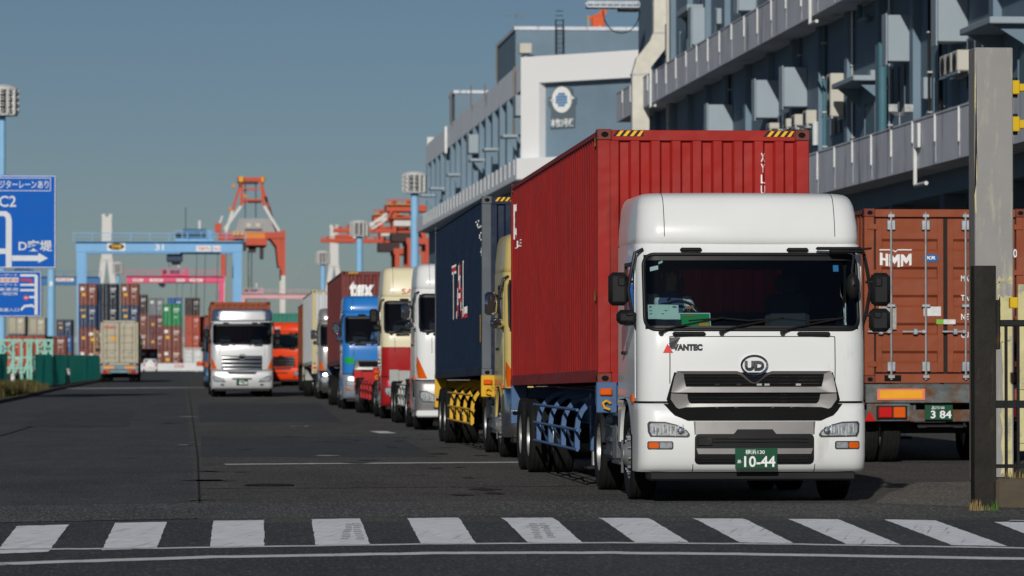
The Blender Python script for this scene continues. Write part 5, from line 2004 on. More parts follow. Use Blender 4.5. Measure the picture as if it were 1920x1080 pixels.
# 3 white truck with steel bumper, empty trailer
Y3 = 87.2
X3 = P(781, 700, Y3).x + 1.235
T3, SH3, BS3 = tractor('white truck with a bright steel bumper and orange corner lamp behind the navy container', (X3, Y3, 0), WHITE, group=QG, style='hino', bumper=SILVERP, mirrors=CHROME, roof_z=3.36, skirt=SILVERP)
m = MB()
m.box(-1.24, 1.24, -.07, .3, .30, .44, WHITE, .03)
m.build('bumper_lip', T3)
SALM = mat('salmon_red_paint', (.55, .09, .06), .5)
m = MB()
m.box(-1.24, -1.10, 2.3, 2.42, .45, 1.55, SALM, .02)
m.box(-1.24, -1.0, 2.3, 3.1, .45, .55, SALM, .02)
m.box(-1.23, -1.1, 2.42, 3.1, 1.0, 1.08, SALM, .02)
m.build('ladder_guard', T3)
lift_cab(T3, .26)
YC3 = 89.9
XC3 = P(735, 700, 99).x + 1.22
TR3 = trailer('empty grey white trailer with rusty tail and pale fenders behind the second white truck', TGREY, (XC3, YC3, 0), 10.4, group=TG, axles=(7.9, 9.2), guards=True, z0=1.36)
m = MB()
m.box(-1.22, 1.22, 10.36, 10.40, 1.02, 1.26, mat('rusty_cream_board', (.42, .38, .27), .6, dirt=RUST, dirt_amt=.5, dscale=3), .006)
m.build('rear_board', TR3)
# 4 cream and red truck, empty red trailer
Y4 = 103.7
X4 = P(716, 700, Y4).x + 1.235
CREAM = mat('cream_cab_paint', (.68, .62, .42), .32, var=.03, coat=.4)
CRED = mat('deep_red_cab_paint', (.33, .012, .015), .28, var=.04, coat=.5)
T4, SH4, BS4 = tractor('tall cream over red truck in the queue', (X4, Y4, 0), CREAM, CRED, 1.58, group=QG, style='plain', bumper=CRED, roof_z=3.58, fairing=CREAM, fair_w=1.19, corner_mat=CRED)
m = MB()
v, f = text_tris('SAGA', -.715, .0, 2.87, 3.01, .0)
m.add([(x, .29, z) for x, z in v], f, mat('letter_red', (.55, .05, .04), .5))
m.build('lettering', T4, 0)
lift_cab(T4, .34)
YC4 = 106.4
XC4 = P(662, 700, 119).x + 1.22
trailer('empty bright red trailer behind the cream and red truck', TRED, (XC4, YC4, 0), 12.0, group=TG, axles=(9.3, 10.6), guards=True, z0=1.3)
# 5 blue truck with maroon container
Y5 = 123.0
X5 = P(643, 700, Y5).x + 1.235
CBLUE = mat('bright_blue_cab_paint', (.02, .17, .50), .3, var=.04, coat=.5)
T5, SH5, BS5 = tractor('bright blue truck with a green stripe and grey grille in the queue', (X5, Y5, 0), CBLUE, group=QG, style='quon', bumper=mat('grey_blue_bumper', (.30, .34, .40), .3, .4), mirrors=CHROME, roof_z=3.32, skirt=CBLUE)
m = MB()
for a, b2 in ((-1.17, -.90), (.90, 1.17)):
    poly(m, [(a, 1.33), (b2, 1.33), (b2, 1.50), (a, 1.50)], SH5.fn(.006), mat('stripe_green', (.01, .30, .05), .4), 0, .06)
m.build('front_stripe', T5, 30)
lift_cab(T5, .15)
person('driver in a blue shirt at the wheel of the bright blue truck', mat('blue_shirt', (.10, .22, .45), .9), (X5 - .05, Y5 + 1.3, 1.78))
YC5 = 125.7
XC5 = P(640, 700, YC5).x + 1.219
trailer('dark trailer under the maroon container behind the blue truck', mat('dark_blue_chassis', (.05, .08, .14), .5, var=.2), (XC5, YC5, 0), group=TG, guards=False, z0=1.36)
C5 = container('maroon container with white tex lettering above the blue truck', MAROON, loc=(XC5, YC5 + .02, 1.365), group=CG, slope=SLOPE)
end_text(C5, 'tex', -.97, -.19, 2.08, 2.60, LETTER, bold=.055)
end_text(C5, 'I', -.78, -.64, 1.4, 2.1, LETTER, bold=.02)
# 6 silver truck with pale container
Y6 = 153.9
X6 = P(598, 700, Y6).x + 1.235
SILC = mat('silver_cab_paint', (.34, .34, .33), .3, .5, var=.05, coat=.4)
T6, SH6, BS6 = tractor('silver truck with black side trim under the pale grey container', (X6, Y6, 0), SILC, group=QG, style='chrome', bumper=CHROME, mirrors=CHROME, roof_z=3.32, skirt=BLACK)
lift_cab(T6, .15)
XC6 = P(585.5, 700, 156.7).x + 1.219
trailer('cream trailer under the pale grey container', mat('cream_chassis', (.45, .42, .33), .5, var=.2, dirt=RUST, dirt_amt=.2), (XC6, 156.7, 0), group=TG, guards=False, fenders=TGREY, z0=1.3)
C6 = container('pale grey container with yellowed corner posts in the queue', GREYW, loc=(XC6, 156.72, 1.305), group=CG, slope=SLOPE, post=mat('yellowed_post', (.5, .42, .22), .6, var=.1), cast=mat('yellowed_post', (.5, .42, .22), .6, var=.1))
# 7 brown container behind it
X7 = P(573, 700, 186).x + 1.219
tractor('dark blue truck almost hidden behind the pale grey container', (X7 + .1, 183.2, 0), NAVYP, group=QG, style='plain')
trailer('black trailer under the brown container at the far end of the queue', DARK, (X7, 186, 0), group=TG, guards=False, z0=1.3)
container('brown container at the far end of the queue of trucks', BROWN, loc=(X7, 186.02, 1.305), group=CG, slope=SLOPE)

# ---- silver truck alone in the middle lane
Y9 = 163.0
X9 = P(454, 700, Y9).x
SIL2 = mat('bright_silver_paint', (.56, .57, .58), .36, .25, var=.04, coat=.5)
DKB = mat('slate_blue_fairing', (.06, .085, .15), .35, coat=.4)
T9, SH9, BS9 = tractor('bright silver truck coming head on in the middle lane', (X9, Y9, 0), SIL2, group='trucks in the middle lane', style='hino', roof_z=3.30, fairing=DKB, bumper=SIL2)
m = MB()
rg = [ring(1.02, .30, .06, .2, .9, 2.80), ring(1.04, .24, .06, .2, .9, 2.86), ring(1.03, .25, .06, .2, .9, 2.98), ring(.98, .29, .06, .2, .9, 3.18), ring(.9, .42, .06, .2, .9, 3.25)]
m.loft(rg, SIL2, True, True, False)
m.build('fairing_panel', T9, 40)
lift_cab(T9, .25)
plate_parts(T9, .0, .60, .46, .23, BS9.F(0, .6)[1] - .02, '横浜130', '40-39')
XC9 = P(450.6, 700, 165.6).x
trailer('dark trailer under the low brown container behind the silver truck', DARK, (XC9, 165.7, 0), group='trailers in the middle lane', guards=False, z0=1.27)
container('low brown container showing just above the silver truck', BROWN, H=2.591, loc=(XC9, 165.72, 1.275), slope=SLOPE, group='containers in the middle lane', hazard=False)
# orange truck turning out behind it
ORC = mat('vivid_orange_paint', (.72, .055, .01), .3, var=.04, coat=.4)
X8 = P(527, 700, 229).x
T8, SH8, BS8 = tractor('vivid orange truck swinging out beside the silver truck', (X8, 229, 0), ORC, group='trucks in the middle lane', style='hino', rz=R(-17), roof_z=3.35)
m = MB()
v, f = text_tris('UTOC', -.9, -.1, 2.95, 3.09, .02)
m.add([(x, .27, z) for x, z in v], f, LETTER)
m.build('lettering', T8, 0)
lift_cab(T8, .25)
X8c = P(527, 700, 233).x
trailer('dark trailer under the teal container behind the orange truck', DARK, (X8c + .1, 233.2, 0), group='trailers in the middle lane', guards=False, z0=1.27)
container('teal green container behind the orange truck', GREENC, loc=(X8c + .1, 233.22, 1.275), slope=SLOPE, group='containers in the middle lane', hazard=False)
# dark blue truck peeping out to the left of the silver one
X10 = P(384, 700, 214).x + 1.235
tractor('dark blue truck peeping out left of the silver truck', (X10, 214, 0), mat('teal_blue_paint', (.03, .10, .19), .35, coat=.4), group='trucks in the middle lane', style='hino', roof_z=3.3)
trailer('dark trailer behind the half hidden dark blue truck', DARK, (X10, 216.7, 0), group='trailers in the middle lane', guards=False, z0=1.27)
container('rust orange container behind the half hidden dark blue truck', OXIDE, H=2.591, loc=(X10, 216.72, 1.275), slope=SLOPE, group='containers in the middle lane', hazard=False)

# ---- brown container seen from its doors on the right
YH = 59.5
XH = P(1622, 700, YH).x + 1.219
CH = container('red brown container with steel lock rods standing doors towards us at the right', BROWN, H=2.591, near='doors', loc=(XH, YH, 1.19))
def door_text(root, s, x0, x1, z0, z1, m=LETTER, bold=.015, y=.004, name='lettering'):
    v, f = text_tris(s, x0, x1, z0, z1, bold)
    mb = MB()
    mb.add([(x, y, z) for x, z in v], f, m)
    return mb.build(name, root, 0)
mb = MB()
for a in ([(-.985, 1.945), (-.985, 1.755), (-.945, 1.755), (-.945, 1.83), (-.90, 1.82), (-.90, 1.745), (-.86, 1.74), (-.86, 1.925), (-.90, 1.925), (-.90, 1.855), (-.945, 1.865), (-.945, 1.935)],
          [(-.845, 1.92), (-.845, 1.735), (-.81, 1.73), (-.81, 1.83), (-.765, 1.77), (-.72, 1.83), (-.72, 1.725), (-.685, 1.73), (-.685, 1.915), (-.73, 1.915), (-.765, 1.86), (-.80, 1.915)],
          [(-.67, 1.915), (-.67, 1.735), (-.635, 1.74), (-.635, 1.83), (-.59, 1.775), (-.545, 1.83), (-.545, 1.75), (-.51, 1.755), (-.51, 1.93), (-.55, 1.92), (-.59, 1.86), (-.63, 1.915)]):
    mb.add([(x, .003, z) for x, z in a], [list(range(len(a)))], LETTER)
mb.add([(x, .003, z) for x, z in ((-.99, 1.975), (-.79, 1.975), (-.755, 1.945), (-.72, 1.975), (-.505, 1.975), (-.505, 1.992), (-.71, 1.992), (-.755, 1.965), (-.80, 1.992), (-.99, 1.992))], [list(range(10))], LETTER)
mb.build('lettering', CH, 0)
mb = MB()
el = ellipse(-.22, 1.86, .12, .062, 28)
mb.add([(x, .003, z) for x, z in el], [list(range(28))], mat('emblem_blue', (.02, .12, .35), .5))
v, f = text_tris('KR', -.29, -.15, 1.84, 1.89, .04, .2)
mb.add([(x, -.001, z) for x, z in v], f, LETTER)
mb.build('emblem', CH, 0)
LABW = mat('white_label', (.62, .62, .60), .6, var=.15, scale=14)
for x0, x1, z0, z1, mm in ((-1.0, -.74, .80, 1.14, mat('grey_plate', (.34, .33, .30), .6, .2, var=.25, scale=18)), (-.33, -.07, 1.0, 1.14, LABW), (.21, .32, .88, .95, mat('label_green', (.2, .45, .05), .6)), (.32, .50, .88, .95, LABW)):
    mb = MB()
    if x0 > .2: x0, x1 = x0 - .35, x1 - .35
    mb.box(x0, x1, -.006, .002, z0, z1, mm)
    mb.build('data_plate', CH)
for k in range(9):
    pass
for k, (s, z) in enumerate((('MAX. GR.   30480 KGS', 1.56), ('TARE        2240 KGS', 1.27), ('NET        28240 KGS', .99), ('CU. CAP.    33.2 CU.M', .72))):
    door_text(CH, s, .235, 1.02, z - .045, z + .045, bold=.02)
door_text(CH, 'HMMU 203470', .36, 1.08, 1.87, 2.0, bold=.02)
TH_ = trailer('rusty flat trailer carrying the red brown container at the right', RUSTY, (XH, YH + 12.25, 0), 12.3, guards=False, z0=1.19, slope=0, axles=(10.2, 11.4), rear=True)
TH_.rotation_euler = (0, 0, math.pi)
CH.location.y = YH + .05
plate_parts(TH_, -.13, .76, .42, .22, 0, '品川100', '3 84', name='licence_plate', col=(.02, .05, .04))
for o in TH_.children:
    if o.name.startswith('licence_plate'):
        o.location = (0, 12.33, 0)
        o.rotation_euler = (0, 0, math.pi)
T_far = dup(T3, None, (XH, YH + 16.6, 0), math.pi, 'white truck far in front of the rusty trailer at the right')
T_far['group'] = 'trucks facing away'
# ---- truck driving away on the left
YL = 265
XL = cx_at(187.5, 259.8, YL)
CL = container('tall beige container seen from its doors on the left', BEIGE, near='doors', loc=(XL, YL + .05, 1.13), hazard=False)
door_text(CL, 'HANJIN', -1.0, -.25, 2.35, 2.55, mat('letter_red', (.55, .05, .04), .5), .03)
mb = MB()
mb.box(-.55, -.2, -.006, 0, 1.6, 1.85, mat('label_orange', (.75, .35, .03), .5))
mb.build('data_plate', CL)
TL = trailer('teal grey trailer with an orange reflector carrying the beige container', mat('teal_grey_chassis', (.16, .26, .30), .5, var=.2), (XL, YL + 12.25, 0), 12.3, guards=False, z0=1.13, slope=0, rear=True, axles=(9.8, 11.1))
TL.rotation_euler = (0, 0, math.pi)
T_l = dup(T4, None, (XL, YL + 16.6, 0), math.pi, 'cream truck hidden in front of the beige container', lambda c: not c.name.startswith('lettering'))
T_l['group'] = 'trucks facing away'
# ------------------------------------------------------------------ gate at the right
PIL = mat('grey_painted_pillar', (.27, .265, .255), .6, var=.08, scale=1.2, dirt=(.42, .40, .30), dirt_amt=.5, dscale=5, stretch=5, bump=.3, bscale=20)
PALEY = mat('pale_yellow_flaking_paint', (.55, .50, .26), .7, var=.12, scale=5, dirt=(.25, .25, .23), dirt_amt=.55, dscale=3.5)
PYEL = mat('bright_yellow_fitting', (.62, .40, .01), .5, var=.1)
YP = 50.9
a, b = P(1828, 500, YP), P(1900, 500, YP)
ztp = P(1860, 89, YP).z
GP = thing('gate_pillar', 'tall square grey steel pillar with flaking yellow patches at the right', 'pillar', ((a.x + b.x) / 2, YP, 0))
hw = (b.x - a.x) / 2
mb = MB()
mb.box(-hw, hw, 0, .40, 0, ztp, PIL, .012)
mb.build('shaft', GP)
k = YP / FPX
mb = MB()
rg = random.Random(8)
def patch(x0, x1, y0, y1, n=7):
    A_, B_ = P(x0, y0, YP), P(x1, y1, YP)
    xa, xb, za, zb = A_.x - GP.location.x, B_.x - GP.location.x, A_.z, B_.z
    pts = []
    for i in range(n): pts.append((xa + (xb - xa) * i / n, za + rg.uniform(-.03, .03)))
    for i in range(n): pts.append((xb + rg.uniform(-.006, .0), za + (zb - za) * i / n))
    for i in range(n): pts.append((xb + (xa - xb) * i / n, zb + rg.uniform(-.03, .03)))
    for i in range(n): pts.append((xa + rg.uniform(-.02, .02), zb + (za - zb) * i / n))
    mb.add([(x, -.003, z) for x, z in pts], [list(range(len(pts)))], PALEY)
patch(1870, 1898, 521, 530)
patch(1871, 1876, 530, 600)
patch(1874, 1898, 556, 640, 6)
patch(1878, 1898, 640, 890, 9)
patch(1829, 1831, 95, 400, 9)
mb.build('paint_patch', GP, 0)
for y0, y1 in ((150, 176), (218, 246)):
    z0, z1 = P(1900, y1, YP).z, P(1900, y0, YP).z
    mb = MB()
    mb.box(hw, hw + .10, .05, .25, z0, z1, PYEL, .01)
    mb.tube([(hw + .06, .15, z0 - .04), (hw + .06, .15, z1 + .04)], .03, DARK, 8)
    mb.box(hw + .07, hw + .3, .08, .2, z0 + .04, z1 - .04, PYEL, .01)
    mb.build('hinge', GP)
YR = 41.95
a, b = P(1827, 700, YR), P(1868, 700, YR)
zt = P(1848, 498, YR).z
RP = mat('black_rusted_steel', (.022, .02, .017), .65, .3, var=.4, scale=3, dirt=(.12, .07, .014), dirt_amt=.42, dscale=4.5, stretch=6, bump=.4, bscale=18)
PO = thing('steel_post', 'short black rust streaked steel post in front of the grey pillar', 'post', ((a.x + b.x) / 2, YR, 0))
w = (b.x - a.x) / 2
mb = MB()
mb.box(-w, w, 0, .02, -.01, zt, RP, .004)
mb.box(-w, w, .19, .21, -.01, zt, RP, .004)
mb.box(-w, -w + .02, .021, .189, 0, zt - .01, RP)
mb.box(w - .02, w, .021, .189, 0, zt - .01, RP)
mb.box(-w + .001, w - .001, .02, .2, zt - .02, zt - .004, RP)
mb.build('post_section', PO)
mb = MB()
mb.box(w, w + .05, .02, .12, P(0, 655, YR).z, P(0, 560, YR).z, RP, .01)
mb.build('latch', PO)
CONC = mat('stained_concrete', (.085, .07, .048), .9, var=.25, scale=2.5, dirt=(.035, .03, .024), dirt_amt=.5, dscale=2, bump=.5, bscale=22)
a = P(1868, 900, 41.8)
zk = P(1890, 897, 41.8).z
PL = thing('concrete_plinth', 'low stained concrete plinth under the black gate at the right edge', 'plinth', (a.x, 41.8, 0))
mb = MB()
mb.box(0.002, 6, 0, .55, -.05, zk, CONC, .03)
mb.build('plinth_block', PL)
GA = thing('gate', 'black barred gate with a thick top rail on the concrete plinth', 'gate', (a.x, 42.1, zk))
GB = mat('black_gate_paint', (.012, .012, .013), .4, var=.2, dirt=(.06, .05, .03), dirt_amt=.15)
zr = P(1890, 606, 42.1).z - zk
mb = MB()
mb.box(-.05, 2.6, -.03, .04, zr - .035, zr + .035, GB, .01)
mb.build('top_rail', GA)
mb = MB()
mb.box(.0, 2.6, -.01, .03, .10, .14, GB, .005)
mb.box(.0, 2.6, -.01, .03, zr * .45, zr * .45 + .08, GB, .005)
mb.build('lower_rail', GA)
for i in range(14):
    x = P(1886, 700, 42.1).x - a.x + .128 * i
    mb = MB()
    mb.box(x - .016, x + .016, -.022, .0, .0, zr - .03, GB, .004)
    mb.build('bar', GA)
GY = thing('sliding_gate', 'pale yellow flaking gate leaf at the right edge of the picture', 'gate', (P(1909, 700, 48.5).x, 48.5, 0))
mb = MB()
z0, z1 = P(1910, 846, 48.5).z, P(1910, 533, 48.5).z
mb.box(0, 1.2, 0, .05, z0, z1, PALEY, .008)
mb.box(.01, 1.2, -.02, 0, z0 + .1, z0 + .14, PALEY)
mb.box(.01, 1.2, -.02, 0, z0 + .75, z0 + .79, PALEY)
mb.build('panel', GY)
mb = MB()
mb.box(.3, .4, .0, .05, 0, z0, DARK)
mb.build('leg', GY)
for y0, y1 in ((555, 576),):
    mb = MB()
    mb.box(-.10, 0, -.01, .07, P(0, y1, 48.5).z, P(0, y0, 48.5).z, PYEL, .01)
    mb.build('hinge', GY)
# weeds
GR = mat('dry_grass', (.26, .19, .07), .9, var=.35, scale=9)
GG = mat('green_weed', (.06, .13, .02), .8, var=.3, scale=9)
def tuft(mb, x, y, z, n, h, r, ms, rgen):
    for i in range(n):
        a = rgen.uniform(0, 6.283)
        d = r * math.sqrt(rgen.random())
        px, py = x + d * math.cos(a), y + d * math.sin(a)
        hh = h * rgen.uniform(.4, 1.1)
        lean = rgen.uniform(.05, .6) * hh
        la = rgen.uniform(0, 6.283)
        w = .004 + .006 * rgen.random() * (h / .2)
        dx, dy = math.cos(la) * lean, math.sin(la) * lean
        ox, oy = -math.sin(la) * w, math.cos(la) * w
        mb.add([(px - ox, py - oy, z), (px + ox, py + oy, z), (px + ox * .7 + dx * .4, py + oy * .7 + dy * .4, z + hh * .6), (px - ox * .7 + dx * .4, py - oy * .7 + dy * .4, z + hh * .6), (px + dx, py + dy, z + hh)], [(0, 1, 2, 3), (3, 2, 4)], rgen.choice(ms))
rg = random.Random(4)
mb = MB()
for i in range(14):
    tuft(mb, a.x * 0 + P(1868, 900, 42.2).x + .1 + .11 * i + rg.uniform(-.05, .05), 41.95 + rg.uniform(-.08, .2), zk, 18, .09, .07, [GR, GR, GR, GG], rg)
p = G(1850, 958)
tuft(mb, p.x, p.y, 0, 22, .08, .06, [GR, GR, GG], rg)
tuft(mb, p.x + .09, p.y - .01, 0, 14, .13, .03, [GG], rg)
tuft(mb, p.x - .12, p.y - .02, 0, 30, .12, .08, [GR], rg)
tag(mb.build('weeds', None, 0), 'dry straw coloured weeds along the foot of the post and plinth', 'weeds', kind='stuff')

# ------------------------------------------------------------------ left side: signs, fence, lattice
SB = mat('sign_blue', (.001, .10, .45), .7, var=.04)
SW = mat('sign_white', (.60, .63, .66), .45, var=.05)
SR = mat('sign_red', (.5, .03, .03), .45)
LBLUE = mat('light_blue_steel', (.24, .47, .70), .5, var=.06, scale=.5, dirt=(.2, .25, .3), dirt_amt=.15)
YS = 157.0
k = YS / FPX
O = P(0, 503, YS)
SG = thing('road_sign', 'large blue direction sign with a white arrow pointing right', 'sign', (O.x, YS, O.z))
def sx_(x): return P(x, 420, YS).x - O.x
def sz_(y): return P(0, y, YS).z - O.z
def spoly(mb, pts, m, off): mb.add([(sx_(x), -off, sz_(y)) for x, y in pts], [list(range(len(pts)))], m)
def stext(mb, s, x0, x1, y0, y1, m, off, bold=.02):
    v, f = text_tris(s, sx_(x0), sx_(x1), sz_(y1), sz_(y0), bold)
    mb.add([(x, -off, z) for x, z in v], f, m)
mb = MB()
mb.box(sx_(-118), sx_(105), 0, .06, sz_(503), sz_(328), SB, .02)
mb.box(sx_(-118), sx_(105), .06, .12, sz_(470), sz_(462), GALV)
mb.box(sx_(-118), sx_(105), .06, .12, sz_(370), sz_(362), GALV)
pan = mb.build('sign_board', SG)
mb = MB()
def sframe(mb, x0, x1, y0, y1, t, m, off):
    for q in ((x0, x1, y0, y0 + t), (x0, x1, y1 - t, y1), (x0, x0 + t, y0 + t, y1 - t), (x1 - t, x1, y0 + t, y1 - t)):
        spoly(mb, [(q[0], q[2]), (q[1], q[2]), (q[1], q[3]), (q[0], q[3])], m, off)
sframe(mb, -117, 104, 329, 502, 1.6, SW, .004)
sframe(mb, -100, 95, 333, 358, 1.3, SW, .004)
stext(mb, 'ビジターレーンあり', -12, 91, 338, 353, SW, .006, .015)
stext(mb, 'C2', -2, 30, 367, 388, SW, .006, .015)
stext(mb, 'D突堤', 35, 98, 450, 471, SW, .006, .02)
spoly(mb, [(11, 502), (22, 502), (22, 412), (19, 402), (12, 396), (-60, 396), (-60, 405), (7, 405), (10.5, 408), (11, 414)], SW, .006)
spoly(mb, [(22.5, 479), (72, 479), (72, 474), (90, 484), (72, 493), (72, 489), (22.5, 489)], SW, .006)
spoly(mb, [(-60, 466), (10.8, 466), (10.8, 476), (-60, 476)], SW, .006)
mb.build('sign_lettering', pan, 0)
S2 = thing('road_sign', 'smaller blue lane guide sign hanging below the large blue sign', 'sign', (O.x, YS + .02, O.z))
mb = MB()
mb.box(sx_(-110), sx_(78), 0, .06, sz_(594), sz_(508), SB, .02)
pan = mb.build('sign_board', S2)
mb = MB()
sframe(mb, -109, 77, 509, 593, 1.2, SW, .004)
for i, (s, y, x1) in enumerate((('ビジターゲート', 516, 33), ('通行車両専用', 525.5, 34), ('ビジターゲート', 534, 33), ('自動車専用', 543, 34), ('ゲート待機所', 551, 34), ('首都高速入口', 581, 36))):
    if i == 1: spoly(mb, [(-50, y - 5), (35, y - 5), (35, y + 4), (-50, y + 4)], SW, .005)
    stext(mb, s, x1 - 60, x1, y - 3.5, y + 3, SR if i == 1 else SW, .007, .01)
spoly(mb, [(38, 514), (67, 514), (71, 517), (71, 590), (65, 590), (65, 518.5), (38, 518.5)], SW, .006)
for y in (534, 544, 557): spoly(mb, [(38 if y < 550 else 55, y - 2), (65, y - 2), (65, y + 2), (38 if y < 550 else 55, y + 2)], SW, .006)
spoly(mb, [(38, 523), (57, 523), (61, 527), (61, 532), (57, 532), (56, 527), (38, 527)], SR, .006)
spoly(mb, [(38, 580), (45, 572), (60, 570), (66, 574), (66, 579), (60, 575), (47, 576), (41, 583)], SW, .006)
spoly(mb, ellipse(49, 558, 5, 5, 16), SR, .007)
spoly(mb, [(46, 557), (52, 557), (52, 559.2), (46, 559.2)], SW, .008)
mb.build('sign_lettering', pan, 0)
SP = thing('sign_post', 'steel post holding up the blue direction signs', 'post', (sx_(-70) + O.x, YS + .3, 0))
mb = MB()
mb.tube([(0, 0, 0), (0, 0, O.z + sz_(330))], .14, LBLUE, 14)
mb.build('post', SP)
mb = MB()
for y in (465, 365, 540): mb.box(-.12, .12, -.24, .14, O.z + sz_(y) - .05, O.z + sz_(y) + .05, GALV)
mb.build('bracket', SP)

# light blue floodlight masts
def mast(px, ytop, yhead, whead, wpole, Y, label):
    p = P(px, yhead, Y)
    k = Y / FPX
    r = thing('floodlight_mast', label, 'light mast', (p.x, Y, 0), 'light blue floodlight masts')
    mb = MB()
    mb.tube([(0, 0, 0), (0, 0, p.z)], wpole * k / 2 * 1.15, LBLUE, 14, True, wpole * k / 2)
    for z in (p.z * .5,): mb.lathe([(wpole * k * .62, -.25), (wpole * k * .62, .25)], GALV, 2, 14, (0, 0, z))
    mb.build('pole', r)
    h = (yhead - ytop) * k
    R0 = whead * k / 2
    mb = MB()
    mb.lathe([(.001, h * .98), (R0 * .5, h), (R0 * .95, h * .90), (R0 * .95, h * .84), (.001, h * .84)], mat('mast_white', (.62, .62, .60), .6), 2, 18, (0, 0, p.z))
    mb.lathe([(.001, 0), (R0 * .9, 0), (R0 * .9, h * .05), (.001, h * .05)], mat('mast_white', (.62, .62, .60), .6), 2, 18, (0, 0, p.z))
    mb.lathe([(R0 * .55, h * .05), (R0 * .55, h * .84)], DARK, 2, 18, (0, 0, p.z))
    nc, nr = 12, 4
    wm = mat('mast_white', (.62, .62, .60), .6)
    for i in range(nc):
        a = 2 * math.pi * i / nc
        T = Matrix.Translation((R0 * .86 * math.cos(a), R0 * .86 * math.sin(a), 0)) @ Matrix.Rotation(a, 4, 'Z')
        cw = 2 * math.pi * R0 / nc * .5
        mb.box(-R0 * .1, R0 * .1, -cw / 2 - .1 * cw, -cw / 2 + .2 * cw, p.z + h * .03, p.z + h * .88, wm, 0, T)
        for j in range(nr):
            z = p.z + h * (.09 + .2 * j)
            mb.box(-R0 * .16, R0 * .10, -cw / 2 + .22 * cw, cw / 2, z, z + h * .12, wm, 0, T)
            mb.box(R0 * .10, R0 * .13, -cw / 2 + .35 * cw, cw / 2 - .1 * cw, z + h * .03, z + h * .10, DARK, 0, T)
    mb.build('lamp_head', r, 0)
mast(777.5, 322, 362, 49, 15, 620, 'nearest floodlight mast rising beside the office block')
mast(674, 413, 443, 38, 12.5, 800, 'floodlight mast behind the maroon container')
mast(605.5, 470, 495, 27, 9, 1080, 'shorter floodlight mast behind the pale grey container')
mast(4, 160, 217, 64, 13, 445, 'tall floodlight mast at the left edge behind the blue sign')
mast(221, 491, 514, 21, 6, 1290, 'smallest floodlight mast above the stacked containers')
# plain light blue steel column
p = P(96, 505, 520)
SC = thing('steel_column', 'light blue steel column standing right of the blue signs', 'column', (p.x, 520, 0))
mb = MB()
mb.tube([(0, 0, 0), (0, 0, p.z)], .52, LBLUE, 14)
mb.build('column', SC)
mb = MB()
mb.box(-.2, .2, -.56, -.5, P(96, 536, 520).z, P(96, 528, 520).z, LETTER)
mb.build('number_plate', SC)
# green mesh fence along the left of the road
FG = mat('green_fence_mesh', (.03, .28, .21), .7, var=.15, scale=1.2)
_t = FG.node_tree
_tl = _t.nodes.new('ShaderNodeBsdfTranslucent')
_tl.inputs[0].default_value = (.04, .5, .38, 1)
_mx = _t.nodes.new('ShaderNodeMixShader')
_mx.inputs[0].default_value = .5
_t.links.new(_t.nodes['Principled BSDF'].outputs[0], _mx.inputs[1])
_t.links.new(_tl.outputs[0], _mx.inputs[2])
_t.links.new(_mx.outputs[0], _t.nodes['Material Output'].inputs[0])
def fence(x0, y0, x1, y1, top, n, label):
    A_, B_ = G(x0, y0), G(x1, y1)
    r = thing('mesh_fence', label, 'fence', tuple(A_), 'green mesh fences')
    d = B_ - A_
    h = 1.78
    L_ = d.length
    dn = d.normalized()
    nn = Vector((-dn.y, dn.x, 0))
    mb = MB()
    N = n * 6
    vs = []
    for z in (.05, .6, 1.2, h):
        for i in range(N + 1):
            o = .05 * math.sin(i * 1.3 + z) + .03 * math.sin(i * .5)
            q = d * (i / N) + nn * o
            vs.append((q.x, q.y, z))
    mb.add(vs, [(j * (N + 1) + i, j * (N + 1) + i + 1, (j + 1) * (N + 1) + i + 1, (j + 1) * (N + 1) + i) for j in range(3) for i in range(N)], FG)
    mb.build('mesh_panel', r, 60)
    for i in range(n + 1):
        q = d * (i / n) + nn * .12
        mb = MB()
        mb.tube([(q.x, q.y, 0), (q.x, q.y, h + .05)], .035, mat('fence_post_green', (.01, .08, .06), .5), 8)
        mb.build('post', r)
fence(67, 727, 187, 711, 666, 12, 'long green mesh fence running along the left road edge')
fence(-70, 738, 15, 733, 668, 5, 'short piece of green mesh fence at the left edge')
# mint green lattice barrier
MINT = mat('mint_green_steel', (.24, .50, .40), .5, var=.1, dirt=RUST, dirt_amt=.12)
YT = 235.0
k = YT / FPX
o = P(40, 712, YT)
LT = thing('lattice_frame', 'mint green steel lattice frame standing behind the green fence', 'frame', (o.x, YT, 0))
mb = MB()
def lq(x, y): 
    p = P(x, y, YT)
    return (p.x - o.x, p.z)
def lbar(x0, y0, x1, y1, w=.1):
    a, b = lq(x0, y0), lq(x1, y1)
    mb.bar((a[0], 0, max(0, a[1])), (b[0], 0, max(0, b[1])), w, w, MINT)
    mb.bar((a[0], .9, max(0, a[1])), (b[0], .9, max(0, b[1])), w, w, MINT)
for x in (-12, 2, 25, 40, 52, 58, 70, 84, 97): lbar(x, 638, x, 712 if x < 72 else 700, .13)
for x0, x1 in ((-12, 40), (44, 64), (66, 99)): lbar(x0, 638, x1, 638, .14)
lbar(-12, 670, 70, 670)
for x0, x1 in ((-12, 2), (2, 25), (66, 84), (84, 97)): lbar(x0, 640, x1, 668); lbar(x0, 668, x1, 640)
for x in (15, 28, 44, 58): lbar(x, 700, x + 10, 672, .12)
lbar(0, 690, 70, 690)
mb.build('lattice', LT)
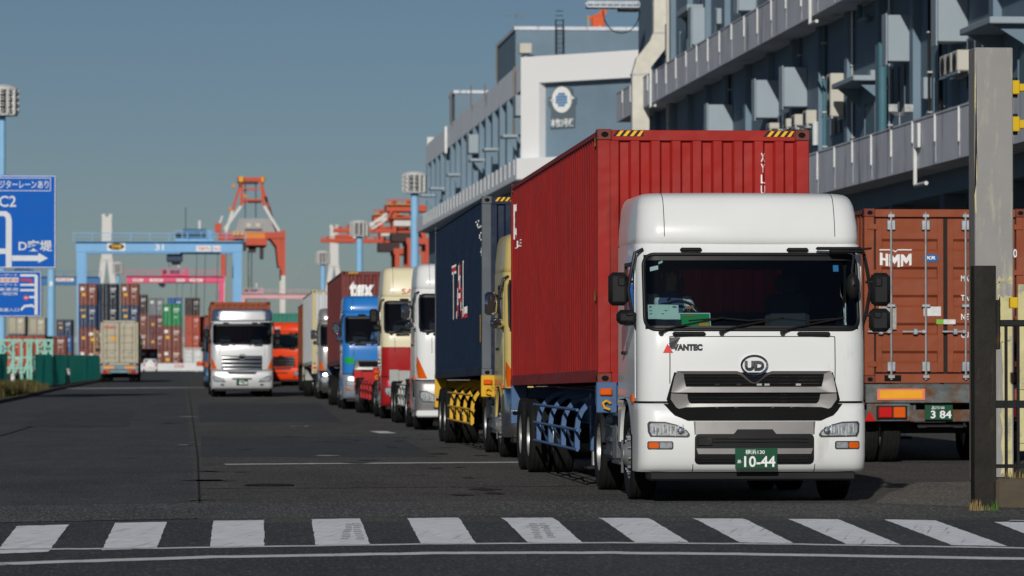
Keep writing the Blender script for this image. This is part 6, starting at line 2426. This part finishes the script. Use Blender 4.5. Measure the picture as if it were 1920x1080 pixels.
# yellow-topped low concrete block, bollards, weeds
p = G(50, 722)
CB = thing('concrete_block', 'grey concrete block with a pale striped rail in front of the lattice frame', 'block', (p.x, p.y, 0))
mb = MB()
mb.box(-.75, .75, 0, .6, 0, .55, CONC, .04)
mb.build('block', CB)
mb = MB()
mb.tube([(-.8, .1, .72), (.7, .1, .76)], .06, SW, 8)
for x in (-.6, 0, .55): mb.tube([(x, .1, .5), (x, .1, .75)], .03, GALV, 6)
mb.build('rail', CB)
def bollard(px, py, h, r, label, m):
    p = G(px, py)
    b = thing('bollard', label, 'bollard', tuple(p), 'bollards by the left road edge')
    mb = MB()
    mb.lathe([(r * 1.25, 0), (r * 1.25, .1), (r, .12), (r, h * .92), (r * .8, h), (.001, h)], m, 2, 16)
    mb.build('post', b)
    mb = MB()
    mb.lathe([(r * 1.02, h * .62), (r * 1.02, h * .8)], LETTER, 2, 16)
    mb.build('reflective_band', b)
bollard(24, 734, .85, .10, 'white bollard standing in the dry weeds', mat('bollard_white', (.55, .54, .5), .6))
bollard(127, 721, .95, .14, 'grey bollard in front of the green fence', mat('bollard_grey', (.36, .35, .31), .7))
mb = MB()
for i in range(170):
    x = rg.uniform(-30, 82)
    y = 741 - (x * .10) + rg.uniform(-7, 5)
    if x > 60: y = 735 - (x - 40) * .12 + rg.uniform(-3, 2)
    p = G(x, y)
    tuft(mb, p.x, p.y, 0, 26, .62 if x < 60 else .35, .4, [mat('straw_weed', (.15, .105, .045), .9), mat('brown_weed', (.08, .052, .025), .9), mat('brown_weed', (.08, .052, .025), .9), GG], rg)
tag(mb.build('weeds', None, 0), 'brown and green weeds growing along the left road edge', 'weeds', kind='stuff')
# raised kerb under the weeds
mb = MB()
L_ = [G(x, y) for x, y in ((-40, 765), (0, 757), (52, 746), (108, 732), (190, 716))]
for a, b in zip(L_, L_[1:]):
    mb.bar(a + Vector((-.15, 0, .06)), b + Vector((-.15, 0, .06)), .25, .13, CONC)
struct('kerb', mb)
# ------------------------------------------------------------------ container yard, cranes, bridge
def far_paint(name, col): return mat('yard_' + name, col, .6, var=.14, scale=.5, dirt=(.13, .07, .04), dirt_amt=.22, dscale=.8, stretch=4)
FP = {'brown': far_paint('brown', (.20, .055, .035)), 'maroon': far_paint('maroon', (.14, .035, .035)), 'navy': far_paint('navy', (.025, .045, .10)),
      'black': far_paint('black_navy', (.012, .018, .03)), 'grey': far_paint('grey', (.17, .19, .20)), 'blue': far_paint('blue', (.025, .10, .30)),
      'green': far_paint('green', (.01, .22, .07)), 'red': far_paint('red_orange', (.42, .065, .03)), 'beige': far_paint('beige', (.42, .38, .28)),
      'white': far_paint('white', (.60, .61, .60)), 'darkbrown': far_paint('dark_brown', (.035, .022, .02)), 'yellow': far_paint('yellow', (.55, .42, .12))}
NAMEC = {'brown': 'brown', 'maroon': 'maroon', 'navy': 'navy blue', 'black': 'blackish navy', 'grey': 'slate grey', 'blue': 'mid blue', 'green': 'vivid green', 'red': 'red orange', 'beige': 'beige', 'white': 'white', 'darkbrown': 'blackish brown', 'yellow': 'yellow'}
YARD_N = {}
LETC = [LETTER, HAZY]
rs = random.Random(21)
def yard_mesh(colour, H, L):
    m = FP[colour]
    W = 2.438
    h = W / 2
    b = MB()
    # frame, corrugated walls, doors, rods
    for sx in (-1, 1):
        b.box(sx * h, sx * (h - .13), 0, .13, 0, H, m)
        b.box(sx * h, sx * (h - .13), L - .13, L, 0, H, m)
        b.box(sx * h, sx * (h - .06), .13, L - .13, H - .1, H, m)
        b.box(sx * h, sx * (h - .06), .13, L - .13, 0, .15, m)
        sheet(b, corr(.13, L - .13, .8, .04, .1), .15, H - .1, lambda t, z, d: (sx * (h - .015 - d), t, z), m)
    b.box(-h + .13, h - .13, .002, .06, H - .13, H - .002, m)
    b.box(-h + .13, h - .13, .002, .06, .002, .15, m)
    b.box(-h + .06, h - .06, .05, L - .02, H - .06, H - .02, m)
    b.box(-h + .1, h - .1, L - .06, L - .01, .01, H - .01, m)
    b.box(-h + .13, h - .13, .05, .07, .15, H - .13, SEAL)
    for sx in (-1, 1):
        n = 5
        for i in range(n):
            z0 = .2 + (H - .38) * i / n
            b.box(sx * .04, sx * (h - .17), .02 + .02 * (i % 2), .05, z0, z0 + (H - .38) / n - .03, m)
        for x in (.32, .8):
            b.tube([(sx * x, -.01, .06), (sx * x, -.01, H - .06)], .022, GALV, 5)
    # marks on the doors
    b.box(.25, .95, -.014, -.004, H * .72, H * .77, LETTER)
    b.box(.25, .80, -.014, -.004, H * .62, H * .65, LETTER)
    b.box(.3, .7, -.014, -.004, H * .38, H * .41, LETTER)
    if colour in ('navy', 'brown', 'maroon'): b.box(-.75, -.35, -.014, -.004, H * .42, H * .55, HAZY)
    if colour in ('green', 'grey', 'brown'): b.box(-.95, -.5, -.014, -.004, H * .68, H * .82, LETTER)
    if colour == 'navy': b.box(-1.0, -.3, -.014, -.004, H * .74, H * .79, HAZY)
    return b
YCACHE = {}
STACKLAB = {}
def yard(colour, X, Y, tier, zbase, where, H=2.896, L=12.192, place='ground'):
    key = (colour, H, L)
    if key not in YCACHE:
        o = yard_mesh(colour, H, L).build('shipping_container', None, 0)
        YCACHE[key] = o.data
        bpy.data.objects.remove(o)
    o = bpy.data.objects.new('shipping_container', YCACHE[key])
    S.collection.objects.link(o)
    o.location = (X, Y, zbase)
    tag(o, NAMEC[colour] + ' container ' + where, 'container', 'containers stacked in the yard')
    return o
TIER = ['bottom of', 'second up in', 'third up in', 'top of', 'fifth in']
def stack(px_left, Y, cols, where, H=2.896, z0=0, L=12.192):
    X = P(px_left, 640, Y).x + 1.219
    n = len(cols)
    for i, c in enumerate(cols):
        t = TIER[i] if i < n - 1 else 'top of'
        yard(c, X, Y, i, z0 + i * H, t + ' ' + where, H, L)
stack(147.2, 545, ['brown', 'maroon', 'navy', 'brown'], 'the stack at the left leg of the blue crane')
stack(186.5, 545, ['brown', 'maroon', 'black', 'black'], 'the dark stack second from the left')
stack(226, 545, ['navy', 'maroon', 'navy', 'brown'], 'the stack above the beige container truck')
stack(247, 640, ['maroon', 'brown', 'brown', 'darkbrown'], 'the stack just right of the beige truck')
stack(279, 673, ['brown', 'maroon', 'maroon', 'grey'], 'the grey capped stack')
stack(314, 673, ['brown', 'maroon', 'navy', 'blue'], 'the blue capped stack')
stack(304.5, 530, ['brown', 'brown', 'green'], 'the green capped stack')
stack(347, 673, ['brown', 'red', 'red', 'darkbrown'], 'the dark capped stack left of the silver truck')
stack(364, 690, ['brown', 'maroon', 'red'], 'the short stack beside the dark capped one')
stack(262, 565, ['brown'], 'the low row behind the white barrier, left', z0=.0)
stack(344, 521, ['white'], 'the low row beside the silver truck', z0=.0)
stack(302, 548, ['brown'], 'a pair behind the barrier', z0=0)
stack(15, 600, ['maroon', 'navy', 'beige'], 'the beige capped stack under the small blue sign', 2.591)
stack(54, 620, ['brown', 'navy', 'beige'], 'the second beige capped stack under the small blue sign', 2.591)
stack(106, 650, ['brown', 'blue', 'navy'], 'the stack right of the light blue column', 2.591)
stack(-26, 640, ['brown', 'navy', 'grey'], 'the stack at the left edge', 2.591)
# single containers standing on blocks behind the fence
for px, c, w in ((-38, 'brown', 'behind the lattice, far left'), (2, 'red', 'behind the middle of the lattice'), (43, 'red', 'behind the right end of the lattice'), (84, 'brown', 'right of the lattice frame'), (163, 'brown', 'left of the beige container truck'), (176, 'yellow', 'half hidden by the beige container truck')):
    stack(px, 466 if px < 160 else 500, [c, c], w + ', of two', 2.05 if px < 160 else 2.6, 0, 6.058)
# white barrier wall and small items at the end of the road
a, b = P(262, 690, 506), P(392, 690, 506)
BW = thing('barrier_wall', 'low white barrier wall closing the far end of the road', 'barrier', ((a.x + b.x) / 2, 506, 0))
mb = MB()
w = (b.x - a.x) / 2
mb.prism([(0, 0), (0, .25), (.15, .95), (.35, .95), (.5, .25), (.5, 0)], 0, -w, w, mat('barrier_white', (.62, .63, .63), .7, var=.06))
mb.build('barrier', BW)
mb = MB()
v, f = text_tris('STOP', w * .0, w * .28, .35, .75, .02)
mb.add([(x, .02, z) for x, z in v], f, mat('letter_red', (.55, .05, .04), .5))
mb.build('lettering', BW, 0)
p = G(375, 697)
WL = thing('warning_drum', 'orange warning drum on a white stand at the far end of the road', 'warning drum', (p.x, p.y, 0))
k = p.y / FPX
mb = MB()
for s in (-1, 1): mb.bar((s * .4, 0, 0), (s * .25, 0, .7), .12, .12, SW)
mb.box(-.45, .45, -.05, .05, .3, .45, SW)
mb.build('stand', WL)
mb = MB()
mb.lathe([(.001, .65), (.38, .68), (.45, .9), (.4, 1.15), (.001, 1.25)], ORANGE, 2, 14)
mb.build('drum', WL)
# small white car
YCAR = 470
CX = cx_at(268.5, 294.5, YCAR)
CA = thing('parked_car', 'small white hatchback seen from behind on the road', 'car', (CX, YCAR, 0))
cw = mat('car_white', (.72, .72, .72), .25, coat=.5, var=.02)
mb = MB()
def crx(w, y0, y1, z): return [(-w, y0 + .15, z), (-w * .8, y0, z), (0, y0 - .04, z), (w * .8, y0, z), (w, y0 + .15, z), (w, y1 - .2, z), (w * .75, y1, z), (-w * .75, y1, z), (-w, y1 - .2, z)]
mb.loft([crx(.78, .1, 3.7, .25), crx(.84, .02, 3.8, .4), crx(.85, 0, 3.82, .65), crx(.84, .03, 3.7, .9), crx(.80, .1, 3.2, .96)], cw, True, True)
mb.loft([crx(.80, .1, 2.9, .96), crx(.70, .35, 2.2, 1.42), crx(.62, .5, 2.0, 1.5)], cw, False, True)
mb.build('body', CA, 40)
mb = MB()
mb.add([(-.66, .12, 1.0), (.66, .12, 1.0), (.56, .30, 1.38), (-.56, .30, 1.38)], [(0, 1, 2, 3)], mat('car_glass', (.02, .025, .03), .08))
for s in (-1, 1): mb.add([(s * .795, .4, 1.0), (s * .795, 2.5, 1.0), (s * .715, 2.0, 1.38), (s * .715, .6, 1.38)], [(0, 1, 2, 3)], mat('car_glass', (.02, .025, .03), .08))
mb.build('window', CA, 0)
for s in (-1, 1):
    mb = MB()
    mb.box(s * .58, s * .80, -.02, .1, .68, .92, RED_L, .02)
    mb.build('tail_lamp', CA)
    for y in (.65, 3.05):
        w = dup(bpy.data.objects.new('tmp', None)) if False else None
        mb = MB()
        mb.lathe([(.001, -.09), (.18, -.09), (.2, -.1), (.29, -.09), (.3, 0), (.29, .09), (.001, .09)], RUBBER, 0, 20)
        wo = mb.build('wheel', CA)
        wo.location = (s * .74, y, .3)
mb = MB()
mb.box(-.17, .17, -.055, -.03, .45, .56, HAZY)
mb.build('licence_plate', CA)

# ---- rubber-tyred gantry crane
def gantry(label, paint, Y, xl, xr, ytop, ybeam, name, num=None, signs=None, legw=None, depth=9.0, trolley=None, group='yard gantry cranes', ts=1.0):
    k = Y / FPX
    p0, p1 = P(xl, ybeam, Y), P(xr, ybeam, Y)
    r = thing('gantry_crane', label, 'crane', ((p0.x + p1.x) / 2, Y, 0), group)
    hw = (p1.x - p0.x) / 2
    zt, zb = P(xl, ytop, Y).z, p0.z
    lw = legw or 1.2
    for y in (0, depth):
        mb = MB()
        mb.box(-hw - .1, hw + .1, y - .55, y + .55, zb, zt, paint, .05)
        mb.build('girder', r)
        for s in (-1, 1):
            mb = MB()
            x = s * (hw - lw / 2)
            mb.loft([[(x - lw * .38, y - .5, .9), (x + lw * .38, y - .5, .9), (x + lw * .38, y + .5, .9), (x - lw * .38, y + .5, .9)], [(x - lw / 2, y - .5, zb - .002), (x + lw / 2, y - .5, zb - .002), (x + lw / 2, y + .5, zb - .002), (x - lw / 2, y + .5, zb - .002)]], paint, True, True)
            mb.build('leg', r)
    for s in (-1, 1):
        mb = MB()
        x = s * (hw - lw / 2)
        mb.box(x - .5, x + .5, -1.5, depth + 1.5, .75, 1.6, paint, .05)
        mb.build('sill_beam', r)
        for y in (-1, .4, depth - .4, depth + 1):
            mb = MB()
            mb.lathe([(.001, -.25), (.6, -.25), (.75, -.2), (.75, .2), (.6, .25), (.001, .25)], RUBBER, 0, 18, (x, y, .75))
            mb.build('wheel', r)
    # walkway with handrail
    mb = MB()
    mb.box(-hw - .5, hw + .5, -1.2, -.56, zt + .02, zt + .1, paint)
    hz = zt + 1.15
    mb.box(-hw - .5, hw + .5, -1.18, -1.1, hz, hz + .1, paint)
    mb.box(-hw - .5, hw + .5, -1.18, -1.12, hz - .5, hz - .44, paint)
    n = max(4, int(2 * hw / 2.4))
    for i in range(n + 1):
        x = -hw - .45 + (2 * hw + .9) * i / n
        mb.box(x - .05, x + .05, -1.18, -1.1, zt + .05, hz, paint)
    mb.build('walkway', r)
    if trolley:
        tx = P(trolley, ytop, Y).x - r.location.x
        mb = MB()
        mb.box(tx - 2.8, tx + 2.8, -.8, depth + .8, zt + .12, zt + .5, paint, .05)
        mb.box(tx - 1.6 * ts, tx + 1.7 * ts, .5, depth - 1, zt + .5, zt + .5 + 1.4 * ts, mat('trolley_dark_blue', (.04, .10, .18), .5), .1)
        mb.box(tx - 2.6, tx - 1.8, 1, 4, zt + .5, zt + 1.4, DARK, .1)
        mb.box(tx + 2.0, tx + 2.5, 2, 3, zt + .5, zt + 1.8, paint, .1)
        mb.tube([(tx + .8, 1, zt + 1.9), (tx + .8, 1, zt + 3.1)], .25, SW, 8)
        mb.tube([(tx - 1.2, 1, zt + 1.9), (tx - 1.2, 1, zt + 5)], .05, DARK, 6)
        for x in (-2.7, -1, 1, 2.7): mb.box(tx + x - .05, tx + x + .05, -.8, -.7, zt + .5, zt + 1.6, paint)
        mb.box(tx - 2.7, tx + 2.7, -.8, -.72, zt + 1.5, zt + 1.6, paint)
        mb.build('trolley', r)
        mb = MB()
        cx = tx - 2.6
        mb.box(cx - 1.3 * ts, cx + 1.0 * ts, .8, 3.5, zb - 1.3 * ts, zb - .2, mat('crane_cabin', (.025, .05, .09), .4, coat=.3), .1)
        mb.box(cx - .6 * ts, cx + .7 * ts, 1, 3, zb - 1.7 * ts, zb - 1.3 * ts, DARK, .05)
        mb.build('cabin', r)
        for x in (.4, 1.6, 3.4, 4.6):
            mb = MB()
            mb.tube([(tx + x, 1.5 + (x > 2) * 3, zb), (tx + x - .3, 1.5 + (x > 2) * 3, 3.5)], .035, DARK, 5)
            mb.build('hoist_rope', r)
    def rel(x, y): 
        p = P(x, y, Y - .6)
        return p.x - r.location.x, p.z
    if num:
        s, x0, x1, y0, y1 = num
        (a, c), (b2, d2) = rel(x0, y1), rel(x1, y0)
        v, f = text_tris(s, a, b2, c, d2, .02)
        mb = MB()
        mb.add([(x, -.57, z) for x, z in v], f, LETTER)
        mb.build('number', r, 0)
    for s in signs or []:
        x0, x1, y0, y1, kind = s
        (a, c), (b2, d2) = rel(x0, y1), rel(x1, y0)
        mb = MB()
        mb.box(a, b2, -.59, -.552, c, d2, LETTER)
        if kind == 'logo':
            mb.prism(ellipse((a + b2) / 2, (c + d2) / 2, (b2 - a) * .44, (d2 - c) * .40, 24), 1, -.61, -.59, HAZB)
            v, f = text_tris('TPB', a + (b2 - a) * .2, b2 - (b2 - a) * .2, c + (d2 - c) * .3, d2 - (d2 - c) * .3, .04)
            mb.add([(x, -.615, z) for x, z in v], f, HAZY)
        else:
            v, f = text_tris(kind, a + (b2 - a) * .08, b2 - (b2 - a) * .08, c + (d2 - c) * .22, d2 - (d2 - c) * .22, .03)
            mb.add([(x, -.60, z) for x, z in v], f, mat('letter_red', (.55, .05, .04), .5) if kind != '31' else HAZB)
        mb.build('sign_plate', r, 0)
    return r
CBL = mat('crane_light_blue', (.20, .42, .68), .5, var=.06, scale=.3, dirt=(.15, .2, .25), dirt_amt=.15)
PINK = mat('crane_pink', (.70, .10, .20), .5, var=.06, scale=.3)
PALEP = mat('crane_faded_pink', (.62, .36, .38), .6, var=.1, scale=.3)
gantry('light blue gantry crane spanning the container stacks', CBL, 576, 143.5, 453.7, 453.5, 473, 'rtg', ('31', 291, 307, 458, 469), [(201, 235, 455, 470, 'logo'), (368, 395, 461, 471, 'TOKYO'), (399, 414, 461, 471, 'No.3')], 1.25, trolley=364)
gantry('pink gantry crane beyond the light blue one', PINK, 850, 238, 420.5, 518, 529, 'rtg', None, [(249, 268, 523, 528, 'MEC'), (281, 305, 523, 528, 'YOKOHAMA'), (331, 346, 523, 528, 'PORT'), (356, 380, 523, 528, 'HONMOKU')], 1.1, trolley=328, ts=.6)
gantry('faded pink gantry crane farthest away, right of the silver truck', PALEP, 1150, 452, 577, 551, 560, 'rtg', None, None, 1.2, trolley=476, ts=.6)
gantry('blue gantry crane at the left edge behind the signs', mat('crane_mid_blue', (.05, .16, .36), .5, var=.08), 900, -60, 186, 519, 533, 'rtg', None, [(-10, 20, 521, 527, 'MOL'), (105, 138, 521, 527, 'PORT')], 1.2, trolley=40)

# ---- quayside crane seen head on
CO = mat('crane_orange_red', (.50, .085, .045), .55, var=.08, scale=.2, dirt=(.25, .06, .03), dirt_amt=.15)
CW = mat('crane_white', (.62, .60, .56), .6, var=.06, scale=.2)
CGY = mat('crane_grey', (.32, .32, .32), .6, var=.06, scale=.2)
CDK = mat('crane_dark', (.05, .03, .03), .6)
YQ = 1200.0
base = P(475, 600, YQ)
Q = thing('quay_crane', 'tall orange and white quay crane with a grey machine house', 'crane', (base.x, YQ, 0), 'quay cranes')
kq = YQ / FPX
def qp(x, y, dy=0):
    p = P(x, y, YQ)
    return (p.x - base.x, dy, p.z)
def qbar(mb, x0, y0, x1, y1, w, m, dy=0, h=None): mb.bar(qp(x0, y0, dy), qp(x1, y1, dy), w * kq, (h or w) * kq, m, (0, 1, 0))
for s, dy in ((0, 0), (1, 18)):
    mb = MB()
    for x in (531, 419):
        qbar(mb, x, 560 if x < 500 else 517, x, 432 if x > 500 else 470, 7.5, CO, dy)
    mb.build('upper_leg', Q)
    for x in (531, 419):
        mb = MB()
        a = qp(x, 517 if x > 500 else 517, dy)
        mb.box(a[0] - 3.7 * kq, a[0] + 3.7 * kq, dy - .7, dy + .7, 0, a[2], CW)
        mb.build('lower_leg', Q)
    mb = MB()
    qbar(mb, 410, 442, 535, 441, 12, CO, dy)
    mb.prism([(qp(507, 447)[0], qp(507, 447)[2]), (qp(527, 447)[0], qp(527, 447)[2]), (qp(527, 500)[0], qp(527, 500)[2]), (qp(522, 500)[0], qp(522, 500)[2]), (qp(518, 462)[0], qp(518, 462)[2])], 1, dy - .6, dy + .6, CO)
    mb.build('portal_beam', Q)
# A-frame
for x0, y0, x1, y1, x2, y2, dy in ((421, 430, 452, 386, 455, 338, 0), (424, 434, 437, 392, 452, 342, 14), (523, 433, 495, 386, 489, 336, 0), (520, 434, 508, 392, 492, 342, 14)):
    mb = MB()
    qbar(mb, x0, y0, x1, y1, 5, CW, dy)
    qbar(mb, x1, y1, x2, y2, 5, CO, dy)
    mb.build('frame_leg', Q)
mb = MB()
for dy in (0, 14):
    for x in (449, 494): qbar(mb, x, 333, x, 340, 5, CO, dy)
    qbar(mb, 447, 336, 496, 336, 7, CO, dy)
    qbar(mb, 453, 375, 492, 375, 4, CO, dy)
    qbar(mb, 458, 353, 486, 353, 2, CO, dy)
for x in (449, 494):
    mb.bar(qp(x, 334, 0), qp(x, 334, 14), 1, 1.2, CO)
mb.box(qp(448, 334)[0], qp(456, 334)[0], -2, 2, qp(0, 340)[2], qp(0, 330)[2], YELLOWP)
mb.box(qp(490, 334)[0], qp(495, 334)[0], -2, 2, qp(0, 340)[2], qp(0, 331)[2], YELLOWP)
mb.box(qp(458, 339)[0], qp(484, 339)[0], -.5, 3, qp(0, 343)[2], qp(0, 339)[2], CDK)
for x, y in ((438, 347), (432, 390), (459, 366)): mb.box(qp(x - 3, y)[0], qp(x + 3, y)[0], -1, 1, qp(0, y + 3)[2], qp(0, y - 3)[2], mat('crane_yellow_orange', (.6, .22, .04), .5))
mb.build('apex_frame', Q)
mb = MB()
mb.prism([(qp(438, 440)[0], qp(0, 440)[2]), (qp(520, 440)[0], qp(0, 440)[2]), (qp(506, 405)[0], qp(0, 408)[2]), (qp(448, 405)[0], qp(0, 408)[2])], 1, 2, 16, CGY)
mb.box(qp(458, 0)[0], qp(492, 0)[0], 1.8, 2, qp(0, 430)[2], qp(0, 414)[2], CGY)
for x in (467, 484): mb.box(qp(x - 4, 0)[0], qp(x + 4, 0)[0], 1.6, 1.8, qp(0, 424)[2], qp(0, 417)[2], CREAMM)
mb.box(qp(460, 0)[0], qp(492, 0)[0], 1.5, 1.7, qp(0, 430)[2], qp(0, 428)[2], CDK)
mb.build('machine_house', Q)
mb = MB()
mb.box(qp(455, 0)[0], qp(497, 0)[0], -1, 12, qp(0, 447)[2], qp(0, 436)[2], mat('crane_yellow_orange', (.6, .22, .04), .5))
mb.box(qp(461, 0)[0], qp(500, 0)[0], -8, 20, qp(0, 460)[2], qp(0, 447)[2], CO)
mb.box(qp(454, 0)[0], qp(462, 0)[0], -2, 8, qp(0, 468)[2], qp(0, 448)[2], CDK)
mb.box(qp(487, 0)[0], qp(494, 0)[0], -6, -3, qp(0, 486)[2], qp(0, 462)[2], CDK)
mb.box(qp(466, 0)[0], qp(480, 0)[0], -5, -2, qp(0, 473)[2], qp(0, 462)[2], CDK)
for x in (437, 444, 452): mb.box(qp(x, 0)[0], qp(x + 5, 0)[0], -2, 0, qp(0, 441)[2], qp(0, 433)[2], YELLOWP)
mb.build('trolley_platform', Q)
for x in (460, 472, 480, 466):
    mb = MB()
    mb.tube([qp(x, 340 if x in (460, 480) else 470, 3), qp(x, 408 if x in (460, 480) else 556, 3)], .14, CDK, 5)
    mb.build('rope', Q)
mb = MB()
mb.box(qp(404, 0)[0], qp(416, 0)[0], -2, 4, qp(0, 436)[2], qp(0, 418)[2], CO)
mb.bar(qp(412, 418, 0), qp(417, 405, 0), .5, .5, CW)
mb.build('stair_tower', Q)

# ---- second quay crane pair seen from the side
def side_crane(label, Y, dx, dyy, sc=1.0):
    base = P(785 + dx, 600, Y)
    r = thing('quay_crane', label, 'crane', (base.x, Y, 0), 'quay cranes')
    k = Y / FPX
    def q(x, y, d=0):
        p = P(x + dx, y + dyy, Y)
        return (p.x - base.x, d, p.z)
    for d in (0, 16):
        for x in (769, 803):
            mb = MB()
            a, b2 = q(x, 448, d), q(x, 500, d)
            mb.box(a[0] - .6, a[0] + .6, d - .6, d + .6, 0, a[2], CO)
            mb.build('leg', r)
        mb = MB()
        mb.bar(q(762, 452, d), q(812, 452, d), 1.0, 1.4, CO)
        mb.build('portal_beam', r)
    mb = MB()
    mb.bar(q(628, 430, 6), q(820, 432, 6), 1.2, 7 * k, CO)
    mb.bar(q(628, 430, 10), q(820, 432, 10), 1.2, 7 * k, CO)
    mb.bar(q(655, 427, 8), q(690, 427, 8), 5, 2, CO)
    for i in range(9): mb.bar(q(640 + 18 * i, 424, 6), q(640 + 18 * i, 434, 6), .4, .4, CO)
    mb.bar(q(628, 424, 5.4), q(740, 424, 5.4), .2, .2, CO)
    mb.box(q(736, 0)[0], q(775, 0)[0], 3, 13, q(0, 450)[2], q(0, 434)[2], CDK)
    mb.build('boom', r)
    mb = MB()
    for d in (5, 11):
        mb.bar(q(688, 426, d), q(738, 392, d), .55, .55, CW)
        mb.bar(q(690, 420, d), q(734, 404, d), .4, .4, CW)
        mb.bar(q(700, 428, d), q(738, 402, d), .4, .4, CW)
    mb.build('boom_stay', r)
    mb = MB()
    for d in (4, 12):
        mb.bar(q(741, 450, d), q(741, 374, d), .9, .9, CO)
        mb.bar(q(800, 450, d), q(768, 374, d), .9, .9, CO)
    mb.box(q(726, 0)[0], q(802, 0)[0], 3, 13, q(0, 393)[2], q(0, 381)[2], CO)
    mb.box(q(726, 0)[0], q(780, 0)[0], 2, 14, q(0, 381)[2], q(0, 379.5)[2], YELLOWP)
    mb.box(q(728, 0)[0], q(792, 0)[0], 2, 14, q(0, 407)[2], q(0, 405)[2], CO)
    for i in range(7): mb.bar(q(728 + 9 * i, 374, 2), q(728 + 9 * i, 381, 2), .2, .2, CO)
    mb.bar(q(724, 374, 2), q(790, 374, 2), .25, .25, CO)
    mb.bar(q(730, 404, 3), q(738, 392, 3), .5, .5, CO)
    mb.build('tower', r)
    mb = MB()
    mb.box(q(740, 0)[0], q(812, 0)[0], 3, 13, q(0, 421)[2], q(0, 407)[2], CW)
    mb.build('machine_house', r)
    return r
side_crane('orange quay crane with its boom reaching left beside the nearest mast', 900, 0, 0)
side_crane('second orange quay crane with a lower boom, farther off', 980, -24, 19)

# ---- cable-stayed bridge towers
BT = mat('bridge_white', (.60, .59, .56), .7, var=.04, scale=.05)
YB = 2200.0
def tower(xc, ytop, ysplit, spread, w, label, cab):
    base = P(xc, ysplit, YB)
    r = thing('bridge_tower', label, 'bridge tower', (base.x, YB, 0), 'bridge towers')
    k = YB / FPX
    def q(x, y, d=0):
        p = P(x, y, YB)
        return (p.x - base.x, d, p.z)
    mb = MB()
    a, b2, c = q(xc, ytop), q(xc, ysplit), q(xc, 672)
    for (z0, z1, x0, x1, w0, w1) in ((b2[2], a[2], 0, 0, w, w * .9),):
        mb.loft([[(x0 - w0 * k / 2, -3, z0), (x0 + w0 * k / 2, -3, z0), (x0 + w0 * k / 2, 3, z0), (x0 - w0 * k / 2, 3, z0)], [(x1 - w1 * k / 2, -3, z1), (x1 + w1 * k / 2, -3, z1), (x1 + w1 * k / 2, 3, z1), (x1 - w1 * k / 2, 3, z1)]], BT, True, True)
    mb.box(-w * k * .47, -w * k * .15, -2, 2, a[2] - .01, a[2] + 1.5, BT)
    mb.box(w * k * .15, w * k * .47, -2, 2, a[2] - .01, a[2] + 1.5, BT)
    mb.build('mast_head', r)
    for s in (-1, 1):
        mb = MB()
        x1, x2 = s * w * k * .28, s * spread * k
        z1, z2 = b2[2] + 1, 2.0
        ww = w * k * .27
        zz = z1 - (z1 - z2) * .42
        mb.loft([[(x1 - ww, -2.5, z1), (x1 + ww, -2.5, z1), (x1 + ww, 2.5, z1), (x1 - ww, 2.5, z1)], [(x2 - ww, -2.5, zz), (x2 + ww, -2.5, zz), (x2 + ww, 2.5, zz), (x2 - ww, 2.5, zz)], [(x2 - ww, -2.5, z2 - 2), (x2 + ww, -2.5, z2 - 2), (x2 + ww, 2.5, z2 - 2), (x2 - ww, 2.5, z2 - 2)]], BT, True, True)
        mb.build('leg', r)
    mb = MB()
    for i in range(cab[0]):
        z = a[2] - (a[2] - b2[2]) * i / cab[0]
        for s in cab[1]:
            mb.tube([(0, -2, z), (s * (105 - 7.0 * i) * k * 1.45, -2, 12)], .10, mat('cable_grey', (.3, .31, .32), .6), 4)
    mb.build('stay_cable', r, 0)
tower(200.5, 407, 488, 15, 20, 'white bridge tower rising behind the light blue gantry crane', (9, (-1, 1)))
tower(626, 427, 500, 15, 17, 'white bridge tower behind the maroon container and masts', (14, (-1,)))
# bridge deck
mb = MB()
a, b = P(-300, 640, YB + 6), P(1000, 640, YB + 6)
mb.box(a.x - 300, b.x + 300, YB - 8, YB + 8, 10, 13, CGY)
tag(mb.build('bridge_deck', None, 0), 'long grey bridge deck far behind the container yard', 'bridge deck')
